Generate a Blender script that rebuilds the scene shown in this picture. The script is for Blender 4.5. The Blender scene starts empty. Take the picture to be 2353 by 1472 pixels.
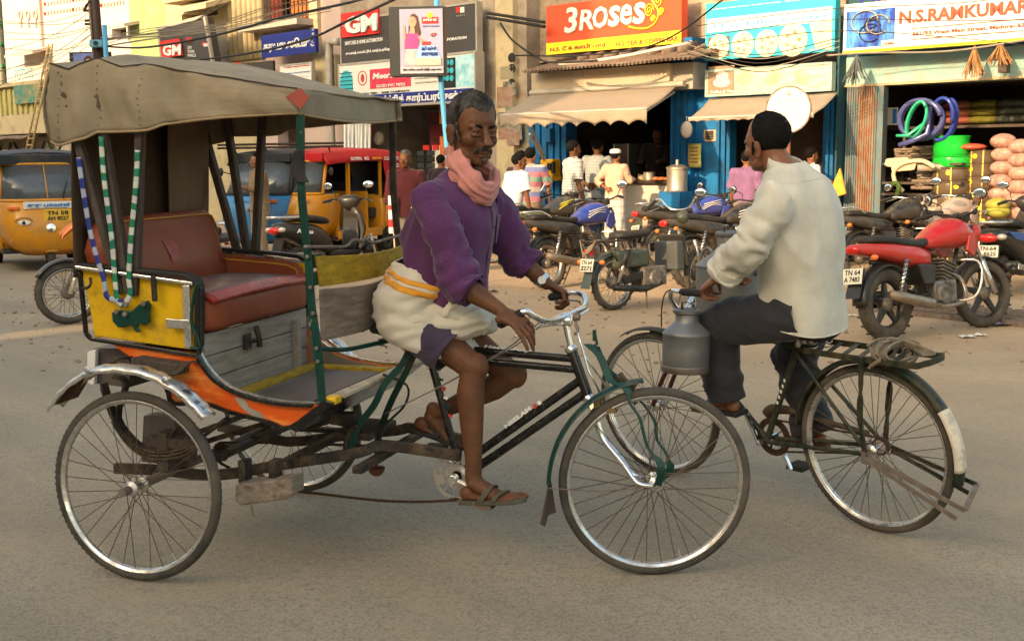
import bpy,bmesh,math,random
from mathutils import Vector,Matrix,noise as mnoise
random.seed(7)
SC=bpy.context.scene
C=SC.collection
PI=math.pi
V=Vector
F_PX,PITCH,ROLL,CAM_H=2687.2,0.139,0.0087,1.544
cd=bpy.data.cameras.new('camera');cam=bpy.data.objects.new('camera',cd);C.objects.link(cam)
cd.sensor_width=36.0;cd.lens=36.0*F_PX/2353.0;cd.clip_end=400;cd.clip_start=0.05
_fw=V((0,math.cos(PITCH),-math.sin(PITCH)));_up=V((0,math.sin(PITCH),math.cos(PITCH)));_rt=V((1,0,0))
CR=_rt*math.cos(ROLL)-_up*math.sin(ROLL);CU=_up*math.cos(ROLL)+_rt*math.sin(ROLL);CO=V((0,0,CAM_H))
cam.matrix_world=Matrix(((CR.x,CU.x,-_fw.x,0),(CR.y,CU.y,-_fw.y,0),(CR.z,CU.z,-_fw.z,CAM_H),(0,0,0,1)))
SC.camera=cam
def ray(u,v):return(_fw+CR*((u-1176.5)/F_PX)+CU*((736-v)/F_PX))
SUN_DIR=V((0.66,0.72,-0.385)).normalized()
w=bpy.data.worlds.new('World');SC.world=w;w.use_nodes=True
nt=w.node_tree;bg=nt.nodes['Background'];sky=nt.nodes.new('ShaderNodeTexSky');sky.sky_type='NISHITA'
sky.sun_disc=False;sky.sun_elevation=math.asin(-SUN_DIR.z);sky.sun_rotation=math.atan2(-SUN_DIR.x,-SUN_DIR.y)
sky.air_density=1.0;sky.dust_density=4.0;sky.ozone_density=0.3
warm=nt.nodes.new('ShaderNodeMix');warm.data_type='RGBA';warm.blend_type='MULTIPLY';warm.inputs[0].default_value=1
warm.inputs[7].default_value=(1.0,0.94,0.78,1)
nt.links.new(sky.outputs[0],warm.inputs[6]);nt.links.new(warm.outputs[2],bg.inputs[0]);bg.inputs[1].default_value=0.15
sl=bpy.data.lights.new('sun','SUN');sl.energy=2.0;sl.angle=math.radians(0.5);sl.color=(1.0,0.69,0.39)
so=bpy.data.objects.new('sun',sl);C.objects.link(so);so.rotation_euler=SUN_DIR.to_track_quat('-Z','Y').to_euler()
SC.view_settings.view_transform='Standard';SC.view_settings.look='None';SC.view_settings.exposure=1.8;SC.view_settings.gamma=1
SC.view_settings.use_curve_mapping=False
SC.render.engine='CYCLES';SC.cycles.max_bounces=6;SC.cycles.diffuse_bounces=3;SC.cycles.caustics_reflective=False;SC.cycles.caustics_refractive=False
SC.cycles.use_denoising=True
class Fr:
 def __init__(s,o,yaw=0.0,lean=0.0):
  s.o=V(o);s.yaw=yaw
  s.m=Matrix.Translation(s.o)@Matrix.Rotation(yaw,4,'Z')@Matrix.Rotation(lean,4,'X')
  s.i=s.m.inverted()
 def loc(s,P):return s.i@V(P)
 def _hit(s,u,v,k,c):
  o=s.i@CO;d=s.i.to_3x3()@ray(u,v)
  t=(c-o[k])/d[k]
  return o+d*t
 def y(s,u,v,c=0.0):return s._hit(u,v,1,c)
 def x(s,u,v,c=0.0):return s._hit(u,v,0,c)
 def z(s,u,v,c=0.0):return s._hit(u,v,2,c)
WORLD=Fr((0,0,0))
def G(u,v,z=0.0):return WORLD.z(u,v,z)
def at(u,v,Y):return WORLD.y(u,v,Y)
def link(o,parent=None):
 C.objects.link(o)
 if parent is not None:o.parent=parent
 return o
def tag(o,label=None,cat=None,group=None,kind=None):
 if label:o['label']=label
 if cat:o['category']=cat
 if group:o['group']=group
 if kind:o['kind']=kind
 return o
def thing(name,label,cat,fr=None,group=None):
 o=bpy.data.objects.new(name,None);o.empty_display_size=0.1
 if fr is not None:o.matrix_world=fr.m
 link(o);return tag(o,label,cat,group)
def inst(name,mesh,parent,M=None):
 o=bpy.data.objects.new(name,mesh);link(o,parent)
 if M is not None:o.matrix_local=M
 return o
def copy_tree(o,parent=None):
 c=o.copy();C.objects.link(c);c.parent=parent
 for ch in list(o.children):copy_tree(ch,c)
 return c
def basis(d,hint=None):
 d=V(d).normalized();h=V(hint)if hint is not None else(V((0,0,1))if abs(d.z)<0.9 else V((1,0,0)))
 a=h-d*h.dot(d)
 if a.length<1e-6:a=V((1,0,0))-d*d.x
 a.normalize();b=d.cross(a)
 return a,b
def smooth_path(P,k=4):
 P=[V(p)for p in P];n=len(P);out=[]
 if n<3:return P
 for i in range(n-1):
  p0=P[max(i-1,0)];p1=P[i];p2=P[i+1];p3=P[min(i+2,n-1)]
  for j in range(k):
   t=j/k
   out.append(0.5*((2*p1)+(p2-p0)*t+(2*p0-5*p1+4*p2-p3)*t*t+(3*p1-p0-3*p2+p3)*t**3))
 out.append(P[-1]);return out
def smooth_vals(R,k=4):
 return[v.x for v in smooth_path([V((r,0,0))for r in R],k)]
class MB:
 def __init__(s):s.v=[];s.f=[];s.uv=None;s.mi=[];s.cm=0
 def _add(s,vs,fs,uvs=None):
  b=len(s.v);s.v+=[tuple(p)for p in vs];s.f+=[tuple(i+b for i in f)for f in fs];s.mi+=[s.cm]*len(fs)
  if uvs is not None:
   if s.uv is None:s.uv={}
   for i,q in enumerate(uvs):s.uv[b+i]=q
  return s
 def box(s,c,size,M=None):
  hx,hy,hz=size[0]/2,size[1]/2,size[2]/2
  P=[V((x,y,z))for x in(-hx,hx)for y in(-hy,hy)for z in(-hz,hz)]
  if M is not None:P=[M@p for p in P]
  P=[p+V(c)for p in P]
  return s._add(P,[(0,1,3,2),(4,6,7,5),(0,4,5,1),(2,3,7,6),(0,2,6,4),(1,5,7,3)])
 def bx(s,x0,x1,y0,y1,z0,z1):return s.box(((x0+x1)/2,(y0+y1)/2,(z0+z1)/2),(abs(x1-x0),abs(y1-y0),abs(z1-z0)))
 def hexa(s,a,b):
  return s._add(list(a)+list(b),[(3,2,1,0),(4,5,6,7),(0,1,5,4),(1,2,6,5),(2,3,7,6),(3,0,4,7)])
 def bar(s,a,b,w,t,hint=(0,0,1)):
  a=V(a);b=V(b);u,q=basis(b-a,hint);u=u*(w/2);q=q*(t/2)
  return s.hexa([a-u-q,a+u-q,a+u+q,a-u+q],[b-u-q,b+u-q,b+u+q,b-u+q])
 def strip(s,pts,w,t,wdir):
  P=[V(p)for p in pts];n=len(P);vs=[];wd=V(wdir).normalized()
  for i,p in enumerate(P):
   d=(P[min(i+1,n-1)]-P[max(i-1,0)]).normalized();q=d.cross(wd).normalized()*(t/2);u=wd*((w[i]if isinstance(w,(list,tuple))else w)/2)
   vs+=[p-u-q,p+u-q,p+u+q,p-u+q]
  fs=[]
  for i in range(n-1):
   for k in range(4):fs.append((i*4+k,i*4+(k+1)%4,i*4+4+(k+1)%4,i*4+4+k))
  fs+=[(3,2,1,0),tuple(4*(n-1)+k for k in range(4))]
  return s._add(vs,fs)
 def tube(s,pts,r,n=8,caps=True,ry=None,hint=None,twist=0,round_end=False,uv=False,closed=False):
  P=[V(p)for p in pts];m=len(P)
  R=list(r)if isinstance(r,(list,tuple))else[r]*m
  RY=list(ry)if isinstance(ry,(list,tuple))else([ry]*m if ry else R)
  if round_end:
   d0=(P[0]-P[1]).normalized();d1=(P[-1]-P[-2]).normalized()
   pre=[(P[0]+d0*R[0]*math.sin(a),R[0]*math.cos(a),RY[0]*math.cos(a))for a in(1.45,1.05,0.55)]
   post=[(P[-1]+d1*R[-1]*math.sin(a),R[-1]*math.cos(a),RY[-1]*math.cos(a))for a in(0.55,1.05,1.45)]
   P=[q[0]for q in pre]+P+[q[0]for q in post];R=[q[1]for q in pre]+R+[q[1]for q in post];RY=[q[2]for q in pre]+RY+[q[2]for q in post];m=len(P)
  a,b=basis((P[1]-P[0]),hint);vs=[];uvs=[];L=0
  for i,p in enumerate(P):
   d=(P[(i+1)%m]-P[i-1])if closed else(P[min(i+1,m-1)]-P[max(i-1,0)])
   d=d.normalized()if d.length>1e-9 else V((0,0,1))
   a=(a-d*a.dot(d));a=a.normalized()if a.length>1e-9 else basis(d)[0];b=d.cross(a)
   if i:L+=(p-P[i-1]).length
   for k in range(n):
    t=2*PI*k/n;vs.append(p+a*(R[i]*math.cos(t))+b*(RY[i]*math.sin(t)))
    uvs.append((k/n*2*PI*max(R),L))
  fs=[];mm=m if closed else m-1
  for i in range(mm):
   j=(i+1)%m
   for k in range(n):fs.append((i*n+k,i*n+(k+1)%n,j*n+(k+1)%n,j*n+k))
  if caps and not closed:fs+=[tuple(reversed(range(n))),tuple(range((m-1)*n,m*n))]
  return s._add(vs,fs,uvs if uv else None)
 def cyl(s,a,b,r,r2=None,n=12):return s.tube([a,b],[r,r if r2 is None else r2],n)
 def lathe(s,prof,c=(0,0,0),ax=(0,0,1),n=24,closed=False,hint=None,caps=False):
  c=V(c);d=V(ax).normalized();a,b=basis(d,hint);m=len(prof);vs=[]
  for(r,h)in prof:
   for k in range(n):
    t=2*PI*k/n;vs.append(c+d*h+(a*math.cos(t)+b*math.sin(t))*max(r,1e-5))
  fs=[]
  for i in range(m if closed else m-1):
   j=(i+1)%m
   for k in range(n):fs.append((i*n+k,i*n+(k+1)%n,j*n+(k+1)%n,j*n+k))
  if caps:fs+=[tuple(reversed(range(n))),tuple(range((m-1)*n,m*n))]
  return s._add(vs,fs)
 def prism(s,pts,off):
  P=[V(p)for p in pts];n=len(P);o=V(off)
  fs=[tuple(reversed(range(n))),tuple(range(n,2*n))]+[(i,(i+1)%n,n+(i+1)%n,n+i)for i in range(n)]
  return s._add(P+[p+o for p in P],fs)
 def ell(s,c,r,n=12,m=8,M=None):
  c=V(c);r=r if hasattr(r,'__len__')else(r,r,r);vs=[];fs=[]
  for i in range(m+1):
   p=PI*i/m
   for k in range(n):
    t=2*PI*k/n;q=V((r[0]*math.sin(p)*math.cos(t),r[1]*math.sin(p)*math.sin(t),r[2]*math.cos(p)))
    vs.append(c+(M@q if M is not None else q))
  for i in range(m):
   for k in range(n):fs.append((i*n+k,(i+1)*n+k,(i+1)*n+(k+1)%n,i*n+(k+1)%n))
  return s._add(vs,fs)
 def grid(s,fn,nu,nv,uv=True):
  vs=[];uvs=[]
  for i in range(nu+1):
   for j in range(nv+1):
    vs.append(V(fn(i/nu,j/nv)));uvs.append((i/nu,j/nv))
  fs=[(i*(nv+1)+j,(i+1)*(nv+1)+j,(i+1)*(nv+1)+j+1,i*(nv+1)+j+1)for i in range(nu)for j in range(nv)]
  return s._add(vs,fs,uvs if uv else None)
 def loft(s,rings,caps=True,uv=True,closed=True):
  n=len(rings[0]);m=len(rings);vs=[];uvs=[];L=0
  for i,R in enumerate(rings):
   if i:L+=(V(R[0])-V(rings[i-1][0])).length
   acc=0
   for k,p in enumerate(R):
    vs.append(V(p));uvs.append((acc,L))
    acc+=(V(R[(k+1)%n])-V(p)).length
  fs=[]
  for i in range(m-1):
   for k in range(n if closed else n-1):fs.append((i*n+k,i*n+(k+1)%n,(i+1)*n+(k+1)%n,(i+1)*n+k))
  if caps:fs+=[tuple(reversed(range(n))),tuple(range((m-1)*n,m*n))]
  return s._add(vs,fs,uvs if uv else None)
 def mesh(s,name,mats,smooth=False):
  me=bpy.data.meshes.new(name);me.from_pydata(s.v,[],s.f)
  mats=mats if isinstance(mats,(list,tuple))else[mats]
  for m in mats:me.materials.append(m)
  if len(mats)>1:me.polygons.foreach_set('material_index',s.mi)
  if s.uv is not None:
   l=me.uv_layers.new(name='UVMap');vi=[0]*len(me.loops);me.loops.foreach_get('vertex_index',vi)
   flat=[]
   for i in vi:flat+=list(s.uv.get(i,(0,0)))
   l.data.foreach_set('uv',flat)
  me.update()
  if smooth is True:me.polygons.foreach_set('use_smooth',[True]*len(me.polygons))
  elif smooth:
   me.polygons.foreach_set('use_smooth',[True]*len(me.polygons));me.set_sharp_from_angle(angle=math.radians(smooth))
  return me
 def build(s,name,mats,parent=None,smooth=False,fr=None,bevel=0,kind=None,thick=0,M=None):
  o=bpy.data.objects.new(name,s.mesh(name,mats,smooth));link(o,parent)
  if fr is not None:o.matrix_world=fr.m
  if M is not None:o.matrix_local=M
  if thick:
   q=o.modifiers.new('t','SOLIDIFY');q.thickness=thick;q.offset=0
  if bevel:
   q=o.modifiers.new('b','BEVEL');q.width=bevel;q.segments=2;q.limit_method='ANGLE';q.angle_limit=math.radians(40);q.harden_normals=False
  if kind:o['kind']=kind
  return o
def remeshed(mb,voxel,name,mat,parent=None,it=4,fac=0.5,fr=None):
 me=mb.mesh(name,mat);o=bpy.data.objects.new(name,me);C.objects.link(o)
 r=o.modifiers.new('r','REMESH');r.mode='VOXEL';r.voxel_size=voxel;r.use_smooth_shade=True
 if it:
  q=o.modifiers.new('s','SMOOTH');q.iterations=it;q.factor=fac
 dg=bpy.context.evaluated_depsgraph_get();m2=bpy.data.meshes.new_from_object(o.evaluated_get(dg));m2.name=name
 bpy.data.objects.remove(o);m2.materials.clear();m2.materials.append(mat)
 m2.polygons.foreach_set('use_smooth',[True]*len(m2.polygons));m2.polygons.foreach_set('material_index',[0]*len(m2.polygons))
 o=bpy.data.objects.new(name,m2);link(o,parent)
 if fr is not None:o.matrix_world=fr.m
 return o
_tc={}
def text_mesh(st,bold=0.0,shear=0.0,extrude=0.004,space=1.0):
 k=(st,bold,shear,space)
 if k in _tc:return _tc[k]
 cu=bpy.data.curves.new('lettering','FONT');cu.body=st;cu.size=1;cu.offset=bold;cu.shear=shear;cu.extrude=0.02;cu.resolution_u=2;cu.space_character=space
 o=bpy.data.objects.new('lettering',cu);C.objects.link(o)
 dg=bpy.context.evaluated_depsgraph_get();me=bpy.data.meshes.new_from_object(o.evaluated_get(dg));bpy.data.objects.remove(o);bpy.data.curves.remove(cu)
 xs=[v.co.x for v in me.vertices]or[0,1];ys=[v.co.y for v in me.vertices]or[0,1]
 _tc[k]=(me,min(xs),max(xs),min(ys),max(ys));return _tc[k]
def text_at(st,mat,parent,p0,p1,p3,bold=0.0,shear=0.0,thick=0.006,space=1.0,name='lettering'):
 """Text filling the parallelogram p0 (bottom left), p1 (bottom right), p3 (top left), in the parent's coordinates."""
 me,x0,x1,y0,y1=text_mesh(st,bold,shear,space=space);me=me.copy();p0=V(p0);p1=V(p1);p3=V(p3)
 ex=(p1-p0)/max(x1-x0,1e-6);ey=(p3-p0)/max(y1-y0,1e-6);n=ex.cross(ey).normalized()
 for v in me.vertices:
  c=v.co;v.co=p0+ex*(c.x-x0)+ey*(c.y-y0)+n*(thick*(0.5+c.z/0.04))
 me.materials.clear();me.materials.append(mat);me.name=name
 me.polygons.foreach_set('material_index',[0]*len(me.polygons))
 o=bpy.data.objects.new(name,me);link(o,parent);return o
_mc={}
def _n(nt,t,**k):
 n=nt.nodes.new(t)
 for a,b in k.items():setattr(n,a,b)
 return n
def mat(name,col,rough=0.6,metal=0.0,var=0.25,scale=6.0,dirt=None,damt=0.0,dscale=3.0,bump=0.0,bscale=60.0,bdist=0.01,coat=0.0,spec=0.3,emit=0.0,stretch=None,rvar=0.15,sharp=0.25):
 if name in _mc:return _mc[name]
 m=bpy.data.materials.new(name);m.use_nodes=True;nt=m.node_tree;L=nt.links.new
 b=nt.nodes['Principled BSDF'];b.inputs['Roughness'].default_value=rough;b.inputs['Metallic'].default_value=metal
 b.inputs['Coat Weight'].default_value=coat;b.inputs['Specular IOR Level'].default_value=spec;b.inputs['Coat Roughness'].default_value=0.15
 c4=(*col,1)if len(col)==3 else col
 tc=_n(nt,'ShaderNodeTexCoord');src=tc.outputs['Object']
 if stretch:
  mp=_n(nt,'ShaderNodeMapping');mp.inputs['Scale'].default_value=stretch;L(src,mp.inputs[0]);src=mp.outputs[0]
 n1=_n(nt,'ShaderNodeTexNoise');n1.inputs['Scale'].default_value=scale;n1.inputs['Detail'].default_value=7;n1.inputs['Roughness'].default_value=0.62;L(src,n1.inputs[0])
 mr=_n(nt,'ShaderNodeMapRange');mr.inputs[1].default_value=0.28;mr.inputs[2].default_value=0.72;mr.inputs[3].default_value=1-var;mr.inputs[4].default_value=1+var*0.7;L(n1.outputs[0],mr.inputs[0])
 mx=_n(nt,'ShaderNodeMix',data_type='RGBA',blend_type='MULTIPLY');mx.inputs[0].default_value=1;mx.inputs[6].default_value=c4;L(mr.outputs[0],mx.inputs[7])
 out=mx.outputs[2]
 if dirt is not None:
  n2=_n(nt,'ShaderNodeTexNoise');n2.inputs['Scale'].default_value=dscale;n2.inputs['Detail'].default_value=9;n2.inputs['Roughness'].default_value=0.7;L(src,n2.inputs[0])
  t=0.5+(0.5-damt)*0.5;r2=_n(nt,'ShaderNodeMapRange');r2.inputs[1].default_value=t-sharp/2;r2.inputs[2].default_value=t+sharp/2;L(n2.outputs[0],r2.inputs[0])
  m2=_n(nt,'ShaderNodeMix',data_type='RGBA');m2.inputs[7].default_value=(*dirt,1);L(out,m2.inputs[6]);L(r2.outputs[0],m2.inputs[0]);out=m2.outputs[2]
  rr=_n(nt,'ShaderNodeMapRange');rr.inputs[3].default_value=rough;rr.inputs[4].default_value=min(1,rough+0.35);L(r2.outputs[0],rr.inputs[0]);L(rr.outputs[0],b.inputs['Roughness'])
  if metal:
   rm=_n(nt,'ShaderNodeMapRange');rm.inputs[3].default_value=metal;rm.inputs[4].default_value=0;L(r2.outputs[0],rm.inputs[0]);L(rm.outputs[0],b.inputs['Metallic'])
 L(out,b.inputs['Base Color'])
 if bump:
  n3=_n(nt,'ShaderNodeTexNoise');n3.inputs['Scale'].default_value=bscale;n3.inputs['Detail'].default_value=4;L(src,n3.inputs[0])
  bp=_n(nt,'ShaderNodeBump');bp.inputs['Strength'].default_value=bump;bp.inputs['Distance'].default_value=bdist;L(n3.outputs[0],bp.inputs['Height']);L(bp.outputs[0],b.inputs['Normal'])
 _mc[name]=m;return m
M={}
M['steel']=mat('worn_chrome',(0.72,0.69,0.64),0.24,1.0,0.2,9,(0.14,0.09,0.06),0.22,14,sharp=0.4)
M['chrome']=mat('chrome',(0.8,0.79,0.78),0.12,1.0,0.1,6,(0.2,0.15,0.1),0.08,20,sharp=0.4)
M['rust_steel']=mat('rusty_steel',(0.30,0.27,0.24),0.45,0.8,0.3,12,(0.12,0.06,0.03),0.5,18,sharp=0.5)
M['spoke']=mat('spoke_steel',(0.12,0.085,0.06),0.5,0.5,0.3,8)
M['tyre']=mat('tyre_rubber',(0.035,0.033,0.03),0.85,0,0.3,10,(0.12,0.10,0.075),0.42,5,bump=0.4,bscale=70,bdist=0.004,sharp=0.5)
M['tyre_dusty']=mat('dusty_tyre_rubber',(0.032,0.029,0.026),0.9,0,0.3,10,(0.13,0.105,0.075),0.40,5,bump=0.4,bscale=70,bdist=0.004,sharp=0.5)
M['black_paint']=mat('black_enamel',(0.012,0.011,0.010),0.22,0,0.3,20,(0.06,0.05,0.04),0.2,25,coat=0.3)
M['black_plastic']=mat('black_plastic',(0.012,0.012,0.012),0.5,0,0.3,10,(0.06,0.05,0.04),0.25,5,sharp=0.5)
M['rubber']=mat('black_rubber',(0.02,0.018,0.017),0.75,0,0.2,10)
M['green_paint']=mat('chipped_green_paint',(0.005,0.042,0.029),0.4,0,0.35,12,(0.25,0.22,0.17),0.12,30,sharp=0.1,bump=0.2,bscale=40,bdist=0.003)
M['dark_green']=mat('dark_green_paint',(0.013,0.045,0.028),0.4,0,0.3,12,(0.09,0.06,0.035),0.25,22,sharp=0.2)
M['black_iron']=mat('dusty_black_iron',(0.03,0.026,0.022),0.55,0.3,0.3,10,(0.13,0.085,0.05),0.38,14,bump=0.4,bscale=50,bdist=0.004)
M['chain']=mat('rusty_chain',(0.075,0.04,0.022),0.7,0.4,0.4,40)
M['grey_wood']=mat('weathered_grey_wood',(0.25,0.20,0.15),0.85,0,0.4,4,(0.10,0.075,0.055),0.3,5,stretch=(6,1,9),bump=0.6,bscale=14,bdist=0.006,sharp=0.3)
M['dark_wood']=mat('dark_brown_wood',(0.085,0.062,0.047),0.7,0,0.4,5,(0.03,0.022,0.018),0.3,9,stretch=(6,6,1),bump=0.4,bscale=20,bdist=0.004)
M['skin']=mat('brown_skin',(0.155,0.062,0.026),0.46,0,0.3,9,(0.075,0.030,0.014),0.42,13,bump=0.35,bscale=160,bdist=0.002,sharp=0.5)
M['skin2']=mat('warm_brown_skin',(0.20,0.085,0.042),0.45,0,0.16,14,bump=0.2,bscale=160,bdist=0.002)
M['hair']=mat('black_hair',(0.006,0.005,0.0045),0.85,0,0.4,60,bump=0.8,bscale=180,bdist=0.004,spec=.15)
M['white']=mat('white_paint',(0.72,0.70,0.64),0.6,0,0.1,4)
M['text_white']=mat('white_lettering',(0.78,0.76,0.72),0.6,0,0.05,4)
M['text_black']=mat('black_lettering',(0.02,0.02,0.022),0.6,0,0.1,4)
M['text_red']=mat('red_lettering',(0.55,0.05,0.03),0.6,0,0.1,4)
M['text_brown']=mat('brown_red_lettering',(0.38,0.07,0.04),0.6,0,0.1,4)
M['text_yellow']=mat('yellow_lettering',(0.75,0.45,0.04),0.6,0,0.1,4)
M['text_blue']=mat('blue_lettering',(0.03,0.17,0.5),0.6,0,0.1,4)
M['red_lens']=mat('red_lens',(0.55,0.015,0.01),0.15,0,0.2,30,coat=0.6)
M['orange_lens']=mat('orange_lens',(0.75,0.17,0.02),0.2,0,0.2,30,coat=0.6)
M['plate']=mat('cream_number_plate',(0.72,0.68,0.55),0.5,0,0.12,8)
M['glass_dark']=mat('dark_glass',(0.03,0.04,0.045),0.08,0,0.1,3,coat=0.5)
M['mirror']=mat('mirror_glass',(0.9,0.9,0.9),0.04,1.0,0.0,3)
M['opening_shade']=mat('painted_opening_shade',(0.03,0.026,0.022),0.9,0,0.3,2)  # near-black base colour painted in for the shade inside openings
FA=Fr((1.9,20.2,0),math.atan2(-0.70,0.714))
def ground_mat():
 m=bpy.data.materials.new('dusty_asphalt');m.use_nodes=True;nt=m.node_tree;L=nt.links.new;b=nt.nodes['Principled BSDF']
 tc=_n(nt,'ShaderNodeTexCoord');src=tc.outputs['Object']
 def noise(sc,det=6,rg=0.6):
  q=_n(nt,'ShaderNodeTexNoise');q.inputs['Scale'].default_value=sc;q.inputs['Detail'].default_value=det;q.inputs['Roughness'].default_value=rg;L(src,q.inputs[0]);return q.outputs[0]
 def rng(x,a,bb,c,d):
  q=_n(nt,'ShaderNodeMapRange');q.inputs[1].default_value=a;q.inputs[2].default_value=bb;q.inputs[3].default_value=c;q.inputs[4].default_value=d;L(x,q.inputs[0]);return q.outputs[0]
 def mix(f,a,bb,bt='MIX'):
  q=_n(nt,'ShaderNodeMix',data_type='RGBA',blend_type=bt)
  for k,x in((0,f),(6,a),(7,bb)):
   if hasattr(x,'links'):L(x,q.inputs[k])
   elif isinstance(x,tuple):q.inputs[k].default_value=(*x,1)
   else:q.inputs[k].default_value=x
  return q.outputs[2]
 vor=_n(nt,'ShaderNodeTexVoronoi');vor.inputs['Scale'].default_value=120;L(src,vor.inputs[0])
 stone=rng(vor.outputs['Distance'],0.15,0.6,1.0,0.0)
 spk=_n(nt,'ShaderNodeSeparateColor');L(vor.outputs['Color'],spk.inputs[0])
 asp=mix(rng(noise(0.55),.35,.65,0,1),(0.285,0.225,0.145),(0.34,0.275,0.185))
 asp=mix(rng(spk.outputs[0],.0,1,0,0.42),asp,(0.40,0.34,0.25))
 asp=mix(rng(spk.outputs[1],.70,.78,0,0.45),asp,(0.12,0.105,0.085))
 asp=mix(rng(noise(26,3),.52,.70,0,.45),asp,(0.17,0.145,0.11))
 asp=mix(rng(noise(1.7,8,.7),.5,.75,0,.6),asp,(0.40,0.30,0.185))
 tr_=_n(nt,'ShaderNodeMapping');tr_.inputs['Scale'].default_value=(.09,.9,1);L(tc.outputs['Object'],tr_.inputs[0]);tn=_n(nt,'ShaderNodeTexNoise');tn.inputs['Scale'].default_value=1.6;tn.inputs['Detail'].default_value=5;L(tr_.outputs[0],tn.inputs[0])
 asp=mix(rng(tn.outputs[0],.42,.66,0,.42),asp,(0.15,0.13,0.105))
 ck=_n(nt,'ShaderNodeTexVoronoi');ck.feature='DISTANCE_TO_EDGE';ck.inputs['Scale'].default_value=.55
 dv=_n(nt,'ShaderNodeMix',data_type='RGBA');dv.inputs[0].default_value=.12;L(src,dv.inputs[6]);dn=_n(nt,'ShaderNodeTexNoise');dn.inputs['Scale'].default_value=3;dn.inputs['Detail'].default_value=8;L(src,dn.inputs[0]);L(dn.outputs[1],dv.inputs[7]);L(dv.outputs[2],ck.inputs[0])
 asp=mix(rng(ck.outputs[0],.0,.004,.10,0),asp,(0.12,0.10,0.08))
 dust=mix(rng(noise(1.2),.35,.65,0,1),(0.46,0.33,0.20),(0.38,0.275,0.17))
 dust=mix(rng(noise(9,8,.7),.45,.75,0,.6),dust,(0.27,0.19,0.12))
 dust=mix(rng(spk.outputs[2],.8,.9,0,.35),dust,(0.2,0.15,0.11))
 sp=_n(nt,'ShaderNodeSeparateXYZ');L(src,sp.inputs[0])
 ad=_n(nt,'ShaderNodeMath',operation='ADD');L(sp.outputs[1],ad.inputs[0]);L(rng(noise(0.35,7),.2,.8,-2.4,2.4),ad.inputs[1])
 ax=_n(nt,'ShaderNodeMath',operation='ADD');L(ad.outputs[0],ax.inputs[0]);L(rng(sp.outputs[0],-12,-4,-6,0),ax.inputs[1])
 f=rng(ax.outputs[0],-10.5,-6.2,0,1)
 col=mix(f,asp,dust);L(col,b.inputs['Base Color'])
 b.inputs['Roughness'].default_value=0.82;b.inputs['Specular IOR Level'].default_value=0.3
 bp=_n(nt,'ShaderNodeBump');bp.inputs['Strength'].default_value=0.35;bp.inputs['Distance'].default_value=0.004;L(stone,bp.inputs['Height'])
 bp2=_n(nt,'ShaderNodeBump');bp2.inputs['Strength'].default_value=0.4;bp2.inputs['Distance'].default_value=0.03;L(noise(5,8,.7),bp2.inputs['Height']);L(bp.outputs[0],bp2.inputs['Normal']);L(bp2.outputs[0],b.inputs['Normal'])
 return m
g=MB();g._add([(-150,-60,0),(90,-60,0),(90,1.0,0),(-150,1.0,0)],[(0,1,2,3)])
tag(g.build('road',ground_mat(),fr=FA),kind='structure')
M['opp']=mat('pale_yellow_plaster_wall',(0.55,0.44,0.30),0.85,0,0.2,1.0,(0.3,0.24,0.18),0.3,1.2)
M['opp2']=mat('cream_plaster_wall',(0.6,0.52,0.4),0.85,0,0.2,1.0,(0.3,0.24,0.18),0.3,1.2)
M['win_dark']=mat('dark_window_glass',(0.05,0.055,0.06),0.2,0,0.2,2)
def opposite(x0,x1,h,m,label):
 t=thing('street_house',label,'building',Fr(FA.m@V((x0,-30.0,0)),FA.yaw))
 a=MB();a.bx(0,x1-x0,-9,0,0,h);a.build('wall',m,t)
 a=MB();a.bx(-.05,x1-x0+.05,-9.1,.1,h,h+.25);a.build('parapet',M['opp2'],t)
 nx=int((x1-x0)//2.6);z=1.0;
 while z+1.5<h:
  for i in range(nx):
   xx=(i+.5)*(x1-x0)/nx
   a=MB();a.bx(xx-.5,xx+.5,0,.06,z,z+1.3);a.build('window',M['win_dark'],t)
  z+=3.0
 return t
FB=FA.yaw
opposite(-75,-7.6,15.8,M['opp'],'tall pale yellow building shading the left of the street')
opposite(-7.59,0.5,18.0,M['opp2'],'tallest cream building on the near side of the street')
opposite(0.51,2.8,9.4,M['opp2'],'low cream building beside the narrow alley')
opposite(3.4,7.0,9.3,M['opp'],'two storey yellow building opposite the tea stall')
opposite(7.01,22,11.1,M['opp2'],'three storey cream building opposite the pipe shop')
_sp={}
def spoke_mesh(R,off,tang):
 k=(round(R,4),off,tang)
 if k not in _sp:
  a=MB();a.tube([(0.022*math.sin(tang),off,0.022*math.cos(tang)),(0,off*0.15,R)],0.0017,5);_sp[k]=a.mesh('spoke',M['spoke'])
 return _sp[k]
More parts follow.
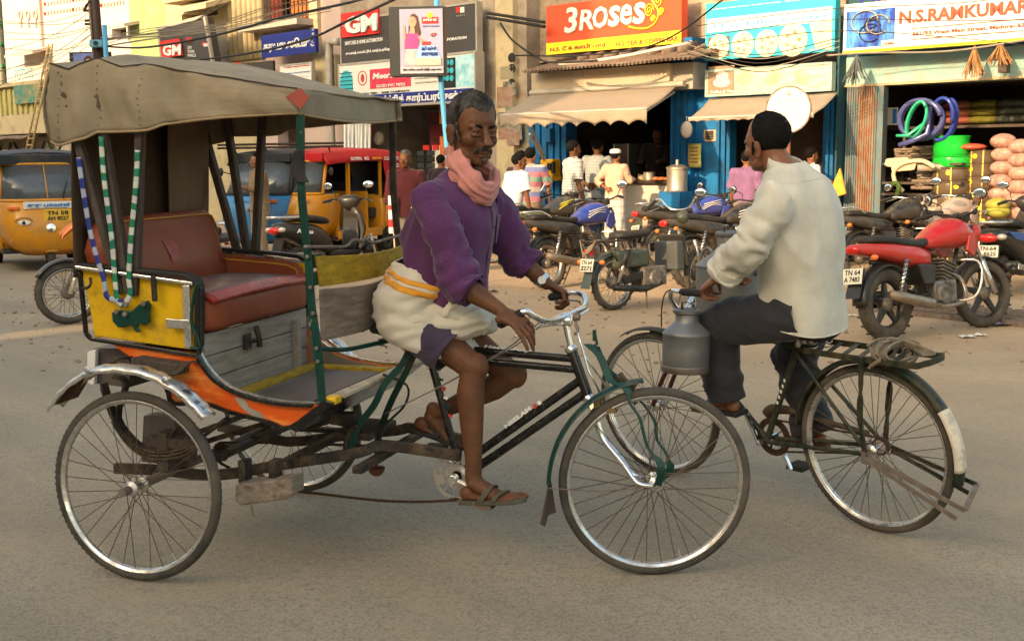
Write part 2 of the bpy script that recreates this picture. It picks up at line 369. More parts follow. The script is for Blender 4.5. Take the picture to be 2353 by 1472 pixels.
def cycle_wheel(parent,Mx,R=0.355,ns=32,tyre=None,rim=None,flange=0.033,tw=0.020,name='wheel',rh=None,hubr=0.016,joined=False):
 a=MB();rr=R-tw*2+0.006;prof=[]
 for k in range(14):
  t=2*PI*k/14;prof.append((R-tw+tw*math.cos(t),tw*0.92*math.sin(t)))
 a.lathe(prof,(0,0,0),(0,1,0),72,closed=True)
 ty=a.build(name,tyre or M['tyre'],parent,True,M=Mx)
 b=MB();nb=90
 for k in range(nb):
  t=2*PI*k/nb;c=V((math.sin(t),0,math.cos(t)));e=V((math.cos(t),0,-math.sin(t)))
  for s in(-1,1):
   p=c*(R-0.0042)+V((0,s*tw*0.42,0))+e*(0.003*s);
   b.box(p,(0.009,tw*0.5,0.0012),Matrix((e,V((0,1,0)),c)).transposed())
 tr=b.build('tread',tyre or M['tyre'],ty);tr['kind']='stuff'
 a=MB();ri=rr;w_=0.015
 a.lathe([(ri,-w_),(ri+0.004,-w_-.001),(ri+0.001,-w_*0.9),(ri-0.006,-w_*0.75),(ri-0.012,-w_*.3),(ri-0.012,w_*.3),(ri-0.006,w_*.75),(ri+0.001,w_*.9),(ri+0.004,w_+.001),(ri,w_)],(0,0,0),(0,1,0),72,closed=True)
 a.build('rim',rim or M['steel'],ty,True)
 a=MB();f=flange;h=hubr
 a.lathe([(0.005,-f-.035),(0.011,-f-.035),(0.011,-f-.015),(0.018,-f-.012),(h+.012,-f-.003),(h+.012,-f+.003),(h,-f+.008),(h*.8,0),(h,f-.008),(h+.012,f-.003),(h+.012,f+.003),(0.018,f+.012),(0.011,f+.015),(0.011,f+.035),(0.005,f+.035)],(0,0,0),(0,1,0),20)
 a.build('hub',M['steel'],ty,40)
 if joined:
  a=MB()
  for k in range(ns):
   t=2*PI*k/ns;s=f if k%2 else-f;q=t+(1 if k%4<2 else-1)*0.9
   a.tube([(0.02*math.sin(q),s,0.02*math.cos(q)),(ri*math.sin(t),s*.15,ri*math.cos(t))],0.0018,4)
  a.build('spokes',M['spoke'],ty)['kind']='stuff'
 else:
  for k in range(ns):
   me=spoke_mesh(ri-.01,f if k%2 else-f,1.25 if k%4<2 else-1.25)
   inst('spoke',me,ty,Matrix.Rotation(2*PI*k/ns+0.05,4,'Y'))
 a=MB();q=2.6;a.cyl((math.sin(q)*(ri-.012),0,math.cos(q)*(ri-.012)),(math.sin(q)*(ri-.045),0,math.cos(q)*(ri-.045)),.0035,.003,6);a.build('valve',M['steel'],ty)
 return ty
def fender(parent,cx,cz,y,R,a0,a1,w,m,name='mudguard',n=28,crown=0.35,t=.0025,lip=.01):
 """curved guard over a wheel: angles measured from +x (front) counter-clockwise seen from the right side"""
 a=MB()
 def fn(p,q):
  th=a0+(a1-a0)*p;s=(q-.5)*2;r=R-crown*w*.5*s*s*1.0-(lip if abs(s)>.93 else 0)
  return(cx+r*math.cos(th),y+s*w/2,cz+r*math.sin(th))
 a.grid(fn,n,8,uv=False);return a.build(name,m,parent,True,thick=t)
# ================================================================ cycle rickshaw
RK=Fr((-1.2037,4.7446,0),-0.3129)
def r(u,v,y=0.0):return RK.y(u,v,y)
def rx(u,v,x):return RK.x(u,v,x)
NY,FY=-0.43,0.43
M['yellow_panel']=mat('glossy_yellow_enamel',(0.72,0.42,0.008),0.38,0,0.12,3,(0.20,0.13,0.04),0.2,9,coat=0.08,sharp=0.3,bump=.15,bscale=6,bdist=.01)
M['orange_panel']=mat('scuffed_orange_enamel',(0.74,0.11,0.012),0.36,0,0.18,5,(0.85,0.42,0.10),0.32,5,stretch=(1,1,3),sharp=0.25,bump=.2,bscale=30,bdist=.003)
M['red_leather']=mat('worn_red_brown_leatherette',(0.25,0.040,0.014),0.42,0,0.3,4,(0.27,0.085,0.035),0.36,4,coat=.05,sharp=.6,bump=.3,bscale=9,bdist=.012)
M['seat_top']=mat('dusty_grey_brown_seat_vinyl',(0.13,0.092,0.078),0.38,0,0.3,5,(0.20,0.07,0.05),0.35,3,coat=.1,sharp=.5,bump=.3,bscale=10,bdist=.01)
M['red_tape']=mat('cracked_red_plastic_tape',(0.36,0.02,0.015),0.35,0,0.4,20,(0.27,0.10,0.055),0.36,26,coat=.15,sharp=.2,stretch=(1,1,4),bump=.6,bscale=50,bdist=.006)
M['piping']=mat('yellow_piping',(0.55,0.27,0.03),0.5)
M['canvas']=mat('dusty_olive_canvas',(0.33,0.265,0.175),0.92,0,0.25,3,(0.19,0.148,0.098),0.42,4.5,sharp=.6,bump=.5,bscale=260,bdist=.002)
M['canvas_edge']=mat('tan_canvas_binding',(0.36,0.25,0.14),0.9)
M['canvas_dark']=mat('brown_canvas_lining',(0.10,0.062,0.035),0.95,0,0.3,3,(0.055,0.036,0.022),0.4,4,sharp=.5,bump=.4,bscale=200,bdist=.002)
M['tub_grey']=mat('scuffed_grey_tub_paint',(0.24,0.225,0.195),0.55,0,0.25,4,(0.12,0.10,0.08),0.35,6,sharp=.4)
M['tub_light']=mat('grey_painted_board',(0.33,0.30,0.25),0.6,0,0.2,4,(0.16,0.13,0.10),0.3,7,stretch=(8,1,8),sharp=.4)
M['yellow_wood']=mat('mottled_yellow_wood',(0.52,0.33,0.015),0.6,0,0.25,5,(0.13,0.10,0.025),0.36,9,stretch=(4,1.5,5),sharp=.45)
M['rubber_mat']=mat('dark_floor_mat',(0.075,0.06,0.055),0.45,0,.3,4,(.17,.14,.12),.35,4,sharp=.5)
M['green_white']=None
def banded(name,c1,c2,n):
 m=mat(name,c1,0.45,0,0.2,10);nt=m.node_tree;L=nt.links.new
 tc=_n(nt,'ShaderNodeTexCoord');uv=_n(nt,'ShaderNodeSeparateXYZ');L(tc.outputs['UV'],uv.inputs[0])
 ns=_n(nt,'ShaderNodeTexNoise');ns.inputs['Scale'].default_value=9;L(tc.outputs['Object'],ns.inputs[0])
 m1=_n(nt,'ShaderNodeMath',operation='MULTIPLY_ADD');m1.inputs[1].default_value=n*2*PI;L(uv.outputs[1],m1.inputs[0])
 m0=_n(nt,'ShaderNodeMath',operation='MULTIPLY');m0.inputs[1].default_value=5.0;L(ns.outputs[0],m0.inputs[0]);L(m0.outputs[0],m1.inputs[2])
 sn=_n(nt,'ShaderNodeMath',operation='SINE');L(m1.outputs[0],sn.inputs[0])
 gt=_n(nt,'ShaderNodeMapRange');gt.inputs[1].default_value=-.15;gt.inputs[2].default_value=.15;L(sn.outputs[0],gt.inputs[0])
 mx=_n(nt,'ShaderNodeMix',data_type='RGBA');mx.inputs[6].default_value=(*c1,1);mx.inputs[7].default_value=(*c2,1);L(gt.outputs[0],mx.inputs[0])
 n2=_n(nt,'ShaderNodeTexNoise');n2.inputs['Scale'].default_value=30;L(tc.outputs['Object'],n2.inputs[0])
 m3=_n(nt,'ShaderNodeMix',data_type='RGBA',blend_type='MULTIPLY');m3.inputs[0].default_value=.6;L(mx.outputs[2],m3.inputs[6]);L(n2.outputs[1],m3.inputs[7])
 ga=_n(nt,'ShaderNodeMix',data_type='RGBA',blend_type='ADD');ga.inputs[0].default_value=0.0;L(mx.outputs[2],ga.inputs[6])
 L(m3.outputs[2],nt.nodes['Principled BSDF'].inputs['Base Color']);return m
M['gw']=banded('green_and_white_bands',(0.02,0.24,0.13),(0.72,0.74,0.66),16)
M['bw']=banded('blue_and_white_bands',(0.03,0.05,0.30),(0.50,0.52,0.62),14)
rick=thing('cycle_rickshaw','yellow and orange cycle rickshaw with brown canvas hood and red seat','cycle rickshaw',RK)
def part(mb,name,m,parent=None,smooth=False,bevel=0,thick=0,kind=None):return mb.build(name,m,parent or rick,smooth,bevel=bevel,thick=thick,kind=kind)
HUB=V((1.812,0,.355));ST=0.34
cycle_wheel(rick,Matrix.Translation((0.0,-.593,.355))@Matrix.Rotation(-.03,4,'X'))
cycle_wheel(rick,Matrix.Translation((0.0,.593,.355))@Matrix.Rotation(.03,4,'X')@Matrix.Rotation(.4,4,'Y'))
SM=Matrix.Translation(HUB)@Matrix.Rotation(ST,4,'Z')
cycle_wheel(rick,SM@Matrix.Rotation(.21,4,'Y'),ns=36)
a=MB();a.cyl((0,-.56,.355),(0,.56,.355),.018,n=12);a.cyl((0,-.68,.355),(0,-.62,.355),.016,n=12);part(a,'axle',M['rust_steel'],smooth=40)
rail_px=[(300,1060),(392,1072),(500,1090),(640,1072),(800,1052),(850,1042),(1020,1075)]
for y0,y1 in((-.40,-.12),(.34,.08)):
 pts=[]
 base=[r(u,v,-.30)for u,v in rail_px]
 for i,p in enumerate(base):pts.append((p.x,y0+(y1-y0)*i/6,p.z))
 a=MB();a.strip(smooth_path(pts,3),.022,.042,(0,1,0));part(a,'chassis_rail',M['black_iron'],bevel=.004)
for p in(0.18,.47,.78):
 a=MB();a.bx(p-.02,p+.02,-.36,.32,.40,.425);part(a,'cross_bar',M['black_iron'],bevel=.003)
for s in(-1,1):
 a=MB();a.bx(-.07,.15,s*.40-.035,s*.40+.035,.46,.50);a.bx(-.08,.12,s*.40-.03,s*.40+.03,.42,.458);a.bx(-.02,.03,s*.40-.04,s*.40+.04,.37,.52);part(a,'axle_block',M['dark_wood'],bevel=.005)
 y=s*.43
 P=[r(u,v,-.43)for u,v in((238,880),(262,950),(300,1005),(350,1035),(420,1030),(470,1000),(520,960))]
 for k in range(3):
  a=MB();q=[(p.x,y,p.z-.013*k)for p in P[k//2:7-(k+1)//2]];a.strip(smooth_path(q,4),.04,.009,(0,1,0));part(a,'leaf_spring',M['black_iron'],bevel=.002)
 P=[r(u,v,-.43)for u,v in((262,865),(290,880),(272,960),(315,1020))]
 a=MB();a.strip(smooth_path([(p.x,y,p.z)for p in P],4),.03,.012,(0,1,0));part(a,'spring_hanger',M['black_iron'])
a=MB();P=[r(330,955,-.30),r(400,955,-.30),r(410,1070,-.30),r(325,1060,-.30)];a.prism(P,(0,.07,0));part(a,'mud_flap',M['rubber_mat'])
a=MB();P=[r(200,808,-.40),r(220,802,-.40),r(216,885,-.40),r(200,880,-.40)];a.prism(P,(0,.02,0));part(a,'rear_plate',M['white'],bevel=.003)
a=MB();P=[r(215,800,-.37),r(300,800,-.37),r(296,890,-.37),r(215,880,-.37)];a.prism(P,(0,.7,0));part(a,'rear_box',M['rubber_mat'])
a=MB();P=[r(540,1112,-.46),r(668,1100,-.46),r(672,1138,-.46),r(655,1148,-.46),r(552,1162,-.46),r(538,1150,-.46)];a.prism(P,(0,.10,0));st=part(a,'wooden_step',M['grey_wood'],bevel=.008)
for u,v in((570,1118),(640,1110)):
 c=r(u,v,-.46);a=MB();a.cyl(c+V((0,-.004,0)),c+V((0,.01,0)),.008,n=10);part(a,'bolt',M['rust_steel'],st,40)
for u in(560,630):
 c=r(u,1080,-.40);a=MB();a.box(c+V((0,.01,-.01)),(.03,.055,.10));part(a,'clamp',M['black_iron'],bevel=.003)
a=MB();c=r(577,1160,-.44);a.cyl(c,c+V((.01,0,-.045)),.004);part(a,'bolt',M['rust_steel'])
a=MB();c=r(865,1078,-.10);a.lathe([(.0,.028),(.018,.022),(.03,.008),(.034,-.008),(.03,-.01),(.0,-.012)],c,(0,0,-1),18);a.cyl(c,c+V((0,0,.05)),.006);part(a,'bell',mat('brown_bell',(.10,.04,.022),.4,.2),smooth=50)
def guard(pts,y,w,m,name='mudguard'):
 P=smooth_path(pts,6);n=len(P);a=MB()
 def fn(p,q):
  i=min(int(p*(n-1)+.5),n-1);c=V(P[i]);d=(V(P[min(i+1,n-1)])-V(P[max(i-1,0)])).normalized();nn=V((-d.z,0,d.x));s=(q-.5)*2
  ww=w*(1+.03*math.sin(i*.9));return c+V((0,y+s*ww/2,0))+nn*(-.014*s*s-(.012 if abs(s)>.9 else 0)+.002*math.sin(i*1.7))
 a.grid(fn,n-1,10,uv=False);return part(a,name,m,smooth=True,thick=.0025)
gp=[r(u,v,-.60)for u,v in((118,930),(150,888),(202,850),(262,836),(340,845),(410,878),(455,915),(487,950))]
gu=guard([(p.x,0,p.z)for p in gp],-.60,.085,M['steel'])
a=MB();P=[r(u,v,-.58)for u,v in((113,934),(140,925),(160,918),(190,868),(205,848),(150,885))];a.prism(P,(0,.05,0));part(a,'guard_tip',mat('rusty_brown_tin',(.10,.055,.035),.6,.5,.4,14),gu)
for u,v in((378,873),(200,850)):
 c=r(u,v,-.645);a=MB();a.lathe([(.0,.01),(.007,.009),(.009,.003),(.013,.0),(.013,-.004)],c,(0,-1,0),14);part(a,'rivet',M['steel'],gu,40)
guard([(p.x,0,p.z)for p in gp],.60,.085,M['steel'])
for x in(-.14,.17):
 a=MB();a.strip([(x,-.42,.80),(x+.01,-.5,.81),(x+.02,-.62,.785)],.03,.006,(1,0,0));part(a,'guard_stay',M['black_iron'])
a=MB();P=[r(300,822,-.50),r(410,838,-.50),r(410,862,-.50),r(300,845,-.50)];a.prism(P,(0,.08,0));part(a,'mounting_block',M['dark_wood'],bevel=.004)
up=[(188,618),(452,652),(456,806),(218,772)]
lowb=[(300,820),(345,850),(385,890),(400,925),(470,925),(530,945),(620,968),(668,980),(755,925)]
lowt=[(258,790),(455,812),(474,845),(505,878),(560,906),(640,925),(720,932),(755,925)]
def side(y,s,t=.022):
 P=[r(u,v,NY)for u,v in up];Q=[(p.x,y,p.z)for p in P]
 a=MB();a.prism(Q,(0,t*-s,0));pn=part(a,'side_panel',M['yellow_panel'],bevel=.004)
 Tt=smooth_path([r(u,v,NY)for u,v in lowt[1:]],3);Bt=smooth_path([r(u,v,NY)for u,v in lowb],3)
 poly=[r(*lowt[0],NY)]+Tt+list(reversed(Bt[:-1]));Q=[(p.x,y,p.z)for p in poly]
 a=MB();a.prism(Q,(0,t*-s,0));lp=part(a,'lower_side_panel',M['orange_panel'])
 e=y+s*.006
 fr_=[r(u,v,NY)for u,v in((183,612),(452,650),(460,660),(460,812),(450,815),(212,778),(200,765),(186,625))];fr_=[(p.x,e,p.z)for p in fr_]
 a=MB()
 for i in range(8):a.bar(fr_[i],fr_[(i+1)%8],.014,.016,(0,0,1))
 part(a,'panel_edging',M['black_paint'],pn,bevel=.002)
 sw=[(p.x,e,p.z)for p in smooth_path([r(u,v,NY)for u,v in((455,812),(474,845),(505,878),(560,906),(640,925),(720,930))],4)]
 a=MB();a.strip(sw,.028,.014,(0,1,0));part(a,'sweep_edging',M['black_paint'],lp,bevel=.002)
 a=MB();a.strip([(p[0]+.004,e-s*.014,p[2]+.006)for p in sw],.012,.008,(0,1,0));part(a,'aluminium_strip',M['steel'],lp)
 bt=[(p.x,e,p.z)for p in Bt];a=MB();a.strip(bt,.014,.014,(0,1,0));part(a,'bottom_edging',M['black_paint'],lp)
 a=MB();a.bar(fr_[1],fr_[0],.05,.014,(0,1,0));cp=part(a,'aluminium_cap',M['steel'],pn,bevel=.004)
 return pn,lp
np_,nl=side(NY,-1);side(FY,1)
a=MB();a.prism([r(u,v,NY-.0245+.022)for u,v in((538,912),(562,916),(572,935),(600,948),(612,966),(590,962),(565,945),(552,932))],(0,-.001,0));part(a,'bare_patch',mat('bare_grey_primer',(.30,.27,.23),.6),nl)
X0=r(218,772,NY).x;XF=r(668,980,NY).x
zt=r(455,806,NY).z;zf=r(640,925,NY).z
a=MB();a.prism([r(u,v,NY+.02)for u,v in((196,618),(206,618),(228,775),(218,775))],(0,FY-NY-.04,0));part(a,'back_board',M['yellow_panel'])
Bt=smooth_path([r(u,v,NY)for u,v in lowb[:-1]],2)
a=MB();a.strip([(p.x,0,p.z+.006)for p in Bt],FY-NY-.045,.008,(0,1,0));part(a,'tub_bottom',M['tub_grey'])
fx=[r(u,v,NY).x for u,v in((520,900),(735,925))];fz=.672
a=MB();a.bx(.20,.60,NY+.022,FY-.022,fz-.045,fz-.03);part(a,'footwell_floor',M['tub_grey'])
a=MB();a.bx(.30,.58,NY+.08,FY-.12,fz-.029,fz-.022);part(a,'rubber_mat',M['rubber_mat'],bevel=.003)
a=MB();a.bx(.215,.27,NY+.022,FY-.022,fz-.029,fz-.01);part(a,'floor_strip',M['yellow_wood'],bevel=.003)
a=MB();a.bx(.28,.60,FY-.10,FY-.045,fz-.029,fz-.012);part(a,'floor_strip',M['yellow_wood'],bevel=.003)
z0,z1=fz-.03,.90
for k in range(3):
 a=MB();a.bx(.175-k*.0,.192,NY+.024,FY-.03,z0+(z1-z0)*k/3+.002,z0+(z1-z0)*(k+1)/3-.002);part(a,'seat_box_board',M['tub_light'],bevel=.002)
a=MB();a.bx(.17,.215,FY-.16,FY-.13,z0,z1-.04);part(a,'board_batten',M['tub_light'])
a=MB();a.bx(.194,.206,-.14,-.09,.80,.86);a.tube([(.21,-.06,.885),(.222,-.06,.84),(.222,-.06,.80)],.012,8);a.cyl((.20,-.11,.83),(.222,-.06,.83),.006);part(a,'latch',M['black_iron'],bevel=.003)
a=MB();Tt=smooth_path([r(u,v,NY)for u,v in lowt[1:]],3);a.prism([(.20,FY-.026,zt+.03),(.20,FY-.026,fz-.04)]+[(XF+.05,FY-.026,fz-.04)]+[(p.x,FY-.026,p.z-.004)for p in reversed(Tt)],(0,.003,0));part(a,'inner_lining',M['tub_grey'])
fb=[(755,925),(720,945),(668,985)]
q=[r(u,v,NY)for u,v in fb]
a=MB();a.hexa([(q[0].x-.01,NY-.01,q[0].z+.012),(q[0].x+.03,NY-.01,q[0].z+.004),(q[2].x+.03,NY-.01,q[2].z-.01),(q[2].x-.01,NY-.01,q[2].z+.005)],[(q[0].x-.01,FY+.01,q[0].z+.012),(q[0].x+.03,FY+.01,q[0].z+.004),(q[2].x+.03,FY+.01,q[2].z-.01),(q[2].x-.01,FY+.01,q[2].z+.005)]);fbo=part(a,'front_board',M['black_paint'],bevel=.004)
a=MB();a.bx(q[0].x-.02,q[0].x+.035,NY+.06,FY+.012,q[0].z+.006,q[0].z+.02);part(a,'edge_strip',mat('cream_edge_strip',(.5,.44,.32),.6,0,.2,6,(.2,.15,.1),.3,10),fbo,bevel=.003)
a=MB();a.bx(q[0].x-.02,q[0].x+.03,NY-.004,NY+.05,q[0].z-.006,q[0].z+.022);part(a,'corner_cap',M['yellow_panel'],fbo,bevel=.006)
zc=r(462,775,NY).z
def cushion(x0,x1,y0,y1,z0,z1,rr,name,m,parent,puff=.015,nx=14,ny=16):
 a=MB();rings=[]
 def rnd(t,n_):return t
 N=40
 for j in range(ny+1):
  y=y0+(y1-y0)*j/ny;e=abs(j/ny-.5)*2;k=1-max(0,(e-.9)/.1)**2*.12;R_=[]
  cx,cz,hx,hz=(x0+x1)/2,(z0+z1)/2,(x1-x0)/2*k,(z1-z0)/2*k
  for i in range(N):
   t=2*PI*i/N;c,s_=math.cos(t),math.sin(t);p=0.32
   X=cx+hx*math.copysign(abs(c)**p,c);Z=cz+hz*math.copysign(abs(s_)**p,s_)
   if s_>0:Z+=puff*(1-e**4)*s_*(1-abs(c)**3)+.008*mnoise.noise(V((X*6,y*6,1)))
   R_.append((X+.004*mnoise.noise(V((y*9,Z*9,3))),y,Z))
  rings.append(R_)
 a.loft(rings,uv=False);return part(a,name,m,parent,True)
seat=cushion(-.26,.222,NY+.035,FY-.035,zc+.005,zc+.145,.03,'seat_cushion',M['red_leather'],rick)
a=MB();a.grid(lambda p,q_:(-.22+.40*p,NY+.06+(FY-NY-.12)*q_,zc+.147+.019*math.sin(PI*q_)**.4*(1-abs(p*2-1)**3)+.003),8,16);part(a,'seat_top',M['seat_top'],seat,True,thick=.004)
a=MB();a.strip([(.212+.004*mnoise.noise(V((k*.9,0,0))),NY+.04+(FY-NY-.08)*k/20,zc+.139+.010*math.sin(PI*k/20)+.004*mnoise.noise(V((k*1.3,5,0))))for k in range(21)],.052,.016,(-.8,0,.45));part(a,'front_tape',M['red_tape'],seat,True,bevel=.004)
zb0,zb1=zc+.10,r(520,520,.40).z+.06
def back_fn(p,q_):
 y=(NY+.03)+(FY-NY-.06)*p;e=abs(p-.5)*2;top=zb1-.11*max(0,(e-.80)/.20)**2.2
 z=zb0+(top-zb0)*q_;xx=-.175-.055*q_+.035*math.sin(PI*min(1,q_*1.1))*(1-e**4)+.006*mnoise.noise(V((y*5,z*5,0)))
 return(xx,y,z)
a=MB();fr_g=lambda p,q_:back_fn(p,q_)
rings=[]
for j in range(25):
 p=j/24;R_=[V(back_fn(p,k/14))for k in range(15)];th=.055*(1-max(0,abs(p-.5)*2-.93)/.07*.7)
 tp=R_[-1];B_=[tp+V((-.02,0,.018)),tp+V((-.05,0,.012))]+[V((v_.x-.09,v_.y,v_.z))for v_ in reversed(R_)]
 rings.append(R_+B_)
a.loft(rings,uv=False);br=part(a,'backrest',M['red_leather'],rick,True)
a=MB();a.tube([V(back_fn(p/30,.985))+V((.002,0,.004))for p in range(31)],.004,6);part(a,'piping',M['piping'],br,True)
for(p0_,p1_,q0_,q1_)in((.40,.49,.45,.72),(.885,.915,.33,.47)):
 a=MB();a.grid(lambda i,j:V(back_fn(p0_+(p1_-p0_)*i+.02*(1-j),q0_+(q1_-q0_)*j))+V((.0035+.001*math.sin(9*i+7*j),0,0)),5,8);part(a,'tape_patch',M['red_tape'],br,True)
for s,y in((-1,NY),(1,FY)):
 P=[r(u,v,NY)for u,v in((190,612),(400,632),(440,641),(457,655),(459,700),(458,800))];zz=P[0].z
 a=MB();a.strip(smooth_path([(p.x,y,p.z+.006)for p in P],4),.05,.016,(0,1,0));part(a,'armrest_rail',M['black_plastic'],smooth=40,bevel=.004)
 yi=y-s*.028
 Q=[V((p.x-.012,yi,p.z-.012))for p in P[:-1]];Q=Q+[V((Q[-1].x,yi,zc+.05)),V((-.24,yi,zc+.05))]
 a=MB();a.prism(Q,(0,-s*.022,0));ar=part(a,'armrest_pad',M['red_leather'],smooth=40,bevel=.012)
 a=MB();a.tube(smooth_path([V((p.x-.03,yi-s*.024,p.z-.03))for p in P[:-1]]+[V((P[-2].x-.03,yi-s*.024,zc+.12))],3),.004,6);part(a,'piping',M['piping'],ar,True)
npx=[(690,262),(692,420),(700,520),(709,600),(716,700),(730,800),(740,922)]
a=MB();P=smooth_path([r(u,v,NY-.01)for u,v in npx],4);a.strip(P,.030,.010,(1,0,0));pst=part(a,'front_post',M['green_paint'],bevel=.002)
a=MB();P=smooth_path([r(u,v,NY-.02)for u,v in((688,345),(684,380),(688,405),(700,420))],4);a.strip(P,[.03,.035,.04,.042,.045,.046,.046,.046,.046,.044,.04,.035,.02],.02,(1,0,0));part(a,'hood_clip',M['black_plastic'],pst,bevel=.005)
a=MB();P=[(p.x-.035,FY+.01,p.z)for p in smooth_path([r(u,v,NY-.01)for u,v in npx],4)];a.strip(P,.030,.010,(1,0,0));part(a,'front_post',M['black_iron'],bevel=.002)
for v in(590,660,720,800,830):
 c=r(706+(v-590)*.1,v,NY-.022);a=MB();a.lathe([(0,.006),(.006,.005),(.008,0)],c,(0,-1,0),8);part(a,'bolt',M['rust_steel'],pst,40)
XP=.665
for(bl,br_,tr,tl,m,nm)in(((732,658),(925,612),(925,560),(722,588),M['yellow_wood'],'back_plank'),((736,782),(900,724),(905,625),(732,664),M['grey_wood'],'back_plank')):
 n=10;rings=[]
 B0,B1,T0,T1=rx(*bl,XP),rx(*br_,XP),rx(*tl,XP),rx(*tr,XP)
 for k in range(n+1):
  t=k/n;lo=B0.lerp(B1,t);hi=T0.lerp(T1,t);sag=.012*math.sin(PI*t);w1=.003*mnoise.noise(V((t*4,B0.z*9,0)));dx=.045*math.sin(PI*t)
  rings.append([V((lo.x+dx,lo.y,lo.z-sag*.4+w1)),V((lo.x+.014+dx,lo.y,lo.z-sag*.4+w1)),V((hi.x+.014+dx,hi.y,hi.z-sag+w1)),V((hi.x+dx,hi.y,hi.z-sag+w1))])
 a=MB();a.loft(rings,uv=False);part(a,nm,m,rick,bevel=.003)
for u0,v0 in((722,600),(722,640)):
 a=MB();c=rx(u0,v0,XP-.004);a.box(c+V((0,.02,0)),(.012,.055,.05));part(a,'plank_bracket',M['green_paint'],bevel=.003)
for u0,v0 in((746,693),(750,764),(727,765)):
 a=MB();c=rx(u0,v0,XP-.012);a.lathe([(0,.006),(.008,.004),(.01,0)],c,(-1,0,0),8);part(a,'bolt',M['rust_steel'],None,40)
a=MB();a.tube(smooth_path([rx(u,v,XP)for u,v in((700,567),(760,567),(795,566),(812,552),(835,556),(828,568),(838,548),(855,558),(920,540))],4),.006,8);part(a,'bent_rail',M['rust_steel'],smooth=True)
a=MB();P=smooth_path([r(735,800,-.40),r(790,803,-.30),r(850,792,-.15),r(925,775,0)],4);a.tube(P,.009,8);part(a,'stay_rod',M['green_paint'],smooth=True)
hs=[((182,322),(282,668)),((240,305),(300,668)),((325,298),(312,672))]
cap=[]
def hz(x):
 K=[(-.40,1.89),(-.38,1.897),(-.30,1.875),(-.17,1.915),(-.07,1.873),(.03,1.884),(.2,1.853),(.35,1.828),(.50,1.800),(.66,1.776),(.70,1.77)]
 for(x0_,z0_),(x1_,z1_)in zip(K,K[1:]):
  if x<=x1_:return z0_+(z1_-z0_)*max(0,(x-x0_))/(x1_-x0_)
 return K[-1][1]
for i,(t_,b_)in enumerate(hs):
 T,B=r(*t_,NY),r(*b_,NY);d=(T-B)/(T.z-B.z);top=B+d*(1.87-B.z)
 for s,y in((-1,NY-.005),(1,FY+.005)):
  a=MB();a.bar((B.x,y,B.z-.01),(top.x,y,top.z),.030,.034,(1,0,0));part(a,'hood_pole',M['dark_wood'],bevel=.004)
 a=MB();n=16;a.tube([(top.x,NY+(FY-NY)*k/n,1.86+.05*math.sin(PI*k/n))for k in range(n+1)],.014,6);part(a,'hood_bow',M['dark_wood'])
sp_=[[(180,362),(190,430),(205,520),(222,590),(238,640),(245,680),(268,690),(282,692)],[(232,315),(238,400),(248,480),(258,560),(264,640),(270,690),(283,700)],[(316,345),(314,400),(308,470),(300,560),(296,640),(300,672),(290,695)]]
for P_,m in zip(sp_,(M['bw'],M['gw'],M['gw'])):
 a=MB();a.tube(smooth_path([r(u,v,NY-.035)for u,v in P_],5),.0115,8,ry=.005,uv=True,hint=(1,0,0));part(a,'painted_strap',m,smooth=True)
xb0,xb1=-.385,.640
def low(x):
 K=[(-.42,1.64),(-.36,1.602),(-.31,1.606),(-.22,1.628),(-.18,1.648),(0.0,1.648),(.05,1.652),(.10,1.672),(.35,1.692),(.66,1.702)]
 for(x0_,z0_),(x1_,z1_)in zip(K,K[1:]):
  if x<=x1_:return z0_+(z1_-z0_)*max(0,(x-x0_))/(x1_-x0_)
 return K[-1][1]
def hood(p,q_):
 x=xb0+(xb1-xb0)*p
 s=-1 if q_<.5 else 1;e=q_ if q_<.5 else 1-q_;sc=hz(x);pull=math.cos(2*PI*(x+.17)/.2)if x<.05 else-1
 if e<.22:
  t=e/.22;z=low(x)+(sc-low(x))*t;bk_=1 if x<.12 else max(.25,1-(x-.12)*3);bul=.020*math.sin(PI*t)*(0.4+.6*math.sin(14*x+3*t))+bk_*(.034*(1-t)*(.55+.45*math.sin(24*x+1.2))+.012*math.sin(PI*min(1,t*1.3))*math.sin(52*x+4*t))+.004*math.sin(40*t-12*x)*math.sin(PI*t)+.008*mnoise.noise(V((x*11,z*9,s)))
  y=s*(FY+.02+bul*.9)
  if x<-.25:x-=(1-t)*.012
 else:
  t=(e-.22)/.28;y=s*(FY+.02)*(1-t);cw_=.034 if x<-.1 else(.034+.012*math.sin(PI*min(1,(x+.1)/.5))if x<.3 else .04-.04*min(1,(x-.3)/.33));z=sc+cw_*(1-(1-t)**2)**.9-.014*(1-abs(pull))*math.sin(PI*t)+.006*mnoise.noise(V((x*9,y*7,4)))
 return(x,y,z)
a=MB();a.grid(hood,60,64,uv=False);hd=part(a,'canvas_hood',[M['canvas']],smooth=True,thick=.006)
def fval(p,q_):
 y=(NY-.02)+(FY-NY+.04)*p;zt_=1.778;zl=1.698-.018*math.sin(PI*p)
 z=zl+(zt_-zl)*q_;return(xb1+.004-.03*p+.016*math.sin(PI*p)*(1-q_)+.006*mnoise.noise(V((y*8,z*8,0))),y,z)
a=MB();a.grid(fval,24,8,uv=False);part(a,'front_valance',M['canvas'],hd,True,thick=.005)
def bval(p,q_):
 y=(NY-.02)+(FY-NY+.04)*p;e=abs(2*p-1);zt_=1.885+.05*(1-e**2);zl=1.63;z=zl+(zt_-zl)*q_
 return(xb0-.045*math.sin(PI*(1-q_)*.8)+.012*math.sin(9*p+q_)*(1-q_),y,z)
a=MB();a.grid(bval,24,10,uv=False);part(a,'back_valance',M['canvas'],hd,True,thick=.005)
for s in(0,1):
 a=MB();a.tube([V(hood(k/50,s))+V((0,0,-.001))for k in range(51)],.0055,6);part(a,'hem',M['canvas_edge'],hd,True)
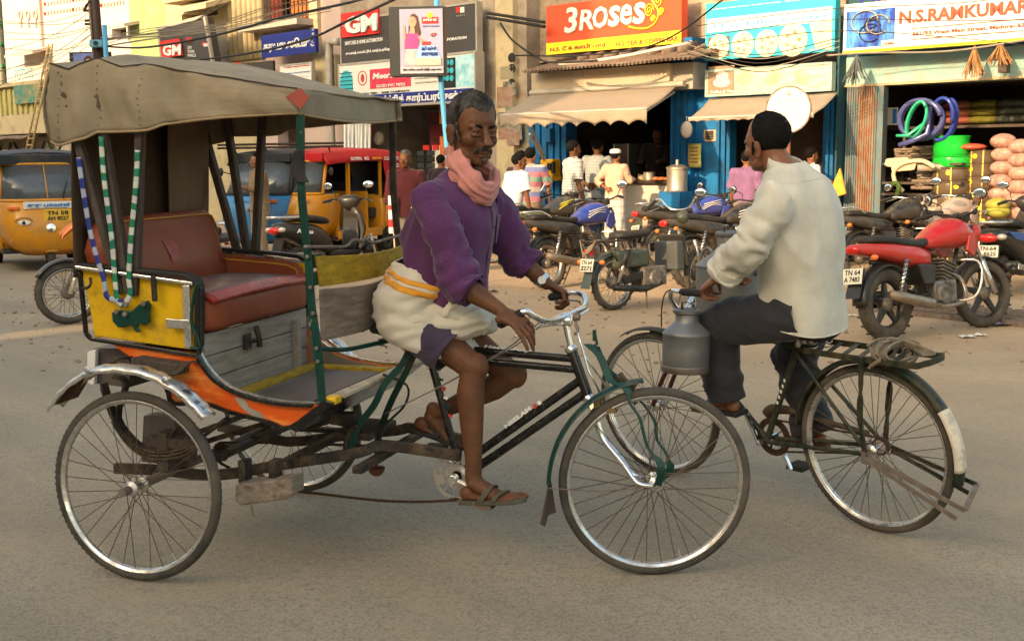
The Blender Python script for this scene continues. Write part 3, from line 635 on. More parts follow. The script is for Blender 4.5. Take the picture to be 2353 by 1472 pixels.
a=MB();a.tube([V(fval(k/30,0))for k in range(31)],.005,6);part(a,'hem',M['canvas_edge'],hd,True)
a=MB();a.tube([V(hood(k/60,.22))+V((0,-.003,.003))for k in range(61)],.0028,5);part(a,'seam',mat('dark_seam_thread',(.05,.035,.025),.9),hd,True)
for px_ in(.045,.205,.395):
 for k in range(9):
  c=V(hood(px_+.004*math.sin(k),.02+.022*k));a=MB();a.ell(c+V((0,-.004,0)),.0035,6,4);part(a,'tack',M['rust_steel'],hd)
c1=r(690,225,NY-.03);
a=MB();a.prism([rr_ for rr_ in(r(690,202,NY-.035),r(711,225,NY-.035),r(690,251,NY-.035),r(656,223,NY-.035))],(0,.003,0));part(a,'diamond_patch',mat('faded_red_patch',(.30,.065,.045),.55,0,.2,9),hd)
def curt(p,q_):
 y=(NY+.01)+(FY-NY-.02)*p;z=1.10+.77*q_;return(-.36+.03*q_+.014*math.sin(p*30+2*q_)*(1-q_)**.5+.01*mnoise.noise(V((y*6,z*4,0))),y,z)
a=MB();a.grid(curt,60,14,uv=False);part(a,'back_curtain',M['canvas_dark'],rick,True,thick=.004)
def curt2(p,q_):
 y=.10+.30*p;z=1.20+.62*q_;return(-.30+.05*q_+(.010*math.sin(p*34)*(1-q_)**3)+.006*mnoise.noise(V((y*6,z*4,0))),y+.02*(1-q_),z)
a=MB();a.grid(curt2,50,14,uv=False);part(a,'hanging_cloth',mat('khaki_brown_cloth',(.17,.115,.07),.95,0,.2,4,bump=.4,bscale=200,bdist=.002),rick,True,thick=.004)
gp_=[(256,718),(275,712),(300,716),(318,700),(338,690),(345,702),(340,722),(343,740),(330,748),(318,742),(312,752),(322,762),(312,764),(300,745),(285,752),(270,752),(258,738)]
a=MB();a.prism([r(u,v,NY-.03)for u,v in gp_],(0,.012,0));hg=part(a,'hood_hinge',M['green_paint'],bevel=.003)
for u,v in((268,716),(290,700),(287,722),(330,697)):
 a=MB();c=r(u,v,NY-.04);a.lathe([(0,.008),(.009,.006),(.011,0)],c,(0,-1,0),10);part(a,'bolt',M['rust_steel'],hg,40)
a=MB();a.tube(smooth_path([r(u,v,NY-.03)for u,v in((207,637),(209,650),(203,660),(190,662))],4),.0055,7);part(a,'hook',M['black_iron'],smooth=True)
a=MB();a.bar(r(352,632,NY-.03),r(356,692,NY-.03),.02,.012,(1,0,0));part(a,'staple',M['black_iron'],bevel=.003)
a=MB();a.bar(r(383,742,NY-.03),r(436,745,NY-.03),.035,.012,(0,0,1));a.bar(r(428,655,NY-.028),r(433,800,NY-.028),.03,.01,(1,0,0));part(a,'corner_brace',M['steel'],bevel=.003)
a=MB();a.tube(smooth_path([r(u,v,NY-.045)for u,v in((452,650),(444,690),(440,740),(455,780),(458,800),(438,798))],5),.006,8);part(a,'hose',M['green_paint'],smooth=True)
a=MB();a.box(r(840,985,.05),(.16,.26,.03));a.box(r(790,960,-.05),(.10,.05,.05));part(a,'spring_seat',M['black_iron'],bevel=.005)
for pl,y0,y1 in(([(948,785),(925,835),(885,880),(860,930),(820,985),(806,1045)],-.04,-.14),([(962,790),(935,850),(900,920),(880,970),(860,1040)],.06,.10)):
 n=len(pl);a=MB();a.strip(smooth_path([r(u,v,y0+(y1-y0)*k/(n-1))for k,(u,v)in enumerate(pl)],4),.010,.026,(0,1,0));part(a,'stay_strap',M['green_paint']if y0<0 else M['dark_green'],bevel=.002)
a=MB();a.tube(smooth_path([r(u,v,.0)for u,v in((880,860),(935,885),(930,930),(885,975),(870,1000),(878,1012))],4),.005,6);part(a,'cable',M['rubber'],smooth=True)
for pl in(((620,985),(560,1015),(515,1040)),((690,985),(760,965),(830,985))):
 a=MB();a.tube([r(u,v,-.05)for u,v in pl],.013,8);part(a,'brace_tube',M['black_iron'],smooth=True)
for pl,y in((((420,1005),(560,955),(640,940)),-.36),(((470,1015),(600,975),(690,960)),-.2),(((705,985),(800,990),(850,985)),.2)):
 a=MB();a.strip([r(u,v,y)for u,v in pl],.03,.02,(0,1,0));part(a,'under_bar',M['black_iron'])
a=MB();a.tube(smooth_path([r(u,v,-.12)for u,v in((795,1045),(800,1000),(822,975),(880,870),(930,870))][:3],4),.014,8);part(a,'strut',M['black_iron'],smooth=True)
def chain(pts,y,name='chain'):
 a=MB();P=smooth_path([r(u,v,y)for u,v in pts],12);L_=0;q=0
 S=[P[0]]
 for p,n_ in zip(P,P[1:]):
  d=(n_-p).length;t=0
  while L_+(d-t)>=.0127:
   t+=.0127-L_;L_=0;S.append(p.lerp(n_,t/d))
  L_+=d-t
 for i,(p,n_)in enumerate(zip(S,S[1:])):
  if i%2:a.bar(p,n_,.0095,.008,(0,0,1))
  else:a.bar(p,n_,.0095,.004,(0,0,1))
  a.cyl(p+V((0,-.006,0)),p+V((0,.006,0)),.0042,n=6)
 o=part(a,name,M['chain']);o['kind']='stuff';return o
chain([(505,1016),(640,1017),(800,1022),(1030,1032)],-.06)
chain([(640,1124),(720,1132),(860,1148),(960,1152),(1055,1148)],-.06)
chain([(490,1035),(500,1058),(535,1078)],-.06)
a=MB();c=r(507,1038,-.06);
def cog(a,c,R_,n_,t=.004,inner=None):
 P=[]
 for k in range(n_*2):
  th=PI*k/n_;rr_=R_ if k%2 else R_-.006;P.append(V((c.x+rr_*math.cos(th),c.y,c.z+rr_*math.sin(th))))
 a.prism(P,(0,t,0))
cog(a,c,.042,18,.006);a.cyl(c+V((0,-.02,0)),c+V((0,.25,0)),.018,n=14);part(a,'freewheel',M['chain'])
BB=r(1055,1090,-.02);BB=V((BB.x,0,BB.z))
a=MB();n_=46;R1=.098;cc=V((BB.x,-.05,BB.z))
P=[];I=[]
for k in range(n_*2):
 th=PI*k/n_;rr_=R1 if k%2 else R1-.006;P.append((cc.x+rr_*math.cos(th),cc.y,cc.z+rr_*math.sin(th)));I.append((cc.x+.082*math.cos(th),cc.y,cc.z+.082*math.sin(th)))
m_=len(P);t_=V((0,.004,0));vs=[V(p)for p in P]+[V(p)for p in I]+[V(p)+t_ for p in P]+[V(p)+t_ for p in I];fs=[]
for k in range(m_):
 j=(k+1)%m_;fs+=[(k,j,m_+j,m_+k),(2*m_+j,2*m_+k,3*m_+k,3*m_+j),(j,k,2*m_+k,2*m_+j),(m_+k,m_+j,3*m_+j,3*m_+k)]
a._add(vs,fs);a.lathe([(.022,0),(.05,0),(.05,.004),(.022,.004)],cc,(0,1,0),36,closed=True)
for k in range(10):
 th=2*PI*k/10+.2;a.bar(cc+V((.048*math.cos(th),.002,.048*math.sin(th))),cc+V((.084*math.cos(th),.002,.084*math.sin(th))),.008,.0035,(0,1,0))if k%5 else a.prism([cc+V((r0*math.cos(th+d_),0,r0*math.sin(th+d_)))for r0,d_ in((.048,-.4),(.084,-.25),(.084,.25),(.048,.4))],(0,.004,0))
cr=part(a,'chainring',M['steel'])
for k,ch in enumerate('ETAR'):
 th=2.75-k*.52;rad=V((math.cos(th),0,math.sin(th)));tg=V((math.sin(th),0,-math.cos(th)));p0=cc+rad*.053-tg*.012+V((0,-.0015,0))
 text_at(ch,M['steel'],cr,p0,p0+tg*.024,p0+rad*.026,bold=.03,thick=.003)
 part_=None
PN=r(1125,1172,-.20);PF=r(985,1018,.13)
for s,P_,y in((-1,PN,-.085),(1,PF,.06)):
 e=V((P_.x,y,P_.z));b=V((BB.x,y,BB.z))
 e=b+(e-b).normalized()*.165
 a=MB();a.bar(b,e,.022,.014,(0,1,0));a.cyl(b+V((0,-.016,0)),b+V((0,.016,0)),.02,n=14);a.cyl(e+V((0,-.01,0)),e+V((0,.01,0)),.014,n=12);part(a,'crank',M['chrome'],smooth=40,bevel=.003)
 a=MB();yy=y+s*.06;a.box((e.x,yy,e.z),(.085,.088,.022));pd=part(a,'pedal',M['rubber'],bevel=.006)
 a=MB();a.cyl((e.x,y,e.z),(e.x,yy,e.z),.007);a.box((e.x,yy-.05,e.z),(.07,.006,.03));part(a,'pedal_axle',M['rust_steel'],pd)
 if s<0:PEDN=V((e.x,yy,e.z))
 else:PEDF=V((e.x,yy,e.z))
a=MB();a.cyl((BB.x,-.045,BB.z),(BB.x,.045,BB.z),.024,n=18);part(a,'bottom_bracket',M['black_paint'],smooth=40)
ST0=r(985,795);HT,HB=r(1316,812),r(1352,912)
def tubes(lst,name,m=M['black_paint'],rr_=.0145):
 o=None
 for A,B in lst:a=MB();a.cyl(A,B,rr_,n=14);o=part(a,name,m,smooth=40)
 return o
stt=tubes([(r(938,650+0),r(1060,1085))][0:0]+[(r(975,770),BB)],'seat_tube',rr_=.0155)
tt=tubes([(r(985,795),r(1330,825))],'top_tube');tubes([(r(995,818),r(1335,850))],'top_tube')
dt=tubes([(r(1095,1042),r(1340,868))],'down_tube',rr_=.0165);tubes([(r(1090,1078),r(1352,898))],'down_tube',rr_=.0165)
tubes([(HT+(HT-HB)*.1,HB)],'head_tube',rr_=.02)
for c_ in(HT+(HT-HB)*.12,HB):
 a=MB();d=(HT-HB).normalized();a.lathe([(.0,-.012),(.022,-.012),(.026,-.004),(.024,.004),(.018,.012),(0,.012)],c_,d,18);part(a,'headset',M['chrome'],smooth=40)
A,B=r(1112,803,-.0165),r(1220,813,-.0165)
def tube_text(st,u0,v0,u1,v1,h,m,y=-.017,parent=None,**k):
 A,B=r(u0,v0,y),r(u1,v1,y);d=(B-A).normalized();up_=V((-d.z,0,d.x));text_at(st,m,parent or rick,A,B,A+up_*h,**k)
tube_text('HeavyDuty',1112,800,1220,811,.015,M['text_white'],-.0165,tt,bold=.03,thick=.002,shear=.2)
tube_text('NEELAM',1163,984,1222,940,.016,M['text_white'],-.019,dt,bold=.04,thick=.002)
for i,(u,v)in enumerate(((1226,935),(1236,927))):
 A=r(u,v,-.0185);d=(r(1340,868)-r(1095,1042)).normalized();a=MB();a.bar(A,A+d*.014,.016,.002,(0,0,1));part(a,'decal',M['text_red']if i==0 else M['text_white'],dt)
for k in range(7):
 p=r(1003,830,-.017).lerp(r(1035,955,-.017),k/6.);a=MB();a.box(p,(.017,.002,.010+.006*(k%2)),Matrix.Rotation(.26,3,'Y'));part(a,'decal',(M['text_red'],M['text_white'],M['green_paint'])[k%3],stt)
a=MB();c=r(935,765);S=[(c.x-.10,.075,c.z+.035),(c.x+.0,.062,c.z+.028),(c.x+.14,.022,c.z+.03)]
rings=[]
for k in range(9):
 t=k/8;x=c.x-.11+.25*t;w_=.085*(1-t)**.7+.02;hh=.03
 rings.append([(x,w_*math.cos(q_),c.z+.022+(.018 if math.sin(q_)>0 else .03)*math.sin(q_)+.01*abs(t-.4))for q_ in[2*PI*i/16 for i in range(16)]])
a.loft(rings,uv=False);sd=part(a,'saddle',M['rubber'],smooth=True)
for y in(-.04,.04):
 a=MB();P=[(c.x-.085+.016*math.cos(t*.9),y+.016*math.sin(t*.9),c.z-.055+.003*t)for t in range(0,24)];a.tube(P,.003,5);part(a,'spring',M['rust_steel'],sd,True)
a=MB();a.cyl(r(975,775),(c.x+.03,0,c.z),.012);part(a,'seat_post',M['steel'],sd,40)
hd_=(HT-HB).normalized();lat=V((-math.sin(ST),math.cos(ST),0));fwd=V((math.cos(ST),math.sin(ST),0))
crown=HB-hd_*.015
for s in(-1,1):
 d=HUB+lat*(s*.055)
 P=[crown+lat*(s*.035)+hd_*.0,crown+lat*(s*.05)-hd_*.05,crown+lat*(s*.052)-hd_*.14,crown.lerp(HUB,.62)+lat*(s*.054)-fwd*.035-V((0,0,.03)),d-fwd*.07+V((0,0,.012)),d]
 a=MB();n=len(smooth_path(P,5));a.tube(smooth_path(P,5),[.0145-.006*(i/n)for i in range(n)],10,ry=[.010-.003*(i/n)for i in range(n)],hint=fwd);part(a,'fork_blade',M['chrome'],smooth=True)
 a=MB();a.box(crown+lat*(s*.047)-hd_*.01,(.032,.022,.05),Matrix((fwd,lat,hd_)).transposed());part(a,'fork_crown',M['chrome'],bevel=.006)
 pl=[(1350,790),(1380,820),(1402,872),(1440,893),(1447,925),(1470,960),(1480,1000),(1490,1030),(1515,1060),(1520,1085),(1500,1118)]if s<0 else[(1368,795),(1392,845),(1420,870),(1452,905),(1480,930),(1505,970),(1510,1010),(1530,1040),(1540,1075),(1515,1105),(1500,1118)]
 yy=[-.03-.05*min(1,i/4)for i in range(11)]if s<0 else[.03+.05*min(1,i/4)for i in range(11)]
 a=MB();P=[r(u,v,yy[i])for i,(u,v)in enumerate(pl)];P[-1]=HUB+lat*(s*.066);a.strip(smooth_path(P,4),[.030 if(i<14 or i>30)else .012 for i in range(41)],.005,fwd);part(a,'lamp_iron',M['green_paint'],bevel=.0015)
 a=MB();a.lathe([(0,.012),(.009,.01),(.013,.002),(.013,-.003)],HUB+lat*(s*.06),lat*s,10);part(a,'axle_nut',M['rust_steel'],smooth=40)
a=MB();a.box(r(1402,940,-.05),(.05,.05,.018));a.box(r(1375,930,-.06),(.02,.03,.05));part(a,'brake_bridge',mat('brassy_bracket',(.32,.22,.10),.4,.8,.3,20,(.1,.06,.03),.4,20))
a=MB();a.bar(r(1415,865,0),r(1460,890,0),.04,.02,(0,1,0));a.tube(smooth_path([r(u,v,-.02)for u,v in((1425,855),(1440,880),(1445,905),(1462,928))],4),.009,6);part(a,'dynamo_clip',M['black_iron'],bevel=.003)
gx=Matrix.Translation(HUB)@Matrix.Rotation(ST,4,'Z')
a=MB()
def fg(p,q_):
 th=math.radians(97)+math.radians(84)*p;s=(q_-.5)*2;R_=.392-.012*s*s+.006*p;return gx@V((R_*math.cos(th),s*.032,R_*math.sin(th)))
a.grid(fg,30,8,uv=False);mg=part(a,'mudguard',mat('teal_green_mudguard',(.008,.042,.034),.35,0,.25,10,(.12,.09,.06),.22,14),smooth=True,thick=.002)
a=MB();a.prism([gx@V(p)for p in((-.395,-.035,.01),(-.385,.035,.01),(-.365,.04,-.125),(-.395,.02,-.13),(-.41,-.03,-.155),(-.425,-.04,-.14))],(.004,0,.002));part(a,'mudflap',mat('dusty_brown_rubber_flap',(.085,.06,.05),.8),mg)
a=MB();a.tube([gx@V((-.395,-.03,-.01)),gx@V((-.2,-.05,-.02)),gx@V((0,-.062,0))],.0022,5);part(a,'guard_wire',M['rust_steel'],mg)
SP=r(1300,737);a=MB();a.cyl(HT+hd_*.01,SP-V((0,0,.01)),.0125,n=14);a.cyl(SP+V((-.02,0,0)),SP+V((.02,0,0)),.02,n=14);part(a,'stem',M['chrome'],smooth=40)
hbp=[(1168,735,-.27),(1205,715,-.27),(1225,725,-.24),(1250,737,-.17),(1280,735,-.06),(1300,728,0),(1325,715,.08),(1342,705,.16),(1346,688,.23),(1335,675,.27),(1310,672,.28),(1268,682,.28)]
HBP=[r(*p)for p in hbp]
a=MB();a.tube(smooth_path(HBP,5),.0115,12);hbar=part(a,'handlebar',M['chrome'],smooth=True)
for A,B in((HBP[0]-(HBP[1]-HBP[0]).normalized()*.03,HBP[0].lerp(HBP[1],.75)),(HBP[-1],HBP[-1].lerp(HBP[-2],.75))):
 a=MB();a.tube([A,B],.0165,12,round_end=True);part(a,'grip',M['rubber'],hbar,True)
for pts in([(1180,775,-.27),(1215,757,-.24),(1265,747,-.1),(1300,742,0),(1355,710,.08)],[(1225,760,-.2),(1290,722,.0),(1330,716,.12),(1330,692,.25),(1275,690,.27)]):
 a=MB();a.tube(smooth_path([r(*p)for p in pts],4),.0045,8);part(a,'brake_lever',M['chrome'],hbar,True)
a=MB();a.tube(smooth_path([r(*p)for p in((1238,742,-.2),(1200,772,-.15),(1165,800,-.05),(1045,870,-.03),(950,918,-.03),(885,950,0))],4),.0028,6);part(a,'brake_cable',mat('grey_cable',(.2,.19,.18),.5),None,True)
a=MB();a.tube(smooth_path([r(*p)for p in((1245,745,-.2),(1190,790,-.13),(1120,830,-.03),(1108,835,-.02))],4),.0026,6);part(a,'brake_cable',_mc['grey_cable'],None,True)
for pts in([(1322,745,0),(1335,790,-.03),(1352,850,-.04),(1380,905,-.05)],[(1318,720,.03),(1326,760,.03),(1345,820,.03),(1395,890,.05)]):
 a=MB();a.tube([r(*p)for p in pts],.004,6);part(a,'brake_rod',M['chrome'],None,True)
a=MB();a.tube([r(1352,800,-.02),r(1372,790,.0),r(1366,762,0)],.006,6);a.box(r(1366,770,0),(.01,.02,.04));part(a,'lamp_bracket',M['dark_green'])
a=MB();a.lathe([(.008,-.012),(.014,-.012),(.014,.012),(.008,.012)],r(1325,728,0),(1,0,0),12,closed=True);a.tube([r(1322,735,0),r(1328,760,-.01),r(1320,768,-.01)],.006,6);part(a,'bar_clamp',M['rust_steel'])
# ================================================================ people
def head_shape(a,Hm,k=1.0,nose=1.0,thin=1.0):
 """head solid added to mesh builder a; Hm places a frame with x = face, y = left, z = up, origin at the chin-neck hinge; k scales"""
 R3=Hm.to_3x3()
 def E_(c,r_,rot=None):a.ell(Hm@(V(c)*k),[q*k for q in r_],20,14,(R3@rot)if rot is not None else R3)
 E_((-.018,0,.162),(.098,.076,.083));E_((.012,0,.135),(.078,.071*thin,.085));E_((.032,0,.085),(.056,.058*thin,.072))
 E_((.040,0,.040),(.044,.046*thin,.042));E_((.066,0,.022),(.022,.026,.022));E_((-.01,0,.07),(.06,.060,.06))
 for s in(-1,1):
  E_((.052,s*.038,.088),(.030,.025,.026));E_((.074,s*.027,.131),(.016,.026,.011));E_((.012,s*.042,.044),(.046,.015,.022),Matrix.Rotation(.3,3,'Y'))
  E_((-.012,s*.076,.098),(.020,.008,.034),Matrix.Rotation(s*-.35,3,'Z'));E_((-.010,s*.080,.112),(.023,.006,.022),Matrix.Rotation(s*-.35,3,'Z'));E_((-.006,s*.076,.072),(.011,.007,.014))
  E_((.098,s*.013,.072),(.011*nose,.008,.008))
  E_((.074,s*.031,.109),(.0125,.0165,.009))
 P=[Hm@(V(p)*k)for p in((.082,0,.128),(.093,0,.112),(.106,0,.092),(.114*(1+.04*(nose-1)),0,.079),(.100,0,.070))]
 a.tube(P,[.009*k,.010*k,.0125*k,.016*k*nose,.009*k],12,round_end=True)
 E_((.084,0,.049),(.014,.026,.0065));E_((.084,0,.036),(.012,.022,.0075));E_((.083,0,.060),(.011,.020,.009));E_((.070,0,.148),(.022,.045,.020))
def eyes(parent,Hm,k=1.0,fr=None,brow=None,open_=.55):
 for s in(-1,1):
  c=Hm@(V((.0745,s*.0305,.1105))*k);R3=Hm.to_3x3()
  a=MB();a.ell(c,[.0135*k]*3,16,12,R3);e=a.build('eye',M['eye_white'],parent,True)
  a=MB();a.ell(c+R3@V((.0093*k,s*-.002*k,0)),[.0052*k,.0062*k,.0062*k],12,8,R3);a.build('iris',M['iris'],e,True)
  if brow:
   a=MB();P=[Hm@(V(p)*k)for p in((.090,s*.012,.1285),(.0905,s*.024,.1345),(.084,s*.038,.1345),(.072,s*.050,.127))]
   a.tube(smooth_path(P,4),[.003*k]*2+[.0048*k]*7+[.0036*k]*3+[.002*k],8,ry=[.002*k]*13);a.build('eyebrow',brow,parent,True)
def lids(a,Hm,k=1.0):
 for s in(-1,1):
  for(z,dz)in((.1158,.0040),(.1048,-.0015)):
   P=[Hm@(V((.0765+.0148*math.cos(t),s*.0305+.0165*math.sin(t),z+dz*math.cos(t)*1.2))*k)for t in(-1.25,-.7,-.2,.3,.8,1.25)]
   a.tube(P,[.0032*k]*6,8,round_end=True)
M['eye_white']=mat('eye_white',(.13,.08,.05),.35,0,.1,30)
M['iris']=mat('dark_iris',(.02,.01,.006),.1,0,.1,30)
def hand_shape(a,W,D,N,side,curl=(.5,.5,.5,.5),thumb=.5,k=1.0,spread=.06,tdir=None):
 """W wrist point, D direction to the knuckles, N palm normal (the side fingers close towards); side = +1 when the thumb is on D x N ... side of the palm"""
 W=V(W);D=V(D).normalized();N=V(N);N=(N-D*N.dot(D)).normalized();T=D.cross(N)*side
 rot=Matrix((D,T,N)).transposed()
 a.ell(W+D*.045*k,(.052*k,.037*k,.015*k),16,10,rot);a.ell(W+D*.065*k,(.032*k,.041*k,.013*k),16,10,rot);a.ell(W+D*.035*k+T*.022*k+N*.006*k,(.032*k,.017*k,.015*k),14,8,rot)
 a.tube([W-D*.05*k,W,W+D*.03*k],[.026*k,.023*k,.027*k],14,ry=[.020*k,.017*k,.016*k],hint=T,round_end=True)
 L_=[(.040,.026,.021),(.045,.029,.022),(.041,.027,.021),(.032,.020,.018)]
 for i in range(4):
  t0=(.030-.0205*i)*k;p=W+D*(.083-.004*abs(i-1.2))*k+T*t0+N*.001*k;d=(D+T*spread*(1.5-i)).normalized();P=[p-d*.02*k,p];ang=0
  for j,l in enumerate(L_[i]):
   ang+=curl[i]*(1.0,1.15,.7)[j];dd=d*math.cos(ang)+N*math.sin(ang);P.append(P[-1]+dd*l*k)
  a.tube(P,[.0095*k,.0098*k,.0088*k,.0080*k,.0066*k],10,round_end=True)
  for q in(P[1],P[2]):a.ell(q-N*.001*k,(.0102*k,)*3,8,6)
 p=W+D*.028*k+T*.030*k+N*.006*k;td=V(tdir).normalized()if tdir is not None else(D*.75+T*.6+N*.35*thumb).normalized()
 P=[p-td*.01*k,p+td*.035*k];td2=(td+N*.5*thumb-T*.35*thumb).normalized();P.append(P[-1]+td2*.030*k);td3=(td2+N*.3*thumb-T*.3*thumb).normalized();P.append(P[-1]+td3*.022*k)
 a.tube(P,[.013*k,.0115*k,.0098*k,.0078*k],10,round_end=True)
def foot_shape(a,A,D,U=(0,0,1),k=1.0,side=1):
 """bare foot: A ankle joint, D towards the toes, U up from the sole; sole lies .075 k below A; side=+1 big toe on U x D side"""
 A=V(A);D=V(D).normalized();U=V(U);U=(U-D*U.dot(D)).normalized();S=U.cross(D)*side;rot=Matrix((D,S,U)).transposed()
 b=A-U*.062*k
 a.ell(A-D*.032*k-U*.045*k,(.034*k,.028*k,.030*k),14,10,rot)
 a.tube([A+U*.03*k,A-U*.01*k+D*.01*k,A-U*.03*k+D*.045*k,b+D*.10*k+S*.004*k,b+D*.145*k+S*.006*k-U*.002*k],[.030*k,.033*k,.033*k,.038*k,.037*k],14,ry=[.030*k,.032*k,.028*k,.020*k,.013*k],hint=S,round_end=True)
 a.ell(b+D*.14*k+S*.012*k,(.03*k,.038*k,.014*k),14,8,rot)
 a.tube([A-D*.03*k-U*.055*k,b+D*.05*k-U*.002*k,b+D*.12*k-U*.003*k],[.024*k,.028*k,.034*k],12,ry=[.016*k,.012*k,.011*k],hint=S,round_end=True)
 for i in range(5):
  s0=(.032-.0165*i)*k;r_=(.0125,.0092,.0088,.0082,.0080)[i]*k;l=(.052,.050,.043,.035,.026)[i]*k
  p=b+D*(.145-.006*i)*k+S*s0-U*.004*k;a.tube([p,p+D*l*.6+U*.003*k,p+D*l-U*.003*k],[r_,r_*.95,r_*.9],9,round_end=True)
def superring(c,ax,ay,e=2.0,n=40,z=None):
 c=V(c);ax=V(ax);ay=V(ay);out=[]
 for i in range(n):
  t=2*PI*i/n;C_,S_=math.cos(t),math.sin(t);out.append(c+ax*math.copysign(abs(C_)**(2/e),C_)+ay*math.copysign(abs(S_)**(2/e),S_))
 return out
def cloth(rings,n=48,sub=5,e=2.3,amp=.006,f=9,caps=False,seed=0,pull=None,lin=False,dirk=(1,1,1),vscale=1.0):
 """rings: (centre, half-axis a, half-axis b); smooth tube with folds, returns ring list"""
 cs=smooth_path([q[0]for q in rings],sub);A=smooth_path([q[1]for q in rings],sub);B=smooth_path([q[2]for q in rings],sub);out=[]
 for i,(c,a_,b_)in enumerate(zip(cs,A,B)):
  R_=superring(c,a_,b_,e,n);Q=[];t=i/(len(cs)-1);k=pull(t)if pull else 1.0
  for j,p in enumerate(R_):
   d=(p-c);L_=max(d.length,1e-6);d=d/L_;w_=V((p.x*dirk[0],p.y*dirk[1],p.z*dirk[2]))
   x=mnoise.noise(w_*f+V((seed,0,0)));y=1-abs(mnoise.noise(w_*f*.6+V((0,seed+3.3,0))))*3.2;w2=V((w_.x*.8+w_.z*.7,w_.y,w_.z*.8-w_.x*.7));z=1-abs(mnoise.noise(V((w2.x*.5,w2.y,w2.z*1.6))*f*1.1+V((seed*2.1,5,0))))*3.6
   Q.append(p+d*amp*k*(x*.7+y*.7+max(z,-.6)*.75))
  out.append(Q)
 return out
def _fold(nt,b):
 L=nt.links.new;tc=_n(nt,'ShaderNodeTexCoord');mp=_n(nt,'ShaderNodeMapping');mp.inputs['Scale'].default_value=(1.0,1.0,.55);mp.inputs['Rotation'].default_value=(.5,.6,.3);L(tc.outputs['Object'],mp.inputs[0])
 n1=_n(nt,'ShaderNodeTexNoise');n1.noise_type='RIDGED_MULTIFRACTAL';n1.inputs['Scale'].default_value=5.5;n1.inputs['Detail'].default_value=1.5;n1.inputs['Distortion'].default_value=.9;L(mp.outputs[0],n1.inputs[0])
 bp=_n(nt,'ShaderNodeBump');bp.inputs['Strength'].default_value=.55;bp.inputs['Distance'].default_value=.012;L(n1.outputs[0],bp.inputs['Height'])
 if b.inputs['Normal'].links:old=b.inputs['Normal'].links[0].from_node;L(bp.outputs[0],old.inputs['Normal'])
 else:L(bp.outputs[0],b.inputs['Normal'])
def weave(name,base,line=None,pitch=.016,lw=.12,line2=None,rough=.9,bump=.25,var=.2,fold=None):
 """woven cloth; checks come from the sheet's own width/length coordinates (metres)"""
 m=mat(name,base,rough,0,var,7,bump=bump,bscale=420,bdist=.0012);nt=m.node_tree;L=nt.links.new;b=nt.nodes['Principled BSDF']
 b.inputs['Sheen Weight'].default_value=.15;_fold(nt,b);b.inputs['Specular IOR Level'].default_value=.2
 if line is None:return m
 tc=_n(nt,'ShaderNodeTexCoord');sp=_n(nt,'ShaderNodeSeparateXYZ');L(tc.outputs['UV'],sp.inputs[0]);last=None
 src=b.inputs['Base Color'].links[0].from_socket
 for i in(0,1):
  q=_n(nt,'ShaderNodeMath',operation='DIVIDE');L(sp.outputs[i],q.inputs[0]);q.inputs[1].default_value=pitch
  fr_=_n(nt,'ShaderNodeMath',operation='FRACT');L(q.outputs[0],fr_.inputs[0])
  lt=_n(nt,'ShaderNodeMath',operation='LESS_THAN');L(fr_.outputs[0],lt.inputs[0]);lt.inputs[1].default_value=lw
  ml=_n(nt,'ShaderNodeMath',operation='MULTIPLY');L(lt.outputs[0],ml.inputs[0]);ml.inputs[1].default_value=.42
  mx=_n(nt,'ShaderNodeMix',data_type='RGBA');L(ml.outputs[0],mx.inputs[0]);L(src,mx.inputs[6]);mx.inputs[7].default_value=(*(line if i==0 or line2 is None else line2),1);src=mx.outputs[2]
 L(src,b.inputs['Base Color']);return m
for k_ in('canvas','red_leather','tan_awning'):
 if k_ in M:_fold(M[k_].node_tree,M[k_].node_tree.nodes['Principled BSDF'])
def sandal(parent,A,D,U,k,m,strap,side=1,name='sandal'):
 A=V(A);D=V(D).normalized();U=V(U);U=(U-D*U.dot(D)).normalized();S=U.cross(D)*side;b=A-U*.084*k
 out=[(-.075,.0),(-.068,.026),(-.03,.033),(.04,.030),(.10,.042),(.155,.044),(.195,.034),(.212,.010),(.208,-.012),(.18,-.034),(.13,-.043),(.06,-.036),(-.02,-.033),(-.066,-.026)]
 a=MB();a.prism([b+D*x*k+S*y*k for x,y in out],U*-.018*k if False else U*.016*k);s=a.build(name,m,parent,bevel=.003)
 a=MB();
 P=[b+D*(.035*k)+S*(.036*k)+U*.014*k,b+D*.075*k+S*.026*k+U*.056*k,b+D*.075*k-S*.006*k+U*.066*k,b+D*.07*k-S*.032*k+U*.05*k,b+D*.035*k-S*.037*k+U*.014*k]
 a.strip(smooth_path(P,4),.028*k,.004,D)
 P=[b+D*.10*k+S*.043*k+U*.014*k,b+D*.12*k+S*.034*k+U*.037*k,b+D*.125*k+U*.042*k,b+D*.115*k-S*.032*k+U*.036*k,b+D*.095*k-S*.042*k+U*.014*k]
 a.strip(smooth_path(P,4),.02*k,.004,D)
 a.build('strap',strap,s,50);return s
M['purple_check']=weave('purple_check_cotton',(.080,.022,.082),(.145,.095,.20),.0135,.09,(.15,.05,.10))
M['pink_cloth']=weave('faded_pink_cotton',(.53,.215,.18),bump=.5)
M['lungi_white']=weave('off_white_cotton',(.56,.51,.42),bump=.35)
M['lungi_band']=weave('orange_woven_band',(.68,.30,.03))
M['shorts']=weave('dark_violet_cotton',(.050,.036,.065))
M['grey_hair']=mat('greying_hair',(.011,.009,.008),.85,0,.4,40,(.17,.155,.14),.24,22,bump=1.0,bscale=150,bdist=.004,stretch=(1,1,.4),sharp=.5,spec=.15)
M['white_stubble']=mat('grey_moustache_hair',(.018,.014,.012),.85,0,.4,60,(.22,.2,.18),.30,60,bump=1.0,bscale=300,bdist=.003)
dr=thing('person','man in purple check shirt and pink neck scarf pedalling the cycle rickshaw','person',RK)
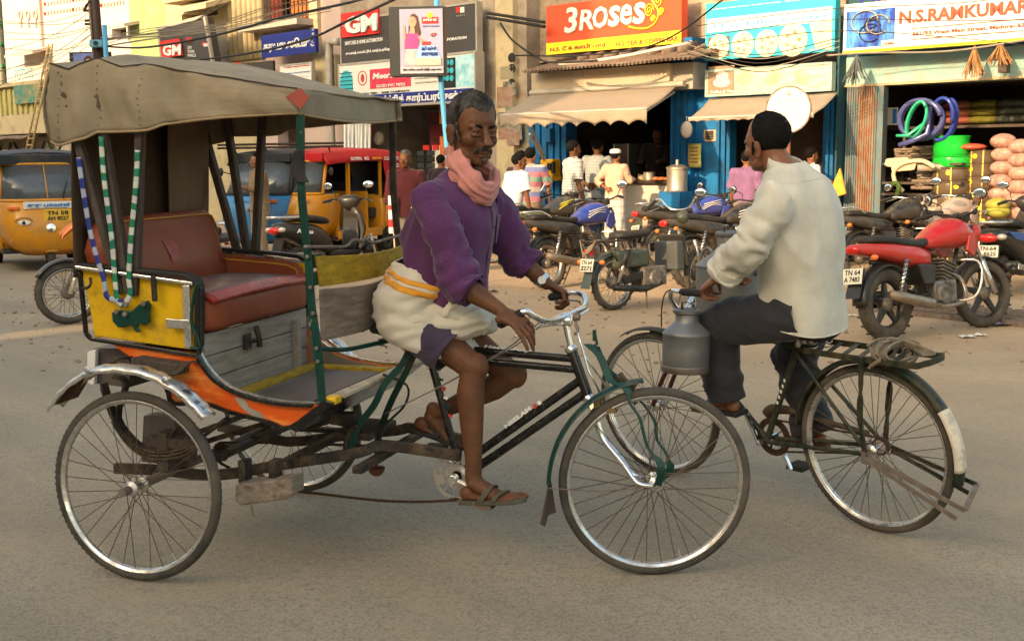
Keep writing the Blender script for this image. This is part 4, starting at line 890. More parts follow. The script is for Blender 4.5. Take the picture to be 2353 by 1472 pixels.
NS,FS=r(990,458,-.195),r(1122,462,.18)
PEL=V((.905,0,.94));
NHIP,FHIP=r(965,745,-.11),V((.92,.10,.93))
NK,FK=r(1088,845,-.13),r(1178,862,.11)
NA,FA_=r(1088,1105,-.16),r(992,955,.12)
NE,FE=r(1062,655,-.26),r(1192,592,.27)
NW,FW=r(1150,712,-.28),r(1256,652,.28)
ftN,ftF=(r(1195,1148,-.20)-r(1085,1150,-.16)),(r(1035,992,.12)-r(955,965,.12))
NECK=r(1068,425,-.02);HD=r(1082,378,-.03)
fyaw=-.74
Hm=Matrix.Translation(HD)@Matrix.Rotation(fyaw,4,'Z')@Matrix.Rotation(.10,4,'Y')@Matrix.Rotation(-.03,4,'X')
KH=1.09
a=MB()
head_shape(a,Hm,KH,nose=1.12,thin=.92);lids(a,Hm,KH)
a.tube([NECK+V((-.045,0,-.09)),NECK+V((-.015,0,-.01)),HD+V((-.01,.0,.045)),HD+V((-.005,0,.10))],[.062,.055,.054,.05],16,round_end=True)
SH=(NS+FS)/2
a.tube([PEL,PEL.lerp(SH,.3),PEL.lerp(SH,.65),SH+V((-.02,0,-.03)),NECK+V((-.02,0,-.03))],[.155,.13,.155,.15,.07],20,ry=[.105,.09,.105,.085,.06],hint=(0,1,0),round_end=True)
for S_,E__,W_,sh in((NS,NE,NW,-1),(FS,FE,FW,1)):
 S2=S_+V((0,-.03*sh,-.01))
 a.tube([SH.lerp(S2,.5),S2,S2.lerp(E__,.45),E__],[.06,.056,.045,.038],14,round_end=True)
 a.tube([E__,E__.lerp(W_,.3),E__.lerp(W_,.75),W_],[.038,.040,.029,.025],14,round_end=True)
for H_,K_,A_,D_,s in((NHIP,NK,NA,ftN,-1),(FHIP,FK,FA_,ftF,1)):
 a.tube([H_,H_.lerp(K_,.35),H_.lerp(K_,.75),K_],[.082,.072,.056,.050],16,round_end=True)
 a.ell(K_+V((.012,0,.004)),(.047,.046,.054),14,10)
 sh=(A_-K_);bk=V((-1,0,0))if s<0 else V((-.3,0,-.9))
 a.tube([K_,K_+sh*.22+bk*.012,K_+sh*.45+bk*.008,K_+sh*.8,A_],[.046,.052,.046,.032,.031],16,round_end=True)
 U=V((0,0,1))if s<0 else V((.35,0,1))
 foot_shape(a,A_,D_,U,1.0,side=1 if s<0 else-1)
 a.ell(A_+V((0,.03*-1,-.005)),(.014,.01,.014),8,6);a.ell(A_+V((0,.03,.002)),(.014,.01,.014),8,6)
hd1=(r(1195,742,-.29)-NW);hand_shape(a,NW,hd1,(.15,.25,-1),-1,(.22,.30,.38,.42),.25,1.08,.16,tdir=(r(1228,722,-.25)-r(1180,722,-.28)))
hd2=(r(1300,672,.285)-FW);hand_shape(a,FW,hd2,(.1,-.15,-1),1,(.95,.95,.95,.95),.9,1.0,.0)
body=remeshed(a,.0034,'body',M['skin'],dr,6)
eyes(dr,Hm,KH,brow=M['hair'])
for s in(-1,1):
 pass
HP=lambda x,y,z:Hm@(V((x,y,z))*KH)
a=MB()
for s in(-1,1):
 P=[HP(.100,s*.002,.0635),HP(.0985,s*.014,.062),HP(.088,s*.027,.054),HP(.076,s*.034,.044)];a.tube(smooth_path(P,3),[.0055,.007,.008,.008,.0078,.007,.006,.005,.0035,.002],8,ry=[.004]*10,hint=(0,0,1))
a.build('moustache',M['white_stubble'],dr,True)
a=MB();a.ell(HP(.0905,0,.0425),(.006,.018,.0022),12,6,Hm.to_3x3());a.build('mouth',mat('dark_mouth',(.03,.01,.008),.5),dr,True)
a=MB();a.ell(HP(.094,0,.024),(.006,.013,.008),10,6,Hm.to_3x3());a.build('goatee',M['white_stubble'],dr,True)
def hair_cap(parent,Hm,k,m,front=.168,back=.055,name='hair',thick=1.06,recede=.0,strands=0):
 a=MB();n=44;mm=22;R3=Hm.to_3x3();vs=[]
 def hl(t):
  f_=math.cos(t)
  if f_>.55:base=front+recede*math.exp(-((abs(t if t<PI else t-2*PI)-.62)/.26)**2)
  elif f_>.0:base=front+(.098-front)*((.55-f_)/.55)**1.0
  else:base=.098+(back-.098)*min(1,-f_*1.6)
  return base
 rings=[]
 for i in range(mm+1):
  R_=[]
  for j in range(n):
   t=2*PI*j/n;z0=hl(t);ph=(i/mm)
   zmax=.247;
   cx,cz=-.014,.155;zc_=(z0-cz)/(.0925);zc_=max(-.98,min(.98,zc_));a0=math.asin(zc_);al=a0+(PI/2-a0)*ph
   rx_,ry_=.1045,.0815
   lump=1+.022*mnoise.noise(V((math.cos(t)*3,math.sin(t)*3,al*3)))+.012*mnoise.noise(V((math.cos(t)*11,math.sin(t)*11,al*9)))
   edge=.972+.028*min(1,ph*5)
   x=cx+rx_*math.cos(al)*math.cos(t)*edge*lump*(1 if math.cos(t)<0 else .93);y=ry_*math.cos(al)*math.sin(t)*edge*lump;z=cz+.0925*math.sin(al)*lump
   R_.append(Hm@(V((x,y,z))*k))
  rings.append(R_)
 a.loft(rings,uv=False);o=a.build(name,m,parent,True)
 if strands:
  a=MB();rs=random.Random(4);fx=R3@V((-1,0,-.15));
  for q_ in range(strands):
   i=int(rs.random()**.7*(mm-1));j=rs.randrange(n);p=rings[i][j].lerp(rings[i+1][(j+1)%n],rs.random());nrm=(p-Hm@(V((-.014,0,.15))*k)).normalized();d=(fx-nrm*fx.dot(nrm)).normalized()+V((rs.uniform(-.3,.3),rs.uniform(-.3,.3),rs.uniform(-.35,.1)));l=rs.uniform(.008,.02)
   a.tube([p-nrm*.002,p+nrm*.0022+d*l*.5,p+nrm*.0012+d*l],[.0011,.0009,.0004],3)
  a.build('hair_strands',m,o)['kind']='stuff'
 return o
hair_cap(dr,Hm,KH,M['grey_hair'],front=.180,back=.045,recede=.024,strands=900)
for s in(-1,1):
 a=MB();P=[HP(.016,s*.0735,.138),HP(.022,s*.0735,.112),HP(.028,s*.069,.09),HP(.036,s*.060,.068)];a.tube(P,[.008,.007,.005,.002],8,ry=[.002]*4,hint=(1,0,0));a.build('sideburn',M['white_stubble'],dr,True)
def sl_ring(p,q_,w1,w2,hint=(0,1,0)):
 pass
def sleeve(P,W1,W2,seed,amp=.012,hint=(0,1,0),cuff=True,n=36):
 rings=[]
 for i,p in enumerate(P):
  d=(P[min(i+1,len(P)-1)]-P[max(i-1,0)]);u,q_=basis(d,hint);rings.append((p,u*W1[i],q_*W2[i]))
 return cloth(rings,n,7,2.0,amp,16,seed=seed,pull=lambda t:.35+1.1*t)
a=MB()
up_t=(SH-PEL).normalized();lat_=V((0,1,0));fwt=up_t.cross(lat_)*-1
if fwt.x<0:fwt=-fwt
TR=[(r(1030,680,0),.172,.125),(r(1026,655,0),.185,.148),(r(1024,610,0),.188,.160),(r(1030,560,0),.198,.166),(r(1044,505,0),.215,.165),(r(1054,465,0),.222,.145),(r(1060,438,0),.195,.112),(r(1064,415,0),.125,.085),(r(1066,400,-.01),.072,.062)]
TR=[(c-fwt*.0,lat_*wy*.94,fwt*wx*.95)for c,wy,wx in TR]
rg=cloth(TR,56,6,2.3,.017,7,seed=3,pull=lambda t:1.2-t,dirk=(1,1,.6));a.loft(rg,caps=False)
a.loft(sleeve([NS+V((.0,.075,.0)),NS+V((.0,.01,-.015)),NS.lerp(NE,.35),NS.lerp(NE,.7),NE+V((0,0,-.0)),NE.lerp(NW,.28)],[.070,.084,.076,.070,.067,.055],[.055,.066,.066,.064,.062,.052],9),caps=False)
a.loft(sleeve([FS+V((0,-.07,0)),FS+V((0,-.01,-.01)),FS.lerp(FE,.35),FS.lerp(FE,.7),FE,FE.lerp(FW,.38)],[.07,.086,.080,.073,.066,.056],[.06,.074,.076,.070,.064,.053],5),caps=False)
shirt=a.build('shirt',M['purple_check'],dr,True,thick=.003)
for E__,W_,t0,t1,w_ in((NE,NW,.08,.30,.057),(FE,FW,.20,.42,.053)):
 a=MB();P=[E__.lerp(W_,t0+(t1-t0)*i/5)for i in range(6)]
 a.loft(sleeve(P,[w_*1.04,w_*1.08,w_*1.08,w_*1.06,w_*1.04,w_],[w_*.98,w_*1.0,w_*1.0,w_,w_*.97,w_*.93],2,.005),caps=False);a.build('rolled_cuff',M['purple_check'],shirt,True,thick=.005)
a=MB()
for s in(-1,1):
 nb=NECK+V((-.01,0,.0));P0=nb+V((-.065,s*.01,.03));P1=nb+V((-.03,s*.07,.015));P2=nb+V((.03,s*.06,-.02));P3=nb+V((.06,s*.03,-.06))
 U_=V((.0,s*.02,.028))
 a._add([P0,P1,P2,P3,P0+V((-.022,0,-.03)),P1+V((-.015,s*.04,-.032)),P2+V((.012,s*.045,-.045)),P3+V((-.0,s*.035,-.045))],[(0,1,5,4),(1,2,6,5),(2,3,7,6)])
a.build('collar',M['purple_check'],shirt,True,thick=.004)
def on_front(t,y):
 i=t*(len(rg)-1);i0=int(i);R_=rg[min(i0,len(rg)-1)];R2=rg[min(i0+1,len(rg)-1)]
 best=lambda R:min((p for p in R if(p-sum(R,V((0,0,0)))/len(R)).dot(fwt)>0),key=lambda p:abs(p.y-y))
 return best(R_).lerp(best(R2),i-i0)
a=MB();a.strip(smooth_path([on_front(t,0)+fwt*.004 for t in(.1,.3,.5,.65,.78)],3),.032,.004,(0,1,0));pk=a.build('placket',M['purple_check'],shirt,True)
for t in(.2,.38,.55,.7):a=MB();a.ell(on_front(t,0)+fwt*.009,(.005,.005,.005),8,6);a.build('button',mat('dark_button',(.03,.02,.03),.3),pk)
p_=[on_front(.62,.05),on_front(.62,.13),on_front(.45,.13),on_front(.45,.055)];a=MB();a.prism([q_+fwt*.008 for q_ in p_],fwt*.003);a.build('pocket',M['purple_check'],shirt)
a=MB();nb=NECK+V((.015,-.01,.0))
def scarf_loop(pts,w1,w2,seed):
 P=smooth_path(pts,6);n=len(P);rings=[]
 for i,p in enumerate(P):
  d=(P[min(i+1,n-1)]-P[max(i-1,0)]).normalized();out_=(p-nb);out_=(out_-d*out_.dot(d)).normalized();u2=d.cross(out_);k=1+.15*math.sin(i*.7+seed)
  rings.append(superring(p,out_*w1*k,u2*w2*k,2,40));rings[-1]=[q_+(q_-p).normalized()*.007*mnoise.noise(q_*28+V((seed,0,0)))+(q_-p).normalized()*.0045*math.sin(11*(q_-p).dot(u2)/max(w2,.001)+i*.25)for q_ in rings[-1]]
 a.loft(rings,uv=False)
X=lambda u,v,y:r(u,v,y)
scarf_loop([X(1046,355,-.085),X(1062,388,-.115),X(1085,420,-.12),X(1108,440,-.09),X(1128,440,-.01),X(1135,412,.06),X(1120,395,.085),X(1085,375,.075),X(1052,350,.02),X(1040,345,-.05)],.020,.040,0)
scarf_loop([X(1044,350,-.08),X(1052,390,-.10),X(1070,425,-.11),X(1095,455,-.09),X(1115,462,-.04),X(1132,448,.02),X(1132,415,.06)],.015,.030,3)
a.build('scarf',M['pink_cloth'],dr,True)
a=MB();P=[X(1092,440,-.09),X(1094,458,-.075),X(1098,470,-.07)];a.strip(smooth_path(P,4),[.03,.032,.034,.037,.04,.042,.04,.038,.03],.012,(.4,.9,0));a.build('scarf_end',mat('bright_pink_cloth',(.66,.16,.13),.9,bump=.3,bscale=300,bdist=.002),dr,True,bevel=.003)
a=MB();a.ell(NECK+V((.055,-.02,-.015)),(.02,.035,.04),12,8);a.build('undershirt',M['lungi_white'],dr,True)
wr=[(r(1000,612,0),.165,.140),(r(985,640,0),.20,.155),(r(972,690,0),.225,.172),(r(975,735,0),.228,.185),(r(985,768,0),.222,.190),(r(992,788,0),.205,.178)]
wd=V((.25,0,.97)).normalized();wf=V((.97,0,-.25)).normalized()
wr=[(c,lat_*wy*.98,wf*wx*.98)for c,wy,wx in wr]
rgw=cloth(wr,64,8,2.2,.013,8,seed=12,dirk=(1,1,2.2),pull=lambda t:1.15-.8*t);a=MB();a.loft(rgw,caps=False);wrap=a.build('lungi',M['lungi_white'],dr,True,thick=.006)
def band(i0,w_):
 a=MB();rr_=[]
 for k in(0,1,2):
  R_=rgw[i0+k];c=sum((V(q_)for q_ in R_),V((0,0,0)))/len(R_);rr_.append([V(q_)+(V(q_)-c).normalized()*.0048 for q_ in R_])
 a.loft(rr_,caps=False,uv=False);a.build('woven_band',M['lungi_band'],wrap,True,thick=.001)
band(6,.85);band(9,.85)
for(p0_,p1_,r0_,r1_)in((r(985,738,-.13),r(1115,735,-.10),.085,.05),(r(1000,735,.10),r(1130,720,.07),.09,.06),(r(1040,700,-.14),r(1100,730,-.02),.06,.055)):
 u_,q_=basis(p1_-p0_);ringz=[(p0_.lerp(p1_,t),u_*(r0_+(r1_-r0_)*t),q_*(r0_+(r1_-r0_)*t)*.9)for t in(-.25,0,.3,.6,.85,1.0)]
 ringz.append((p1_+(p1_-p0_)*.08,u_*r1_*.5,q_*r1_*.5));a=MB();a.loft(cloth(ringz,40,6,2,.012,14,seed=int(p0_.x*99),dirk=(.6,1,2)),caps=True);a.build('lungi_fold',M['lungi_white'],wrap,True)
a=MB();S0=NHIP+V((-.0,.01,-.01));dv=(NK-NHIP)
u_,q_=basis(dv,(0,1,0));a.loft(cloth([(NHIP-dv*.02,u_*.085,q_*.08),(NHIP+dv*.15,u_*.098,q_*.095),(NHIP+dv*.40,u_*.098,q_*.097),(NHIP+dv*.60,u_*.092,q_*.092)],40,6,2.1,.006,12,seed=4),caps=False);
dv=(FK-FHIP);u_,q_=basis(dv,(0,1,0));a.loft(cloth([(FHIP-dv*.02,u_*.085,q_*.08),(FHIP+dv*.15,u_*.098,q_*.09),(FHIP+dv*.38,u_*.10,q_*.092),(FHIP+dv*.50,u_*.095,q_*.09)],40,6,2.1,.006,12,seed=6),caps=False)
a.build('shorts',M['shorts'],dr,True,thick=.004)
a=MB();wp=FE.lerp(FW,.86);dw=(FW-FE).normalized();a.lathe([(.031,-.011),(.0335,-.010),(.0335,.010),(.031,.011)],wp,dw,20,closed=True);wt=a.build('wristwatch',M['chrome'],dr,40)
a=MB();n1=V((0,-1,.3));n1=(n1-dw*n1.dot(dw)).normalized();a.cyl(wp+n1*.028,wp+n1*.038,.016,n=14);a.build('dial',M['white'],wt)
M['sandal']=mat('dusty_olive_rubber_sandal',(.085,.075,.055),.7,0,.25,8);M['sandal2']=mat('black_rubber_sandal',(.03,.028,.026),.7)
sandal(dr,NA,ftN,(0,0,1),1.0,M['sandal'],M['sandal'],1);sandal(dr,FA_,ftF,(.35,0,1),1.0,M['sandal2'],M['sandal2'],-1)
# ================================================================ milkman's bicycle
BF=Fr((1.5048,4.6716,0),PI-.8696,-.108)
def b(u,v,y=0.0):return BF.y(u,v,y)
M['bike_green']=mat('worn_dark_green_bicycle_paint',(.010,.022,.014),.45,0,.3,12,(.10,.065,.035),.32,18,sharp=.35)
M['galv']=mat('dull_galvanised_steel',(.20,.21,.215),.38,.8,.25,6,(.17,.15,.12),.35,7,bump=.3,bscale=8,bdist=.006,sharp=.6)
M['trouser']=weave('charcoal_trouser_cloth',(.026,.025,.030))
M['beige_shirt']=weave('pale_beige_shirt_cotton',(.52,.495,.42),bump=.3)
bk=thing('bicycle','dark green roadster bicycle with rear carrier ridden by the milkman','bicycle',BF)
def bp(mb,name,m,parent=None,smooth=False,bevel=0,thick=0,kind=None):return mb.build(name,m,parent or bk,smooth,bevel=bevel,thick=thick,kind=kind)
cycle_wheel(bk,Matrix.Translation((0,0,.355)),tyre=M['tyre_dusty'],ns=40)
HB2=V((1.19,0,.355));S2=.0985
W2=Matrix.Translation(HB2)@Matrix.Rotation(S2,4,'Z');cycle_wheel(bk,W2@Matrix.Rotation(.3,4,'Y'),tyre=M['tyre_dusty'],ns=32)
BB2=V((.545,0,.295));SC2=V((.365,0,.735));H0,H1=V((.985,0,.695)),V((.935,0,.845));hd2=(H1-H0).normalized()
def tb(lst,name,rr_=.013,m=M['bike_green']):
 for A,B in lst:
  a=MB();a.cyl(A,B,rr_,n=12);o=bp(a,name,m,None,40)
 return o
stb=tb([(BB2,SC2+(SC2-BB2)*.02)],'seat_tube',.0145);tb([(BB2,H0)],'down_tube',.0145);tb([(SC2,H1-hd2*.03)],'top_tube');tb([(H0,H1)],'head_tube',.018)
for s in(-1,1):
 tb([(SC2+V((0,s*.02,-.01)),V((0,s*.062,.36)))],'seat_stay',.0085);tb([(BB2+V((-.02,s*.03,0)),V((0,s*.062,.35)))],'chain_stay',.0095)
 a=MB();a.prism([V((.03,s*.062,.36)),V((-.02,s*.062,.375)),V((-.03,s*.062,.34)),V((.02,s*.062,.33))],(0,.006,0));a.cyl((0,s*.05,.355),(0,s*.085,.355),.010,n=10);bp(a,'dropout',M['rust_steel'])
 lt=V((-math.sin(S2),math.cos(S2),0));fw2=V((math.cos(S2),math.sin(S2),0))
 P=[H0+lt*(s*.03),H0+lt*(s*.045)-hd2*.05,HB2+lt*(s*.05)+V((-.085,0,.16)),HB2+lt*(s*.052)]
 a=MB();a.tube(smooth_path(P,5),.011,10);bp(a,'fork_blade',mat('maroon_fork_paint',(.09,.02,.015),.4),None,True)
 a=MB();a.strip(smooth_path([V((-.015,s*.10,.765)),V((-.01,s*.105,.62)),V((0.0,s*.10,.50)),V((.0,s*.075,.365))],4),[.02]*4+[.012]+[.026]*4+[.012]+[.022]*3,.006,(1,0,0));bp(a,'carrier_stay',M['bike_green'])
cgp=[b(u,v,-.06)for u,v in((1760,952),(1775,940),(1813,942),(1850,955),(1995,995))]
a=MB();n_=len(smooth_path(cgp,4));a.tube(smooth_path(cgp,4),[.013+.012*math.sin(PI*min(1,i/n_+.35))for i in range(n_)],10,ry=.012);bp(a,'chain_guard',mat('brown_dusty_chainguard',(.09,.06,.038),.6,.2,.3,8),None,True)
a=MB();a.lathe([(.060,-.004),(.088,-.004),(.088,.004),(.060,.004)],(BB2.x,-.045,BB2.z),(0,1,0),32,closed=True)
for k in range(5):th=k*2*PI/5;a.bar((BB2.x,-.045,BB2.z),(BB2.x+.062*math.cos(th),-.045,BB2.z+.062*math.sin(th)),.012,.004,(0,1,0))
bp(a,'chainring',M['chain'])
a=MB();a.lathe([(.028,-.012),(.036,-.012),(.036,.012),(.028,.012)],(0,-.045,.355),(0,1,0),20,closed=True);bp(a,'sprocket',M['chain'])
for z in(.375,.225):a=MB();a.bar((BB2.x,-.045,z),(0,-.045,.355+(z-.3)*.45),.008,.005,(0,0,1));bp(a,'chain',M['chain'])
pl_=b(1682,948,.14);dd=(V((pl_.x,0,pl_.z))-BB2).normalized()
for s in(1,-1):
 e=BB2+dd*(.165*s);y0=s*.062
 a=MB();a.bar((BB2.x,y0,BB2.z),(e.x,y0,e.z),.02,.012,(0,1,0));a.cyl((BB2.x,0,BB2.z),(BB2.x,y0*1.1,BB2.z),.014,n=12);bp(a,'crank',M['chrome'],bevel=.003)
 a=MB();a.box((e.x,s*.125,e.z),(.09,.09,.022));bp(a,'pedal',M['rubber'],bevel=.005)
PDL,PDR=BB2+dd*.165,BB2-dd*.165
fender(bk,0,.355,0,.385,math.radians(192),math.radians(5),.066,M['bike_green'],n=44)
fender(bk,0,.355,0,.388,math.radians(183),math.radians(145),.070,mat('chipped_white_guard_paint',(.58,.52,.42),.6,0,.2,8,(.12,.09,.06),.25,22),name='white_guard_patch',n=14)
a=MB()
def fg2(p,q_):
 th=math.radians(60)+math.radians(120)*p;s=(q_-.5)*2;return W2@V((.382*math.cos(th)-.0,s*.03,.382*math.sin(th)-.01*s*s))
a.grid(lambda p,q_:fg2(p*.35,q_),14,6,uv=False);bp(a,'mudguard',M['bike_green'],None,True,thick=.002)
c=V((.335,0,.815));rings=[]
for k in range(11):
 t=k/10;x=c.x-.13+.27*t;w_=.098*(1-t)**.75+.018
 rings.append([(x,w_*math.cos(q_),c.z+(.02 if math.sin(q_)>0 else .035)*math.sin(q_)+.012*abs(t-.45))for q_ in[2*PI*i/18 for i in range(18)]])
a=MB();a.loft(rings,uv=False);s2=bp(a,'saddle',M['rubber'],None,True)
for y in(-.05,.05):
 a=MB();P=[(c.x-.09+.018*math.cos(t*.8),y+.018*math.sin(t*.8),c.z-.075+.0022*t)for t in range(0,34)];a.tube(P,.0028,5);bp(a,'coil_spring',M['steel'],s2,True)
a=MB();a.tube([c+V((-.02,.0,-.05)),c+V((-.02,0,-.02))],.03,12);a.cyl(SC2,c+V((.01,0,-.01)),.0125);bp(a,'seat_post',M['steel'],s2,40)
cz=.755;
a=MB();P=smooth_path([(.27,-.085,cz),(.20,-.09,cz),(-.20,-.09,cz),(-.27,-.07,cz+.01),(-.285,0,cz+.012),(-.27,.07,cz+.01),(-.20,.09,cz),(.20,.09,cz),(.27,.085,cz)],3);a.strip(P,.026,.005,(0,0,1));cr_=bp(a,'rear_carrier',M['bike_green'],bevel=.0015)
for k in range(5):
 x=.20-k*.075;a=MB();a.bar((x,-.088,cz+.006),(x-.05,.088,cz+.006),.022,.004,(1,0,0));bp(a,'slat',M['bike_green'],cr_)
a=MB();a.tube(smooth_path([(.27,-.05,cz+.02),(.31,0,cz+.04),(.27,.05,cz+.02)],4),.006,6);bp(a,'carrier_stay',M['rust_steel'],cr_)
M['rope']=mat('grey_jute_rope',(.19,.155,.11),.95,0,.3,40,bump=.8,bscale=90,bdist=.006)
a=MB()
for k in range(11):
 ph=k*.55;xx=-.05-.01*k+.02*math.sin(k*2.1);a.tube(smooth_path([(xx+.03*math.cos(t*.5+ph),(.045+.055*abs(math.sin(ph)))*math.cos(t*2*PI/9+ph),cz+.02+.035*math.sin(t*2*PI/9+ph)+.01*math.sin(k))for t in range(10)],3),.0062,6)
for k in range(5):
 a.tube(smooth_path([(-.05-.012*k,.105,cz-.03+.008*k),(-.08,.0,cz+.058+.004*k),(-.17-.02*k,-.03,cz+.03),(-.24,.03,cz+.03)],4),.006,6)
rp=a.build('rope',M['rope'],None,True,fr=BF);tag(rp,'grey jute rope coiled on the rear carrier of the green bicycle','rope')
for s in(-1,1):
 A_=V((-.02,s*.085,.345));E_=b(2217,1172,.1)if s>0 else b(2245,1113,-.1)
 for dz in(0,.035):
  a=MB();a.bar(A_+V((0,0,-dz*.4)),E_+V((.0+dz,0,-dz*1.2)),.018,.005,(0,0,1));bp(a,'stand_leg',M['bike_green']if s<0 else M['rust_steel'])
a=MB();a.bar(b(2217,1172,.1),b(2245,1113,-.1),.02,.006,(1,0,0));bp(a,'stand_foot',M['rust_steel'])
a=MB();a.box((-.03,.08,.33),(.09,.012,.03));bp(a,'stand_bracket',M['rust_steel'],bevel=.004)
for k in range(5):
 a=MB();p=BB2.lerp(SC2,.42+.06*k)+V((0,.0148,0));a.box(p,(.008,.002,.014));bp(a,'decal',M['text_white'],stb)
HS=V((.925,0,.915));a=MB();a.cyl(H1,HS,.012);bp(a,'stem',M['chrome'],None,40)
LH=b(1592,672,.26)
a=MB();P=[LH+V((-.04,.0,0)),LH+V((.05,.01,.0)),b(1545,668,.24),b(1543,690,.22),b(1570,718,.14),HS,HS+V((.05,-.12,.0)),V((.99,-.22,.95)),V((.94,-.27,.97)),V((.84,-.28,.97))];a.tube(smooth_path(P,5),.0115,12);h2=bp(a,'handlebar',M['chrome'],None,True)
a=MB();a.tube([LH+V((-.06,0,0)),LH+V((.05,.01,0))],.016,12,round_end=True);bp(a,'grip',M['rubber'],h2,True)
a=MB();a.tube(smooth_path([b(1555,662,.24),b(1530,672,.26),b(1521,705,.27),b(1520,750,.2)],5),.003,6);bp(a,'brake_cable',M['rubber'],h2,True)
a=MB();a.tube(smooth_path([b(1575,690,.22),b(1590,700,.15),V((.96,.02,.86)),V((1.02,.02,.70))],5),.004,6);bp(a,'brake_rod',M['chrome'],h2,True)
a=MB();a.box(b(1510,765,.0),(.07,.03,.03));a.bar(H0+V((.02,0,.02)),b(1510,765,0),.02,.01,(0,1,0));bp(a,'lamp_bracket',M['bike_green'])
def milk_can(name,label,base,rb,hb,hc,rn,hn,tilt,handle):
 fr_=Fr(BF.m@V(base),BF.yaw,tilt);t=thing(name,label,'milk can',fr_)
 a=MB();a.lathe([(0,0),(rb*.97,0),(rb*1.0,.01),(rb*1.0,hb*.17),(rb*.985,hb*.18),(rb,hb*.2),(rb*1.01,hb*.6),(rb*1.0,hb-.012),(rb*1.025,hb-.008),(rb*1.025,hb),(rb*.97,hb+.006),(rn*1.25,hb+hc*.75),(rn,hb+hc),(rn*.98,hb+hc+hn*.8)],n=36);bd=a.build('body',M['galv'],t,45)
 a=MB();a.lathe([(rb*1.004,0),(rb*1.012,.004),(rb*1.012,hb*.15),(rb*1.004,hb*.155)],n=36,closed=True);a.build('base_band',mat('rusty_base_band',(.12,.09,.07),.6,.4),bd,45)
 a=MB();z=hb+hc+hn*.7;a.lathe([(rn*1.06,z),(rn*1.2,z+.004),(rn*1.22,z+.016),(rn*1.0,z+.022),(rn*.7,z+.012),(0,z+.012)],n=28);ld=a.build('lid',M['galv'],t,45)
 for s in(-1,1):
  a=MB();P=[(s*rn*.75,-.01,z+.015),(s*rn*.75,-.01,z+.045),(s*rn*.3,-.01,z+.047)];a.tube(P,.006,8);a.build('lid_handle',M['galv'],ld,True)
 if handle:
  for s in(-1,1):
   a=MB();zc_=hb+hc*.55;P=[(s*rb*.62,0,zc_),(s*rb*.85,0,zc_+.025),(s*rb*1.1,0,zc_-.01),(s*rb*1.12,0,zc_-.06),(s*rb*1.02,0,zc_-.09)];a.tube(smooth_path(P,4),.008,8);a.build('handle',M['galv'],bd,True)
 return t
cb=b(1575,853,.33)
milk_can('milk_can','small grey milk can hanging from the handlebar beside the milkman\'s knee',cb,.100,.168,.05,.050,.045,.02,False)
a=MB();P=[cb+V((.02,0,.29)),cb+V((.01,-.01,.33)),LH+V((.06,.01,-.01))];a.tube(P,.004,6);a.build('hanging_wire',M['rust_steel'],bk)
cb2=b(1675,762,-.34)
milk_can('milk_can','large dented milk can on the far side of the milkman\'s bicycle',cb2,.158,.33,.085,.056,.075,-.02,True)
mk=thing('person','man in pale beige shirt and dark trousers riding the green bicycle','person',BF)
SN,SF=b(1792,452,.18),V((.46,-.17,1.41));EN=b(1728,560,.27);WN=b(1648,640,.27);EF=V((.66,-.27,1.17));WF=V((.80,-.28,1.02))
PE2=V((.335,0,.92));KL,KR_=b(1652,742,.15),b(1822,818,-.12);AL=b(1668,905,.13);AR=b(1868,985,-.13)
HD2=b(1768,392,.0);NK2=b(1808,408,0)
Hm2=Matrix.Translation(HD2)@Matrix.Rotation(-.02,4,'Z')@Matrix.Rotation(.06,4,'Y');K2=.98
a=MB();head_shape(a,Hm2,K2,.86);SH2=(SN+SF)/2
a.tube([SH2+V((-.03,0,-.02)),NK2+V((-.01,0,.0)),HD2+V((-.03,0,.05)),HD2+V((-.02,0,.10))],[.06,.06,.058,.055],16,round_end=True)
a.tube([PE2,PE2.lerp(SH2,.35),PE2.lerp(SH2,.7),SH2],[.15,.135,.15,.10],20,ry=[.11,.09,.10,.06],hint=(0,1,0),round_end=True)
for S_,E__,W_ in((SN,EN,WN),(SF,EF,WF)):
 a.tube([SH2.lerp(S_,.5)-V((0,0,.03)),S_-V((0,0,.015)),S_.lerp(E__,.45),E__],[.05,.048,.043,.038],14,round_end=True);a.tube([E__,E__.lerp(W_,.3),E__.lerp(W_,.75),W_],[.038,.041,.030,.026],14,round_end=True)
for H_,K_,A_ in((PE2+V((0,.1,-.01)),KL,AL),(PE2+V((0,-.1,-.01)),KR_,AR)):
 a.tube([H_,H_.lerp(K_,.4),K_],[.085,.075,.055],16,round_end=True);a.tube([K_,K_.lerp(A_,.35),K_.lerp(A_,.8),A_],[.05,.052,.036,.032],14,round_end=True)
FD=b(1612,925,.13)-b(1690,935,.13)
foot_shape(a,AL+V((0,0,-.005)),FD,(0,0,1),1.0,-1);foot_shape(a,AR,(1,0,-.1),(0,0,1),1.0,1)
hand_shape(a,WN,LH+V((-.03,0,.012))-WN,(.0,-.35,-1),-1,(1.0,1.0,1.0,1.0),.9,1.05,.0);hand_shape(a,WF,V((.2,0,-.12)),(0,.3,-1),1,(1,1,1,1),.9,1.0,.0)
remeshed(a,.0040,'body',M['skin2'],mk,4)
eyes(mk,Hm2,K2,brow=M['hair']);hair_cap(mk,Hm2,K2,M['hair'],front=.222,back=.035,recede=.01,strands=900)
a=MB();a.tube([Hm2@(V(p)*K2)for p in((.006,.077,.13),(.014,.077,.10),(.02,.073,.075))],[.010,.008,.004],8,ry=[.003]*3,hint=(1,0,0));a.build('sideburn',M['hair'],mk,True)
a=MB();up_=(SH2-PE2).normalized();fw_=V((up_.z,0,-up_.x));la=V((0,1,0))
